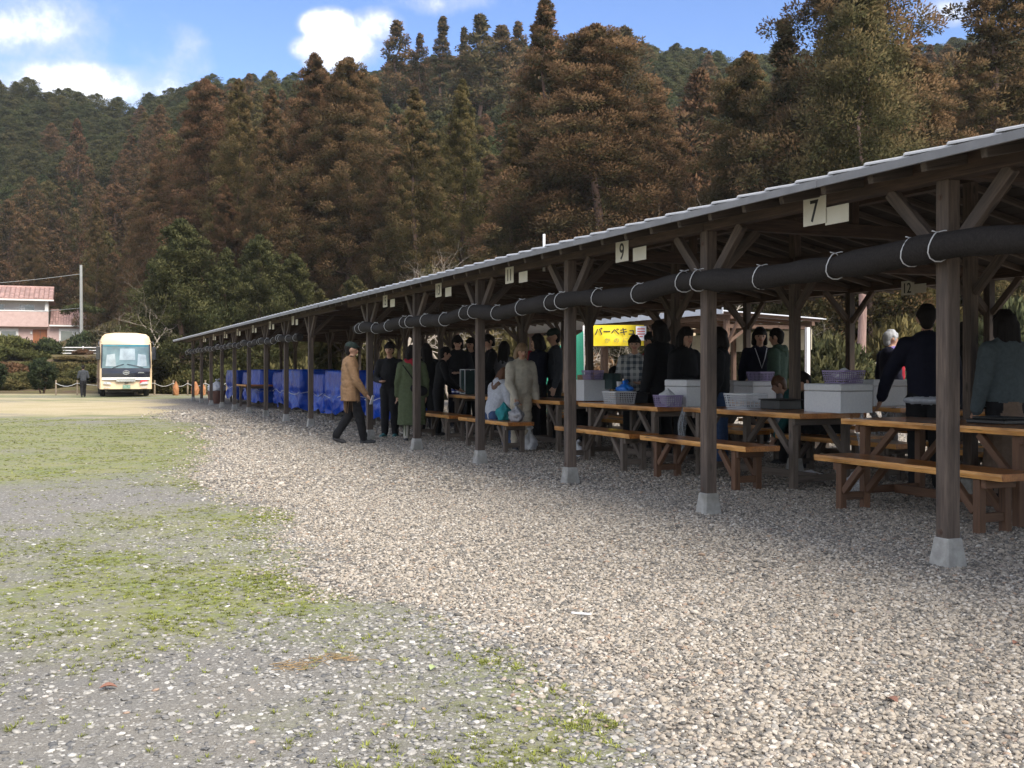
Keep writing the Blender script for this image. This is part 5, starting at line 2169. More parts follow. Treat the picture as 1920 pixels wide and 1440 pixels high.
def fuse(name, caps, mats, voxel, wrinkle=.0, seed=0, hems=None):
    """caps: (p0, r0, p1, r1, flat, side, material index) fused into one skin"""
    mb = MB()
    for p0, r0, p1, r1, fl, sd, mi in caps:
        vs_, fs = capsule(p0, r0, p1, r1, fl, sd)
        mb.add(vs_, fs, 0)
    me = mb.mesh(name + '_rough', [], fix=False)
    o = bpy.data.objects.new(name + '_rough', me)
    col.objects.link(o)
    md = o.modifiers.new('r', 'REMESH')
    md.mode = 'VOXEL'
    md.voxel_size = voxel
    sm = o.modifiers.new('s', 'SMOOTH')
    sm.factor = .5
    sm.iterations = 3
    dg = bpy.context.evaluated_depsgraph_get()
    out = bpy.data.meshes.new_from_object(o.evaluated_get(dg))
    out.name = name
    bpy.data.objects.remove(o)
    bpy.data.meshes.remove(me)
    out.materials.clear()
    for m in mats:
        out.materials.append(m)
    nv = len(out.vertices)
    co = np.empty(nv * 3, np.float32)
    out.vertices.foreach_get('co', co)
    co = co.reshape(-1, 3)
    best = np.full(nv, 9e9)
    idx = np.zeros(nv, np.int32)
    for p0, r0, p1, r1, fl, sd, mi in caps:
        a, b = np.array(p0, float), np.array(p1, float)
        ab = b - a
        L_ = max(1e-6, math.sqrt((ab ** 2).sum()))
        ax = ab / L_ if L_ > 1e-5 else np.array([0, 0, 1.])
        sx = np.array(sd, float)
        sx = sx - ax * (sx @ ax)
        if (sx ** 2).sum() < 1e-6:
            sx = np.array([0, 1., 0]) - ax * ax[1]
        sx /= math.sqrt((sx ** 2).sum())
        sy = np.cross(ax, sx)
        t = np.clip((co - a) @ ax / L_, 0, 1)
        q = co - (a + t[:, None] * ab)
        d = np.sqrt((q @ sx) ** 2 + (q @ sy / fl) ** 2 + (q @ ax) ** 2) - (r0 + (r1 - r0) * t)
        k = d < best
        best[k] = d[k]
        idx[k] = mi
    if wrinkle:
        no = np.empty(nv * 3, np.float32)
        out.vertices.foreach_get('normal', no)
        no = no.reshape(-1, 3)
        of = Vector((seed * 1.7, seed * .9, 3))
        w = np.array([mnoise.noise(Vector((c[0] * 9, c[1] * 9, c[2] * 13)) + of) + .6 * mnoise.noise(Vector((c[0] * 14 + c[2] * 10, c[1] * 14, c[2] * 26)) + of) for c in co.tolist()]) * 1.5
        w *= np.where(idx == 0, 0.06, 1.0)
        co = co + no * (w * wrinkle)[:, None]
        out.vertices.foreach_set('co', co.astype(np.float32).ravel())
    if hems:                                            # open hems end level
        for mi, zb in hems.items():
            k = (idx == mi) & (co[:, 2] < zb)
            co[k, 2] = zb + (co[k, 2] - zb) * .06
        out.vertices.foreach_set('co', co.astype(np.float32).ravel())
    npoly = len(out.polygons)
    ls = np.empty(npoly, np.int32)
    out.polygons.foreach_get('loop_start', ls)
    li = np.empty(len(out.loops), np.int32)
    out.loops.foreach_get('vertex_index', li)
    out.polygons.foreach_set('material_index', idx[li[ls]])
    out.polygons.foreach_set('use_smooth', np.ones(npoly, bool))
    out.update()
    return out


def person(label, px, Y=None, top=None, v=None, H=None, face=180., top_m='black', legs='black', hairm='hair', hair='short', shoe='shoe', arms=('down', 'down'), pose='stand',
           lean=0., bulk=1.0, voxel=.014, coat=None, skirt=None, head_turn=0., head_tilt=0., hood=None, seat=0.45, extras=None, wrinkle=.004, group=None, skin='skin', under=None, z0=0.):
    if Y is None:
        p = W(v, U(px, v))
    else:
        p = at(px, Y)
    if H is None:
        H = (zpx(top, p.y) - z0)
        if pose == 'sit':
            H = (H - seat) / .53 * 1.0
    e = empty('person', (p.x, p.y, z0), R(face), label, 'person', group)
    caps = []
    mats = [C_[skin], C_[top_m], C_[legs], C_[shoe], C_['eye'], C_['lip']]
    dz = 0.0
    if pose == 'sit':
        dz = seat / H - .465

    def P(x, y, z):
        return Vector((x * H, y * H, (z + dz) * H))
    piv = P(0, 0, .53)
    la = R(lean)

    def T(q):
        """lean the upper body forward (towards +y) about the hips"""
        d = q - piv
        return piv + Vector((d.x, d.y * math.cos(la) + d.z * math.sin(la), d.z * math.cos(la) - d.y * math.sin(la)))

    def cap(a, ra, b, rb, mi, fl=1.0, sd=(1, 0, 0)):
        caps.append((a, ra * H, b, rb * H, fl, sd, mi))
    B = bulk
    # trunk
    cap(P(0, 0, .50), .082 * (1 if legs == top_m else .98), P(0, 0, .56), .082, 2 if not (coat or pose == 'sit') else 1, .70)
    cap(T(P(0, 0, .57)), .084 * B, T(P(0, .004, .68)), .088 * B, 1, .70)
    cap(T(P(0, .004, .68)), .092 * B, T(P(0, -.004, .765)), .088 * B, 1, .66)
    cap(T(P(-.078, -.004, .792)), .040 * B, T(P(.078, -.004, .792)), .040 * B, 1, 1)
    cap(T(P(0, -.006, .80)), .046 * B, T(P(0, 0, .832)), .036, 1, .9)
    cap(T(P(0, -.002, .82)), .029, T(P(0, .012, .875)), .029, 0)
    # head, turned on the neck
    hc = T(P(0, .012, .925))
    ht, hl = R(head_turn), R(head_tilt)
    Rm = Matrix.Rotation(ht, 3, 'Z') @ Matrix.Rotation(-la * .4 - hl, 3, 'X')

    def Hd(x, y, z):
        return hc + Rm @ Vector((x * H, y * H, z * H))
    cap(Hd(0, -.010, .014), .050, Hd(0, .004, .010), .050, 0, .96)
    cap(Hd(0, .012, -.015), .041, Hd(0, .020, -.036), .027, 0, .95)
    cap(Hd(0, .050, .002), .0065, Hd(0, .060, -.012), .0095, 0)
    for s in (-1, 1):
        cap(Hd(s * .049, -.002, -.004), .010, Hd(s * .050, -.006, .010), .012, 0, .5, (0, 1, 0))
        cap(Hd(s * .019, .048, .008), .006, Hd(s * .021, .048, .008), .006, 4)
    cap(Hd(-.012, .050, -.026), .0055, Hd(.012, .050, -.026), .0055, 5)
    # arms
    A = {'down': ((.142, -.012, .63), (.148, .03, .49)), 'table': ((.14, .06, .645), (.09, .20, .575)), 'hold': ((.15, .01, .62), (.055, .15, .60)),
         'up': ((.165, .07, .69), (.12, .14, .80)), 'bent': ((.15, -.04, .63), (.13, .13, .58)), 'back': ((.15, -.05, .635), (.14, -.06, .50)), 'reach': ((.13, .13, .68), (.10, .27, .62)),
         'low': ((.145, .05, .62), (.12, .14, .50)), 'out': ((.19, .03, .64), (.23, .09, .51))}
    for s, an in zip((-1, 1), arms):
        el, wr = A[an]
        sh = T(P(s * .103, -.004, .79))
        eq, wq = T(P(s * el[0], el[1], el[2])), T(P(s * wr[0], wr[1], wr[2]))
        cap(sh, .041 * B, eq, .033 * B, 1)
        cap(eq, .033 * B, wq, .025 * B, 1)
        d = (wq - eq).normalized()
        sdv = d.cross(Vector((0, 0, 1)) if abs(d.z) < .8 else Vector((0, 1, 0))).normalized()
        if abs(d.z) > .8:
            sdv = Vector((0, 1, 0))
        pal = wq + d * .045 * H
        cap(wq + d * .01 * H, .019, pal, .023, 0, .55, sdv)
        curl = d.cross(sdv) * (-.010 * H)
        for k, ln in enumerate((.036, .042, .040, .031)):
            o_ = sdv * ((k - 1.5) * .0105 * H)
            b0 = pal + d * .012 * H + o_
            b1 = b0 + d * ln * .6 * H + curl * .5
            cap(b0, .0072, b1, .0066, 0)
            cap(b1, .0066, b1 + d * ln * .45 * H + curl * 1.2, .0058, 0)
        th = wq + d * .022 * H + sdv * (.02 * H)
        cap(th, .0085, th + d * .024 * H + sdv * .016 * H, .0072, 0)
    # legs
    LG = {'stand': [((-.046, 0, .50), (-.052, .012, .28), (-.056, -.012, .05), (-.066, .075, .018)), ((.046, 0, .50), (.054, .0, .28), (.060, -.016, .05), (.078, .066, .018))],
          'walk': [((-.044, 0, .50), (-.046, -.015, .285), (-.046, -.135, .075), (-.046, -.058, .022)), ((.044, 0, .50), (.046, .085, .285), (.046, .125, .050), (.046, .215, .026))],
          'sit': [((-.05, -.01, .49), (-.06, .215, .495), (-.06, .215, .285), (-.065, .30, .245)), ((.05, -.01, .49), (.06, .215, .495), (.06, .20, .285), (.07, .285, .245))]}
    for hp, kn, an, to in LG[pose]:
        h_, k_ = P(*hp), P(*kn)
        if pose == 'sit':
            fl_ = -dz * H
            a_ = Vector((an[0] * H, an[1] * H, .05 * H))
            t_ = Vector((to[0] * H, to[1] * H, .018 * H))
        else:
            a_, t_ = P(*an), P(*to)
        wd_ = 1.12 if legs in ('black', 'beigep', 'jeans', 'darkgrey') else 1.0
        cap(h_, .056 * wd_, k_, .043 * wd_, 2)
        cap(k_, .043 * wd_, a_ + Vector((0, 0, .012 * H)), .034 * wd_, 2)
        heel = a_ + Vector((0, -.012 * H, -.022 * H))
        cap(heel, .026, t_, .023, 3, .85)
    hems = {}
    if coat:                                            # (bottom z, radius, material key)
        zb, rb, mk = coat
        mats.append(C_[mk])
        ci = len(mats) - 1
        cap(T(P(0, -.004, .76)), .100 * B, P(0, 0, .56), .112 * B, ci, .72)
        cap(P(0, 0, .60), .108 * B, P(0, 0, zb + .02), rb, ci, .74)
        hems[ci] = (zb + .01) * H
    if skirt:
        zb, rb, mk = skirt
        mats.append(C_[mk])
        cap(P(0, 0, .58), .086, P(0, 0, zb), rb, len(mats) - 1, .8)
        hems[len(mats) - 1] = zb * H
    if extras:
        for a, ra, b, rb, mk, fl in extras:
            mats.append(C_[mk])
            cap(T(P(*a)) if a[2] > .5 else P(*a), ra, T(P(*b)) if b[2] > .5 else P(*b), rb, len(mats) - 1, fl)
    body = fuse('body', caps, mats, voxel, wrinkle, len(label), hems)
    link('body', body, e)
    # hair or cap
    hcaps = []

    def hcap(a, ra, b, rb, fl=1.0, sd=(1, 0, 0), mi=0):
        hcaps.append((a, ra * H, b, rb * H, fl, sd, mi))
    hm = [C_[hairm]]
    if hair in ('short', 'bob', 'long', 'cap'):
        hcap(Hd(0, -.016, .026), .053, Hd(0, .006, .030), .051, .96)
        hcap(Hd(0, -.030, .006), .046, Hd(0, -.034, -.018), .036, .8)
        if hair != 'cap':
            for q in range(7):
                a = q * .9
                hcap(Hd(.016 * math.cos(a), .0 + .018 * math.sin(a), .070), .018, Hd(.044 * math.cos(a), .0 + .042 * math.sin(a), .030), .017)
            hcap(Hd(-.026, .036, .048), .014, Hd(.026, .038, .046), .012)
            rs5 = random.Random(len(label))
            for q in range(6):
                fx = -.036 + .0145 * q
                hcap(Hd(fx, .040 - abs(fx) * .3, .048), .011, Hd(fx * 1.1 + .006, .047 - abs(fx) * .35, .020 + rs5.uniform(-.006, .014)), .006)
            hcap(Hd(-.045, .012, .020), .013, Hd(-.047, .008, -.004), .009)
            hcap(Hd(.045, .012, .020), .013, Hd(.047, .008, -.004), .009)
    if hair in ('bob', 'long'):
        ln = -.055 if hair == 'bob' else -.15
        for s in (-1, 1):
            hcap(Hd(s * .046, -.006, .02), .020, Hd(s * .050, -.010, -.055), .019)
        hcap(Hd(0, -.042, .0), .048, Hd(0, -.052, ln), .050 if hair == 'long' else .040, .55)
        hcap(Hd(-.03, -.036, .0), .03, Hd(-.034, -.050, ln * .95), .028)
        hcap(Hd(.03, -.036, .0), .03, Hd(.034, -.050, ln * .9), .028)
    if hair == 'cap':
        hcap(Hd(0, -.012, .036), .054, Hd(0, .010, .034), .052, .95, mi=1)
        hcap(Hd(-.022, .064, .032), .012, Hd(.022, .064, .032), .012, .45, (0, 1, 0), mi=1)
        hcap(Hd(-.026, .084, .026), .010, Hd(.026, .084, .026), .010, .45, (0, 1, 0), mi=1)
        hm.append(C_['cap'])
    if hcaps:
        hmesh = fuse('hair', hcaps, hm, .010, .0018, len(label) + 3)
        link('hair', hmesh, e)
    if hood:
        hc2 = []
        for a in range(9):
            t = math.pi * (a / 8.) + math.pi
            q = T(P(.058 * math.cos(t), -.015 + .048 * math.sin(t) * .9, .845 - .018 * abs(math.sin(t))))
            hc2.append((q, .026 * H, q + Vector((0, -.004 * H, -.004 * H)), .026 * H, 1, (1, 0, 0), 0))
        hc2.append((T(P(0, -.060, .835)), .036 * H, T(P(0, -.070, .785)), .022 * H, .8, (1, 0, 0), 0))
        link('hood', fuse('hood', hc2, [C_[hood]], .012, .002, 4), e)
    e['_h'] = H
    return e, (lambda x, y, z: T(P(x, y, z))), H


def strap(e, pts, rad, mat, name='strap'):
    mb = MB()
    mb.tube(pts, rad, 5, cap=True)
    mb.obj(name, mat, e, smooth=True)


# the walking man in the tan coat
e, T_, H_ = person('person in a tan canvas coat and dark green cap walking towards the tables', 657, Y=18.2, H=1.74, face=-78, top_m='tan', legs='black', hair='cap', arms=('down', 'low'), pose='walk',
                   coat=(.42, .132, 'tan'), bulk=1.18, voxel=.012, wrinkle=.007, extras=[((-.03, 0, .835), .042, (.03, .0, .835), .042, 'black', .9)])
mb = MB()
mb.box((0, 0, 0), (.012, .085, .16))
q = Matrix.Rotation(R(-78), 3, 'Z') @ T_(.135, .20, .44) + Vector(e.location)
o = mb.obj('phone', M['cup'], None, q, (0, R(18), R(-20)), bevel=.004)
tag(o, 'white phone held in the hand of the person in the tan coat', 'phone')
for sx, z_ in ((.145, .47), (.06, .40)):
    pass
person('person in black holding something blue, standing behind the sixth post', 731, Y=20.0, top=643, face=172, arms=('down', 'hold'), legs='black', shoe='tealshoe', bulk=1.1, voxel=.013)
e, T_, H_ = person('person in a long olive green coat with a red hood, seen from behind', 772, Y=18.9, H=1.70, face=10, top_m='olive', legs='khaki', hair='bob', coat=(.17, .150, 'olive'), hood='red', bulk=1.25, voxel=.013, wrinkle=.006, arms=('down', 'down'))
strap(e, [T_(-.10, -.085, .80), T_(-.03, -.125, .70), T_(.04, -.135, .60), T_(.07, -.13, .57)], .010, C_['black'])
bag = fuse('satchel', [((.02 * H_, -.155 * H_, .56 * H_), .05 * H_, (.10 * H_, -.14 * H_, .53 * H_), .055 * H_, .6, (1, 0, 0), 0)], [C_['black']], .012, .003, 2)
o = link('satchel', bag, None, e.location, e.rotation_euler)
tag(o, 'black crossbody bag slung on the back of the long olive coat', 'bag')
person('person with long black hair in black, half hidden right of the fifth post', 800, v=7.0, top=645, face=20, hair='long', bulk=1.1)
person('person in black bending towards the farthest table, facing right', 822, v=6.8, top=650, face=-75, hair='short', arms=('table', 'table'), lean=10, bulk=1.1)
person('tall person in black with a bob behind the farthest table', 858, v=8.25, top=630, face=185, hair='bob', arms=('hold', 'hold'), bulk=1.2, head_tilt=18)
person('person mostly hidden behind the fourth post', 884, v=8.7, top=634, face=150, hair='bob', bulk=1.05)
person('person in a black jacket facing left, right of the fourth post', 919, v=8.15, top=628, face=105, hair='short', arms=('table', 'hold'), bulk=1.15, head_tilt=14)
person('person with long black hair and a grey top, seen from behind', 945, v=8.35, top=641, face=-15, top_m='grey', hair='long', bulk=1.1)
e, T_, H_ = person('person in a beige padded jacket and beige trousers between bench and table', 977, v=6.80, top=645, face=-155, top_m='beige', legs='beigep', hairm='fairhair', hair='bob', arms=('down', 'low'), bulk=1.28, voxel=.012, wrinkle=.008, head_tilt=8)
bag_blob('silvery quilted handbag resting on the bench in front of the person in beige', W(6.42, U(968, 6.42), .492), (.10, .17, .24), M['silver'], 'handbag', 21, 'handbag', True)
e, T_, H_ = person('seated person in a white sailor-collared hoodie with brown hair, back to the yard', 923, v=6.42, top=700, H=1.62, face=-50, top_m='white', legs='jeans', hairm='brownhair', hair='long', pose='sit', seat=.50, lean=22, head_tilt=20, arms=('table', 'table'), bulk=1.2, voxel=.012, hood='white', wrinkle=.006)
bag_blob('teal cloth bag on the bench beside the seated person in white', W(6.42, U(944, 6.42), .492), (.11, .15, .28), M['teal'], 'bag', 22, 'cloth_bag', False)
person('person with black hair and a crimson scarf behind the person in beige', 1010, v=8.15, top=627, face=60, top_m='navy', hair='bob', arms=('hold', 'hold'), bulk=1.2, extras=[((-.04, .07, .80), .05, (.02, .085, .70), .06, 'red', .7)])
person('person in a cap raising a hand, beside the third post', 1040, v=8.5, top=617, face=100, top_m='darkgrey', hair='cap', arms=('down', 'up'), bulk=1.1)
person('person in black bent low over the table right of the third post', 1090, v=8.1, H=1.70, face=-72, arms=('reach', 'reach'), lean=62, hair='short', bulk=1.2, head_tilt=-10)
person('person in a plaid flannel shirt facing the yard', 1190, v=8.35, top=630, face=172, top_m='plaid', hair='short', arms=('hold', 'down'), bulk=1.12, voxel=.012)
person('tall person in black with a hat of hair, left of the fourth middle post', 1238, v=7.98, top=603, face=40, hair='bob', bulk=1.25)
person('person in red half hidden behind the tall person in black', 1222, v=8.9, top=624, face=110, top_m='red', hair='long', bulk=1.15)
person('person with long dark hair left of the second post, looking right', 1284, v=8.1, top=615, face=-140, hair='long', arms=('hold', 'hold'), bulk=1.3)
person('person in a black top and blue jeans right of the second post', 1350, v=8.1, top=615, face=70, legs='jeans', hair='bob', bulk=1.2)
e, T_, H_ = person('person in a dark jacket with a white lanyard in the back row', 1424, v=10.75, top=615, face=180, top_m='navy', hair='bob', bulk=1.15)
strap(e, [T_(-.05, .055, .83), T_(-.025, .085, .74), T_(0, .085, .66), T_(.025, .085, .74), T_(.05, .055, .83)], .007, M['cup'], 'lanyard')
person('person in a dark green hooded jacket turned away in the back row', 1458, v=10.7, top=617, face=55, top_m='green', legs='darkgrey', hair='short', hood='green', bulk=1.3, arms=('bent', 'bent'))
person('bent person with tied brown hair and a teal smock reaching left', 1520, v=9.25, H=1.62, face=75, top_m='teal', hairm='brownhair', hair='short', arms=('reach', 'reach'), lean=38, seat=.46, pose='sit', bulk=1.15)
person('bent person with black hair behind the large foam box', 1556, v=9.2, H=1.68, face=105, hair='short', arms=('table', 'table'), lean=34, seat=.46, pose='sit', bulk=1.15)
person('grey-haired person in a navy and red jacket looking right', 1668, v=11.9, top=620, face=-80, top_m='navy', hairm='greyhair', hair='short', bulk=1.2, extras=[((.03, .075, .79), .045, (.02, .085, .62), .05, 'red', .7), ((-.02, .02, .835), .04, (.02, .02, .835), .04, 'lilac', .9)])
e, T_, H_ = person('tall person in a navy sweater with a pale hem, just left of the first post', 1738, v=8.25, top=573, face=-20, top_m='navy', hair='short', arms=('out', 'down'), bulk=1.2, voxel=.012,
                   extras=[((-.03, 0, .497), .092, (.03, 0, .497), .092, 'white', .30)])
person('person in a dark jacket looking right, just right of the first post', 1806, v=10.6, top=606, face=-85, top_m='black', legs='darkgrey', hair='bob', bulk=1.15, arms=('hold', 'hold'))
person('person with long black hair in a grey-teal sweater and brown skirt at the right edge', 1886, v=8.35, top=583, face=10, top_m='greyteal', hair='long', skirt=(.14, .125, 'brownskirt'), bulk=1.3, voxel=.012)
person('person in a dark grey suit walking beside the parked bus', 156, Y=50.2, H=1.52, face=25, top_m='darkgrey', legs='black', hair='short', pose='walk', bulk=1.1, arms=('hold', 'hold'))

# ------------------------------------------------------------------ the bus
M['cream'] = pm('cream_bus_paint', (.74, .56, .35), (.70, .53, .33), scale=2, rough=.3, coat=.4, dirt=(.5, .38, .24), damt=.25)
M['creamwhite'] = pm('white_bus_band', (.85, .84, .82), (.8, .79, .78), rough=.3, coat=.4)
M['buspanel'] = pm('black_bus_panel', (.012, .013, .02), (.016, .017, .024), rough=.15, coat=.5)
M['chrome'] = pm('chrome_trim', (.72, .73, .75), (.65, .66, .68), rough=.2, metal=.9)
M['lampglass'] = pm('lamp_glass', (.62, .64, .66), (.35, .36, .38), scale=12, rough=.15, coat=.5)
M['rubber'] = pm('tyre_rubber', (.02, .02, .02), (.035, .034, .032), rough=.9)
M['busred'] = pm('red_bus_mark', (.55, .05, .06), (.50, .04, .05), rough=.4)
M['platem'] = pm('green_number_plate', (.10, .22, .15), (.25, .34, .28), scale=9, rough=.5)
M['brownwood'] = pm('brown_bus_side', (.10, .06, .045), (.06, .04, .03), rough=.5)


def glass_mat(name, c, rough=.06):
    """window glass that mirrors the bright sky over a dim room"""
    m = pm(name, c, tuple(q * .6 for q in c), scale=1.6, rough=rough, spec=.9, coat=1.0)
    m.node_tree.nodes['Principled BSDF'].inputs['Coat Roughness'].default_value = .03
    return m


M['windscreen'] = glass_mat('windscreen_glass', (.16, .24, .26))
M['windscreen'].node_tree.nodes['Principled BSDF'].inputs['Coat Weight'].default_value = .25
M['windscreen'].node_tree.nodes['Principled BSDF'].inputs['Specular IOR Level'].default_value = .5
M['tealglass'] = glass_mat('tinted_visor_glass', (.05, .22, .25))
M['painted_glare'] = glass_mat('painted_windscreen_reflection', (.36, .43, .45))  # pale tone that paints the whitish reflection on the windscreen
M['window'] = glass_mat('window_glass', (.05, .06, .08))
M['housewin'] = glass_mat('house_window_glass', (.10, .11, .13), .12)


def bus():
    Y0 = 51.0
    x0 = (236.5 - 960) / F_PX * Y0
    e = empty('bus', (x0, Y0, .02), R(22), 'cream coloured coach with a black front band parked at the far edge of the yard', 'bus')
    Wd, Ht, L_ = 2.36, 3.06, 10.5
    hw = Wd / 2
    # body: front profile in the y-z plane (front at y = 0), rounded sides by rings along y
    mb = MB()
    sec = [(-hw, .36), (-hw, 1.2), (-hw * .995, 2.0), (-hw * .97, 2.62), (-hw * .90, 2.88), (-hw * .78, 3.0), (-hw * .4, Ht), (hw * .4, Ht), (hw * .78, 3.0), (hw * .90, 2.88), (hw * .97, 2.62), (hw * .995, 2.0), (hw, 1.2), (hw, .36)]
    rings = []
    for y, off in ((0, 0), (.05, 1), (.5, 2), (2, 2), (L_ - .1, 2), (L_, 1)):
        r_ = []
        for x, z in sec:
            yy = y
            k = 1.0
            if off == 0:
                k = .955
                yy = .02 + max(0, z - 1.15) * .17 + (abs(x) / hw) ** 4 * .12
            elif off == 1 and y < 1:
                yy = .10 + max(0, z - 1.15) * .18 + (abs(x) / hw) ** 4 * .10
            elif off == 2 and y < 1:
                yy = .55 + max(0, z - 1.15) * .25
            zz = z
            if off == 0 and z > 2.5:
                zz = z - (z - 2.5) * .22
            r_.append((x * k, yy, zz))
        rings.append(r_)
    n = len(sec)
    vs_ = [p for r_ in rings for p in r_]
    fs = []
    for j in range(len(rings) - 1):
        for i in range(n):
            i2 = (i + 1) % n
            fs.append((j * n + i, j * n + i2, (j + 1) * n + i2, (j + 1) * n + i))
    fs.append(tuple(range(n)))
    fs.append(tuple(reversed(range((len(rings) - 1) * n, len(rings) * n))))
    mb.add(vs_, fs)
    mb.obj('body', M['cream'], e, smooth=True, angle=35)

    def front(x, z, lift=.0):
        """point on the front skin"""
        zz = z
        return Vector((x, .02 + max(0, zz - 1.15) * .17 + (abs(x) / hw) ** 4 * .12 - lift, z))

    def panel(name, poly, mat, lift, thick=.02, nsub=6, parent=e):
        """poly: quad (x,z) corners bl, br, tr, tl laid on the front skin"""
        bl, br, tr, tl = [Vector((a, b)) for a, b in poly]
        m = MB()
        V_, F_ = [], []
        for j in range(nsub + 1):
            for i in range(nsub + 1):
                a = bl.lerp(br, i / nsub).lerp(tl.lerp(tr, i / nsub), j / nsub)
                V_.append(front(a.x, a.y, lift))
        nn = nsub + 1
        for j in range(nsub):
            for i in range(nsub):
                a = j * nn + i
                F_.append((a, a + 1, a + nn + 1, a + nn))
        b = len(V_)
        V2 = [v + Vector((0, thick, 0)) for v in V_]
        m.add(V_ + V2, F_ + [tuple(reversed([q + b for q in f])) for f in F_])
        rim = [i for i in range(nn)] + [nn * (j + 1) - 1 for j in range(1, nn)] + [nn * nn - 2 - i for i in range(nn - 1)] + [nn * (nn - 1 - j) for j in range(1, nn - 1)]
        k = len(rim)
        m.f += [(rim[i], rim[i] + b, rim[(i + 1) % k] + b, rim[(i + 1) % k]) for i in range(k)]
        m.m += [0] * k
        return m.obj(name, mat, parent, smooth=True, angle=40)
    ws = panel('windscreen', [(-1.07, 1.36), (1.07, 1.36), (1.04, 2.50), (-1.04, 2.50)], M['windscreen'], .012)
    for s in (-1, 1):
        panel('pillar', [(s * 1.072, 1.37), (s * 1.13, 1.37), (s * 1.10, 2.52), (s * 1.042, 2.50)], M['buspanel'], .013)
    panel('visor', [(-1.03, 2.40), (1.03, 2.40), (1.02, 2.485), (-1.02, 2.485)], M['tealglass'], .026, .008)
    panel('pale_reflection', [(-.30, 1.75), (.42, 1.75), (.40, 2.30), (-.26, 2.30)], M['painted_glare'], .0225, .008)  # this and the next two: added pale patches imitating reflections on the glass
    panel('side_reflection', [(-.92, 1.45), (-.45, 1.45), (-.50, 2.05), (-.86, 2.0)], M['painted_glare'], .0225, .008)
    panel('side_reflection', [(.50, 1.45), (.95, 1.45), (.90, 2.0), (.55, 2.05)], M['painted_glare'], .0225, .008)
    panel('front_band', [(-1.09, .92), (1.09, .92), (1.09, 1.35), (-1.09, 1.35)], M['buspanel'], .014)
    panel('white_band', [(-1.08, .80), (1.08, .80), (1.08, .915), (-1.08, .915)], M['creamwhite'], .013)
    panel('red_mark', [(.60, .66), (.90, .66), (.98, .80), (.68, .80)], M['busred'], .016, .008, 2)
    panel('name_panel', [(-.44, .715), (.42, .715), (.42, .875), (-.44, .875)], M['chrome'], .03, .02, 2)
    panel('number_plate', [(-.16, .22 + .16), (.20, .38), (.20, .56), (-.16, .56)], M['platem'], .03, .012, 2)
    panel('grille', [(-.07, .615), (.09, .615), (.09, .68), (-.07, .68)], M['buspanel'], .018, .01, 2)
    for s in (-1, 1):
        hl = panel('headlight', [(s * 1.02, .60), (s * .62, .585), (s * .72, .70), (s * 1.0, .72)], M['lampglass'], .02, .02, 3)
        fl = panel('fog_lamp', [(s * .98, .43), (s * .70, .43), (s * .70, .475), (s * .98, .475)], M['lampglass'], .016, .012, 3)
    # maker's round emblem on the band
    m = MB()
    n = 28
    ring = [Vector((.145 * math.cos(2 * math.pi * k / n), 0, .095 * math.sin(2 * math.pi * k / n))) for k in range(n + 1)]
    m.tube(ring, .018, 6, cap=False)
    m.bar((-.135, 0, .012), (.135, 0, .012), .02, .020)
    m.bar((-.135, 0, -.026), (.135, 0, -.026), .02, .020)
    m.bar((-.06, 0, .03), (.06, 0, .03), .016, .02)
    p_ = front(0, 1.15, .02)
    m.obj('emblem', M['chrome'], e, p_, (R(0), 0, 0))
    m = MB()
    for k in range(2):
        m.box((0, 0, .03 * k), (.30 - .05 * k, .008, .018))
    m.obj('badge', M['chrome'], e, front(.68, 1.13, .022))
    # wipers
    for x1, x2 in ((-.62, -.10), (.05, .78)):
        m = MB()
        a, b = front(x1 if x1 < 0 else x2, 1.38 if x1 > 0 else 1.36, .05), front(x2 if x1 < 0 else x1, 1.55, .035)
        m.tube([a, (a + b) / 2 + Vector((0, -.02, .02)), b], .014, 5)
        m.obj('wiper', M['buspanel'], e, smooth=True)
    # mirrors on arms
    for s in (-1, 1):
        m = MB()
        m.tube([(s * 1.10, .25, 2.60), (s * 1.22, -.10, 2.62), (s * 1.24, -.18, 2.40)], .025, 6)
        ar = m.obj('mirror_arm', M['buspanel'], e, smooth=True)
        m = MB()
        m.box((s * 1.25, -.20, 2.06), (.19, .10, .62))
        m.obj('mirror', M['buspanel'], ar, bevel=.03)
    # side windows, door and skirt
    for s in (-1, 1):
        for k in range(6):
            m = MB()
            m.box((s * (hw + .004), 1.55 + k * 1.45, 2.05), (.014, 1.38, .86))
            m.obj('side_window', M['window'], e)
        m = MB()
        m.box((s * (hw + .006), L_ / 2, .75), (.012, L_ - 1.6, .18))
        m.obj('side_stripe', M['brownwood'], e)
    m = MB()
    m.box((-hw - .06, .62, 1.25), (.05, .80, 1.70))
    d = m.obj('door', M['brownwood'], e, bevel=.02)
    m = MB()
    m.box((-hw - .088, .62, 1.60), (.012, .60, .80))
    m.obj('door_window', M['window'], d)
    wm = MB()
    wm.lathe([(.0, -.13), (.30, -.13), (.46, -.12), (.49, -.06), (.49, .06), (.46, .12), (.30, .13), (.0, .13)], 24)
    tyre = wm.mesh('tyre', M['rubber'], smooth=True, angle=40)
    rm = MB()
    rm.lathe([(.0, .10), (.10, .14), (.26, .135), (.29, .14)], 20)
    rim = rm.mesh('rim', M['chrome'], smooth=True, angle=40)
    for s in (-1, 1):
        for y in (2.1, 7.6):
            w = link('wheel', tyre, e, (s * (hw - .16), y, .47), (0, R(90) * s, 0))
            link('rim', rim, w)
    m = MB()
    m.box((0, L_ / 2 + .25, .30), (Wd - .75, L_ - .6, .16))
    m.obj('underframe', M['rubber'], e)
    # no interior: the pale windscreen patches are reflections put in as colour
    return e


bus()

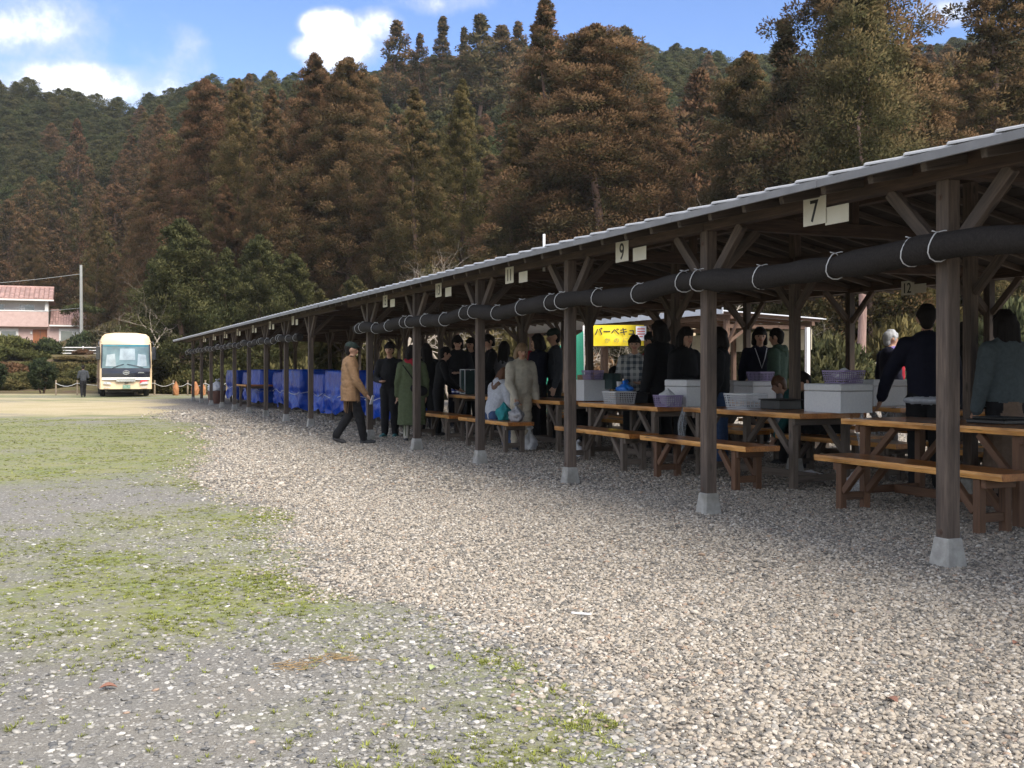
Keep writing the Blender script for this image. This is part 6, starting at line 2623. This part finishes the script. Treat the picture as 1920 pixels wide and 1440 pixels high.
# ------------------------------------------------------------------ house on the terrace
M['pink'] = pm('pink_render_wall', (.52, .385, .36), (.46, .335, .31), scale=3, rough=.9, dirt=(.36, .24, .22), damt=.4)
M['whitewall'] = pm('white_render_wall', (.62, .60, .58), (.55, .53, .52), scale=3, rough=.9)
M['rooftile'] = pm('salmon_roof_tile', (.34, .215, .19), (.26, .16, .14), scale=3, rough=.8, rand=.22, dirt=(.5, .30, .26), damt=.5)
M['whitetrim'] = pm('white_trim', (.75, .74, .73), (.66, .65, .64), rough=.6)
M['doorwood'] = pm('orange_door_wood', (.30, .105, .035), (.22, .07, .025), scale=8, rough=.6, stretch=(1, 1, .2))
M['dark'] = pm('dim_room', (.03, .03, .035), (.05, .05, .055), rough=.9)


def house():
    Yh = 118.
    k = Yh / F_PX
    X = lambda px: (px - 960) * k
    Z = lambda py: H_EYE + (HOR - py) * k
    g = float(hill_z(X(60), Yh))
    e = empty('house', (X(60), Yh, 0), R(22), 'pink two-storey house with a salmon tiled roof on the terrace', 'house')
    ox = X(60)
    e.scale = (1.08, 1, 1)

    def box(name, xa, xb, za, zb, y0, y1, mat, parent=e, bevel=0.):
        m = MB()
        m.box(((xa + xb) / 2 - ox, (y0 + y1) / 2, (za + zb) / 2), (xb - xa, y1 - y0, zb - za))
        return m.obj(name, mat, parent, bevel=bevel)
    xl, xr = X(-130), X(84)
    gz = g - 1.0
    zu = Z(611)
    box('wall', xl, xr, gz, zu, .9, 8, M['pink'])
    box('wall', xl, xr, zu + .002, Z(560), .9, 8, M['whitewall'])
    box('balcony_front', xl - .1, X(86), Z(611), Z(584), .0, .16, M['pink'])
    box('balcony_rail', xl - .1, X(86.6), Z(584) + .003, Z(582), -.04, .2, M['whitetrim'])
    box('balcony_floor', xl, X(86), Z(612.5), Z(611) - .003, .0, 1.0, M['pink'])
    box('pillar', X(80.5), X(86), Z(582) + .003, Z(562), .02, .3, M['whitetrim'])
    box('downpipe', X(86.6), X(88.6), gz, Z(612), .55, .67, M['whitetrim'])
    # upper windows
    for a, b in ((2, 15), (40, 63)):
        f = box('window', X(a) - .08, X(b) + .08, Z(583), Z(570), .84, .92, M['whitetrim'])
        box('pane', X(a), X(b), Z(582), Z(571), .82, .838, M['housewin'], f)
    c = box('curtain', X(41), X(48), Z(582), Z(572), .81, .818, M['lampglass'])
    # ground floor: window and door
    f = box('window', X(7), X(38), Z(650), Z(616), .82, .93, M['whitetrim'])
    box('pane', X(11), X(34), Z(648), Z(621), .80, .818, M['housewin'], f)
    d = box('door', X(61), X(84), Z(650), Z(617), .84, .93, M['doorwood'])
    box('door_panel', X(72), X(73), Z(648), Z(619), .82, .838, M['brownwood'], d)
    box('lamp', X(57), X(59.5), Z(626), Z(621), .78, .90, M['whitetrim'])
    # lower wing on the right
    xw = X(172)
    box('wall', xr + .002, xw, gz, Z(607), .5, 7, M['pink'])
    f = box('window', X(103), X(147), Z(648), Z(615), .40, .53, M['whitetrim'])
    box('pane', X(106), X(124), Z(646), Z(620), .37, .398, M['housewin'], f)
    box('pane', X(125), X(144), Z(646), Z(620), .37, .398, M['lampglass'], f)

    def roof(xa, xb, zlow, zhigh, ylow, yhigh, nx):
        th = math.atan2(zhigh - zlow, yhigh - ylow)
        L_ = math.hypot(zhigh - zlow, yhigh - ylow)
        m = MB()
        m.prism([(ylow, zlow), (yhigh, zhigh), (yhigh, zhigh - .18), (ylow, zlow - .18)], xa - ox, xb - ox, axis='x')
        rf_ = m.obj('roof', M['rooftile'], e)
        # rows of pan tiles
        ny = 9
        w = (xb - xa) / nx
        t = MB()
        tl_ = L_ / ny
        t.tube([(0, 0, 0), (0, tl_ * 1.05, 0)], [w * .50, w * .47], 8)
        tm = t.mesh('tile', M['rooftile'], smooth=True, angle=50)
        for i in range(nx):
            for j in range(ny):
                a = (j + .0) / ny
                link('roof_tile', tm, rf_, (xa - ox + w * (i + .5), ylow + (yhigh - ylow) * a, zlow + (zhigh - zlow) * a - .02 + .03), (th, 0, 0), (1, 1, .45))
        m = MB()
        m.box(((xa + xb) / 2 - ox, ylow - .06, zlow - .12), (xb - xa + .1, .12, .16))
        m.obj('gutter', M['whitetrim'], e)
        m = MB()
        m.tube([(xa - ox, yhigh, zhigh + .06), (xb - ox, yhigh, zhigh + .06)], .16, 8)
        m.obj('ridge', M['rooftile'], e, smooth=True, angle=50)
        m = MB()
        m.prism([(yhigh, zhigh), (2 * yhigh - ylow, zlow), (2 * yhigh - ylow, zlow - .18), (yhigh, zhigh - .18)], xa - ox, xb - ox, axis='x')
        m.obj('roof', M['rooftile'], e)
    roof(X(-140), X(94), Z(561), Z(535), -.5, 4.2, 30)
    roof(X(88.5), X(176), Z(608), Z(579), -.2, 3.7, 20)


house()

# garden pine behind the pole
e = empty('garden_pine', (at(152, 112).x, 112, float(hill_z(at(152, 112).x, 112))), 0, 'flat-topped garden pine in front of the low house wing', 'tree')
rs_ = np.random.RandomState(3)
zc = zpx(590, 112) - float(hill_z(at(152, 112).x, 112))
C = np.array([[x, rs_.randn() * .5, zc + .9 - abs(x) * .30 + rs_.randn() * .1] for x in np.linspace(-1.9, 1.9, 26)])
O = np.tile(np.array([[0, 0, 1.]]), (26, 1))
c = link('crown', sprig_mesh('crown', C, O, np.full(26, .5), 90, rs_, (.15, .35), (.05, .1), .45), e)
c['rust'], c['tone'] = .0, .55
mb = MB()
mb.tube([(0, 0, 0), (.1, 0, zc * .5), (-.15, 0, zc * .8), (.0, 0, zc + .6)], [.14, .11, .09, .05], 7)
mb.tube([(-.1, 0, zc * .7), (-.9, 0, zc + .3)], [.06, .03], 5)
mb.tube([(-.1, 0, zc * .75), (.9, 0, zc + .4)], [.06, .03], 5)
mb.obj('trunk', M['bark'], e, smooth=True)

# utility pole with its wires
Yp = 108.
e = empty('utility_pole', (at(153, Yp).x, Yp, float(hill_z(at(153, Yp).x, Yp))), 0, 'grey concrete utility pole standing beside the house', 'utility pole')
M['polegrey'] = pm('concrete_pole', (.36, .37, .36), (.30, .31, .30), scale=3, rough=.85)
mb = MB()
hp = zpx(497, Yp) - float(hill_z(at(153, Yp).x, Yp))
mb.tube([(0, 0, -.3), (-.06, 0, hp)], [.19, .13], 12)
mb.obj('pole', M['polegrey'], e, smooth=True, angle=50)
mb = MB()
pts = [Vector((-.06 - 26 * k / 12, 2 * k / 12, hp - .9 - .09 * 12 * math.sin(math.pi * k / 12) * .8 - .3 * k / 12)) for k in range(13)]
mb.tube(pts, .030, 4, cap=False)
mb.obj('wire', M['polegrey'], e, smooth=True)
mb = MB()
mb.tube([(-.06, 0, hp * .52), (-5, 2.2, hp * .52 - .25), (-8.5, 4, hp * .55)], .026, 4, cap=False)
mb.obj('wire', M['polegrey'], e, smooth=True)

# white guard rail along the terrace edge
Yg = 92.
xg0, xg1 = at(108, Yg).x, at(250, Yg).x
zg = zpx(663, Yg)
e = empty('guard_rail', (xg0, Yg, zg), 0, 'white guard rail along the terrace above the bus', 'railing')
for z in (0.02, .26, .52):
    mb = MB()
    mb.tube([(0, 0, z), (xg1 - xg0, 0, z)], .045, 8)
    mb.obj('rail', M['whitetrim'], e, smooth=True, angle=50)
for k in range(4):
    mb = MB()
    mb.box((k * (xg1 - xg0) / 3, 0.06, .1), (.10, .06, 1.1))
    mb.obj('rail_post', M['whitetrim'], e)


# ------------------------------------------------------------------ shrubs on the bank
def bush_mesh(seed, rx, ry, rz, n, ns, ln=(.08, .19), wd=(.045, .09), top=.0, rc=(.18, .34)):
    rs = np.random.RandomState(seed)
    g = rs.randn(n, 3)
    g /= np.linalg.norm(g, axis=1, keepdims=True)
    g[:, 2] = np.abs(g[:, 2]) * 1.0 if top else g[:, 2]
    k = .72 + .28 * rs.rand(n, 1)
    C = g * k * np.array([rx, ry, rz]) + np.array([0, 0, rz * (0.15 if top else 1.0)])
    return sprig_mesh('leaves', C, g, rc[0] + (rc[1] - rc[0]) * rs.rand(n), ns, rs, ln, wd, .85)


BUSH = [bush_mesh(71, 1.0, .9, .8, 90, 90, top=1), bush_mesh(72, 1.2, .9, .7, 90, 90, top=1), bush_mesh(73, .8, .8, 1.0, 90, 90, top=1)]
TOPI = bush_mesh(75, .62, .6, .85, 150, 60, (.06, .14), (.03, .06), rc=(.08, .16))


def bush(label, px, Y, w, h, rust, tone, group=None, mesh=None, name='shrub', stem=None, lift=0., top=None):
    X = (px - 960) / F_PX * Y
    if top:
        h = max(.3, (zpx(top, Y) - float(hill_z(X, Y))) / 1.15)
    e = empty(name, (X, Y, float(hill_z(X, Y)) - .05), rt.uniform(0, 6), label, 'shrub', group)
    c = link('leaves', mesh or rt.choice(BUSH), e, (0, 0, lift), None, (w, w, h))
    c['rust'], c['tone'] = rust, tone
    mb = MB()
    for k in range(3):
        a = k * 2.1
        mb.tube([(.08 * math.cos(a), .08 * math.sin(a), 0), (.3 * math.cos(a) * w, .3 * math.sin(a) * w, .5 * h + lift)], [.05, .02], 5)
    mb.obj('stem', M['bark'], e, smooth=True)
    return e


bush('clipped dark green barrel-shaped shrub left of the walking person', 80, 58.5, 1.12, 1.0, .02, .02, 'clipped shrubs on the lawn', TOPI, 'clipped_shrub', lift=.28)
bush('clipped dark green shrub cut by the left edge of the frame', -12, 58.5, 1.05, 1.0, .02, .05, 'clipped shrubs on the lawn', TOPI, 'clipped_shrub', lift=.28)
for px, Y, w, top, ru, to, lab in (
        (18, 84, 2.1, 632, .0, 1.0, 'bright yellow-green bush under the house window'), (52, 82, 1.5, 652, .0, .95, 'yellow-green bush in front of the orange door'), (90, 86, 1.2, 636, .0, .2, 'dark green bush right of the orange door'),
        (48, 92, .8, 640, .0, .1, 'small dark conifer-like bush between the yellow-green bushes'), (-25, 80, 2.0, 640, .0, .9, 'yellow-green bush at the left edge'), (20, 70, 1.7, 682, .9, .1, 'purplish brown leafless bush on the bank'),
        (45, 67, 1.2, 690, .3, .9, 'low yellowish bush beside the clipped barrel shrub'), (122, 72, 1.6, 676, .5, .9, 'olive brush left of the walking person'), (148, 70, 1.5, 690, .3, 1.0, 'yellow-olive brush behind the walking person'),
        (134, 80, 1.2, 668, 1.0, .9, 'orange-brown bush on the bank above the walking person'), (170, 69, 1.3, 680, .2, .8, 'green brush beside the bus door'), (108, 66, 1.3, 706, .4, 1.0, 'low tan brush right of the clipped barrel shrub'),
        (178, 76, 1.4, 668, .6, .5, 'brown brush behind the bus mirror'), (2, 65, 1.3, 704, .5, .9, 'low tawny bush at the foot of the bank'), (170, 98, 1.8, 610, .0, .15, 'dark green bush behind the guard rail'),
        (200, 98, 2.0, 615, .4, .4, 'olive bush behind the guard rail right end'), (156, 88, .9, 655, .9, .0, 'small purple-brown bush in front of the guard rail'), (70, 76, 1.5, 672, .1, .95, 'yellow-green brush above the clipped barrel shrub'),
        (300, 60, 1.3, 690, .3, .8, 'weedy bush right of the bus'), (350, 58, 1.2, 692, .3, .9, 'weedy bush behind the far end of the shelter'), (420, 58, 1.4, 682, .1, .8, 'pale green bush seen between the far posts'),
        (560, 52, 1.5, 655, .3, .6, 'olive bush seen through the far shelter'), (640, 48, 1.5, 640, .3, .5, 'dark olive bush seen behind the brown-coated person'), (720, 46, 1.4, 645, .4, .6, 'tawny bush seen behind the person in black'),
        (905, 46, 1.6, 600, .6, .8, 'golden bush seen under the shelter roof by the fourth post'), (1000, 44, 1.5, 600, .5, .8, 'olive-gold bush seen by the raised hand'), (1120, 42, 1.3, 660, .9, .2, 'reddish bush under the yellow banner'),
        (1560, 40, 1.6, 620, .2, .3, 'dark green bush behind the two bent people'), (1690, 44, 1.8, 590, .5, .8, 'golden-olive bush behind the tall navy sweater'), (1760, 46, 1.8, 580, .3, .3, 'dark olive bush behind the first post'),
        (1900, 44, 2.0, 580, .1, .15, 'dark green bush at the right edge behind the shelter')):
    bush(lab, px, Y, w, 1, ru, to, 'shrubs along the forest edge and bank', top=top)

# ------------------------------------------------------------------ rope fence and bundles along the far edge
M['fencewood'] = pm('fence_post_wood', (.26, .21, .15), (.18, .14, .10), scale=10, rough=.9)
M['orange'] = pm('orange_brown_sacking', (.40, .19, .085), (.30, .125, .055), scale=9, rough=.9, bump=.6, bscale=12, bdist=.04)
e = empty('rope_fence', at(300, 54.5), 0, 'low rope fence on thin posts along the far edge of the yard', 'fence')
xs_ = [at(px, 54.5).x - at(300, 54.5).x for px in (105, 145, 290, 325, 352, 385, 425, 470)]
for x in xs_:
    mb = MB()
    mb.tube([(x, 0, -.1), (x, 0, .78)], .045, 7)
    mb.obj('fence_post', M['fencewood'], e, smooth=True, angle=50)
for a, b in zip(xs_[:-1], xs_[1:]):
    mb = MB()
    mb.tube([(a + (b - a) * k / 10, -.05, .62 - .16 * math.sin(math.pi * k / 10)) for k in range(11)], .013, 5, cap=False)
    mb.obj('rope', M['tie'], e, smooth=True)
for px, w, h, lab in ((330, .15, .72, 'rust orange sack standing against a fence post right of the bus'), (366, .20, .72, 'wide rust orange sack seen beside the first two far posts'), (380, .14, .6, 'small rust orange heap between the far posts')):
    bag_blob(lab, at(px, 54.2), (w, w, h), M['orange'], 'sack', px, 'sack', False, 'rust orange sacks by the fence', .8)
# brown tub with a clear bag at the far end of the shelter
p = at(406, 2520 / (757 - 695.))
e = empty('tub', (p.x, p.y, 0), 0, 'brown tub filled with a white plastic bag near the far end of the shelter', 'tub')
mb = MB()
mb.lathe([(.0, .02), (.28, .0), (.34, .45), (.36, .46), (.35, .50), (.31, .49), (.30, .1)], 20)
mb.obj('tub_body', pm('brown_tub', (.14, .06, .04), (.10, .045, .03), rough=.6), e, smooth=True, angle=50)
bag_blob('white plastic bag stuffed in the brown tub', (p.x, p.y, .42), (.30, .30, .46), M['milky'], seed=31)

# ------------------------------------------------------------------ small shed with the banner behind the shelters
M['shedwood'] = wood('shed_wood', (.19, .115, .08), (.11, .065, .045), rough=.85)
M['shedroof'] = pm('pale_metal_roof', (.58, .60, .64), (.50, .52, .56), scale=2, rough=.4, dirt=(.42, .43, .45), damt=.3)
ub0, ub1 = 23.0, 30.4
e = empty('open_shed', W(17.4, 26.7), TH, 'small open timber shed with a pale metal roof behind the shelter', 'shed')
for v, zt in ((-1.3, 2.60), (1.3, 2.46)):
    for u in (-3.4, 0, 3.4):
        timber('post', (v, u, 0), (v, u, zt), .12, .12, M['shedwood'], e)
    timber('beam', (v, -3.65, zt + .061), (v, 3.65, zt + .061), .10, .12, M['shedwood'], e)
for u in (-3.4, 0, 3.4):
    timber('tie_beam', (-1.24, u, 2.42), (1.24, u, 2.42), .08, .10, M['shedwood'], e, side=(0, 1, 0))
    for s in (-1, 1):
        timber('brace', (-1.3, u + s * .062, 2.0), (-1.3, u + s * .55, 2.59), .06, .08, M['shedwood'], e)
    timber('brace', (-1.238, u, 2.0), (-.7, u, 2.366), .06, .08, M['shedwood'], e, side=(0, 1, 0))
for k in range(9):
    u = -3.6 + .9 * k
    timber('rafter', (-1.55, u, 2.745), (1.55, u, 2.60), .05, .07, M['shedwood'], e, side=(0, 1, 0))
mb = MB()
n = 60
for k in range(n):
    a0, a1 = -3.75 + 7.5 * k / n, -3.75 + 7.5 * (k + 1) / n
    z0 = .02 if k % 2 else 0
    mb.box((0, (a0 + a1) / 2, 2.72 + z0), (3.3, a1 - a0, .02), rot=(0, R(2.7), 0))
mb.obj('roof_sheet', M['shedroof'], e)
timber('fascia', (-1.67, -3.78, 2.80), (-1.67, 3.78, 2.80), .02, .16, M['shedroof'], e)
timber('back_board', (1.36, -3.5, 2.1), (1.36, 3.5, 2.1), .02, .55, pm('cream_board', (.60, .54, .40), (.52, .46, .34), rough=.8), e)
timber('chimney_pipe', (.9, -3.9, 1.0), (.9, -3.9, 2.4), .10, .10, M['whitetrim'], e)
for du in (1.9, 3.1):
    timber('post', (1.9, du, 0), (1.9, du, 3.0), .10, .10, pm('fresh_post_wood', (.50, .40, .26), (.42, .33, .21), rough=.8) if du < 2 else MATS['fresh_post_wood'], e)

# yellow banner
Yb = 31.5
k = Yb / F_PX
bw, bh = (1207 - 1111) * k, (649 - 610) * k
e = empty('banner', (at(1159, Yb).x, Yb, zpx(629, Yb)), R(-4), 'yellow banner with black Japanese lettering for barbecue behind the shed posts', 'banner')
mb = MB()
nx, nz = 24, 6
vs_, fs = [], []
for j in range(nz + 1):
    for i in range(nx + 1):
        a, b = i / nx - .5, j / nz - .5
        vs_.append((a * bw, .03 * math.sin(a * 9) + .015 * math.sin(b * 7 + a * 4), b * bh))
for j in range(nz):
    for i in range(nx):
        q = j * (nx + 1) + i
        fs.append((q, q + 1, q + nx + 2, q + nx + 1))
M['yellow'] = pm('yellow_banner_cloth', (.85, .66, .02), (.80, .60, .02), rough=.6)
link('cloth', mesh_np('cloth', np.array(vs_), np.array(fs), M['yellow'], True), e)
t = text_mesh('バーベキュー', .245, .002, None, .006)
link('lettering', t, e, (.03, -.05, .12), (R(90), 0, 0))
M['greyink'] = pm('grey_print', (.40, .36, .10), (.38, .34, .10), rough=.6)
t = text_mesh('か  の  に', .17, .002, M['greyink'], .001)
link('lettering', t, e, (-.05, -.05, -.14), (R(90), 0, 0))
mb = MB()
mb.box((0, 0, 0), (.30, .01, .42))
e = empty('notice', (at(1202, Yb - .4).x, Yb - .4, zpx(625, Yb - .4)), 0, 'white notice with red lines beside the yellow banner', 'notice')
mb.obj('sheet', M['cup'], e)
mb = MB()
for q in range(4):
    mb.box((.0, -.008, .13 - q * .075), (.22 if q != 3 else .1, .006, .035))
mb.obj('print', pm('red_print', (.6, .12, .10), (.5, .1, .1), rough=.6), e)
for px, py in ((1206, 642),):
    pass

# green netting on white poles behind the third post
M['greennet'] = pm('green_netting', (.02, .22, .14), (.03, .28, .18), scale=30, rough=.7)
e = empty('net_fence', at(1078, 34), R(20), 'green netting on a white pole behind the third post', 'net fence')
mb = MB()
vs_ = [(-1.0 + 1.3 * i / 10, .05 * math.sin(i), .55 + .0 * i) for i in range(11)] + [(-1.0 + 1.3 * i / 10, .05 * math.sin(i), 1.75 + .08 * i - .02 * math.sin(i * .9)) for i in range(11)]
mb.add(vs_, [(i, i + 1, i + 12, i + 11) for i in range(10)])
mb.obj('netting', M['greennet'], e, fix=False)
mb = MB()
mb.tube([(.32, 0, 0), (.30, 0, 2.7)], .03, 7)
mb.obj('net_pole', M['whitetrim'], e, smooth=True)
# low green rail fence in the sunlit clearing on the right
e = empty('net_fence', at(1660, 40), 0, 'low green net fence with a white top rail behind the grey-haired person', 'net fence')
mb = MB()
mb.tube([(-2.6, 0, zpx(681, 40)), (4.5, 0, zpx(681, 40))], .03, 6)
mb.obj('top_rail', M['whitetrim'], e, smooth=True)
for k in range(5):
    mb = MB()
    mb.tube([(-2.5 + 1.7 * k, .04, 0), (-2.5 + 1.7 * k, .04, 1.55)], .03, 6)
    mb.obj('net_pole', M['whitetrim'], e, smooth=True)
for z in range(9):
    pass
mb = MB()
for k in range(36):
    mb.bar((-2.5 + k * .195, .02, .75), (-2.5 + k * .195, .02, 1.52), .012, .012)
for k in range(9):
    mb.bar((-2.5, .035, .75 + k * .095), (4.4, .035, .75 + k * .095), .012, .014)
o = mb.obj('netting', M['greennet'], e)

# another pale roof behind the gap between the two shelters
e = empty('back_roof', W(15.2, 34), TH, 'white-edged roof of another shelter behind the gap between the two shelters', 'shelter')
for v in (-1.5, 1.5):
    for u in (-3, 0, 3):
        timber('post', (v, u, 0), (v, u, 3.0 if v < 0 else 2.55), .11, .11, M['shedwood'], e)
mb = MB()
mb.prism([(-2.0, 3.20), (2.2, 2.62), (2.2, 2.68), (-2.0, 3.26)], -3.6, 3.6)
mb.obj('roof_sheet', M['shedroof'], e)
timber('beam', (-1.5, -3.4, 3.06), (-1.5, 3.4, 3.06), .09, .12, M['shedwood'], e)
timber('beam', (1.5, -3.4, 2.61), (1.5, 3.4, 2.61), .09, .12, M['shedwood'], e)
# thin pipe standing above the roof
o = MB()
o.tube([(0, 0, -.4), (0, 0, .30)], .02, 8)
pu = U(1020, 8.27)
po = o.obj('vent_pipe', M['whitetrim'], None, W(6.9, U(1020, 6.9), 3.05), None, smooth=True, angle=50)
tag(po, 'short white pipe sticking up above the shelter roof', 'pipe')

# ------------------------------------------------------------------ small things lying on the ground
M['leaf'] = pm('fallen_leaf', (.26, .125, .085), (.17, .08, .055), scale=20, rough=.8)
M['leafgreen'] = pm('pale_green_leaf', (.34, .40, .18), (.28, .34, .14), scale=20, rough=.6)
M['strawm'] = pm('straw', (.32, .22, .11), (.24, .16, .07), scale=20, rough=.8)


def leaf(label, px, py, size, mat, rz, name='leaf'):
    Y = ylin(py)
    p = at(px, Y)
    mb = MB()
    pts = []
    for k in range(9):
        a = k / 8.
        w = math.sin(math.pi * a) ** .8 * .32
        pts.append((a - .5, w, .10 * math.sin(a * 3)))
    for k in range(8):
        a, b = pts[k], pts[k + 1]
        mb.add([(a[0], -a[1], a[2] + a[1] * .5), (a[0], 0, a[2]), (b[0], 0, b[2]), (b[0], -b[1], b[2] + b[1] * .5)], [(0, 1, 2, 3)])
        mb.add([(a[0], a[1], a[2] + a[1] * .4), (a[0], 0, a[2]), (b[0], 0, b[2]), (b[0], b[1], b[2] + b[1] * .4)], [(3, 2, 1, 0)])
    z = float(ground_z(np.array([p.x]), np.array([Y]))[0])
    o = mb.obj(name, mat, None, (p.x, Y, z + .008), (.05, .05, rz), fix=False)
    o.scale = (size,) * 3
    tag(o, label, 'leaf')


leaf('curled reddish brown leaf on the bare yard at lower left', 203, 1299, .07, M['leaf'], .4)
leaf('pale green leaf lying on the pebbles near the gravel edge', 813, 1258, .06, M['leafgreen'], 1.2)
leaf('brown leaf on the gravel at lower right', 1672, 1333, .06, M['leaf'], 2.0)
leaf('rusty leaf among the stones near the bottom right edge', 1905, 1222, .05, M['leaf'], .7)
for lab, px, py, w in (('patch of dry straw litter on the bare yard, larger of the two', 640, 1240, .42), ('patch of dry straw litter on the bare yard, smaller of the two', 545, 1255, .30)):
    Y = ylin(py)
    p = at(px, Y)
    rs2 = random.Random(px)
    mb = MB()
    for k in range(45):
        a = rs2.uniform(0, 6.28)
        c = Vector((rs2.gauss(0, w * .14), rs2.gauss(0, w * .12), rs2.uniform(0, .010)))
        d = Vector((math.cos(a), math.sin(a), rs2.uniform(-.1, .15))) * rs2.uniform(.012, .035)
        mb.bar(c - d, c + d, .0022, .002)
    z = float(ground_z(np.array([p.x]), np.array([Y]))[0])
    o = mb.obj('straw_litter', M['strawm'], None, (p.x, Y, z + .008), (0, 0, .2))
    tag(o, lab, 'straw', 'straw litter patches', 'stuff')
mb = MB()
mb.box((0, 0, 0), (.10, .012, .006))
Y = ylin(1171)
o = mb.obj('wood_chip', M['cup'], None, (at(1090, Y).x, Y, float(ground_z(np.array([at(1090, Y).x]), np.array([Y]))[0]) + .03), (.05, .1, .1))
tag(o, 'white sliver of wood lying on the gravel', 'chip')

# ------------------------------------------------------------------ thin haze volume, added to lift the dark trees on the hill
hz = bpy.data.materials.new('haze_air')
hz.use_nodes = True
hz.node_tree.nodes.clear()
_o = hz.node_tree.nodes.new('ShaderNodeOutputMaterial')
_v = hz.node_tree.nodes.new('ShaderNodeVolumePrincipled')
_v.inputs['Color'].default_value = (.86, .90, .96, 1)
_v.inputs['Density'].default_value = .00016
hz.node_tree.links.new(_v.outputs[0], _o.inputs['Volume'])
mb = MB()
mb.box((0, 720, 74), (1100, 1640, 152))
haze = mb.obj('haze', hz)
tag(haze, 'thin pale haze added to lift the dark trees on the hill', None, None, 'stuff')
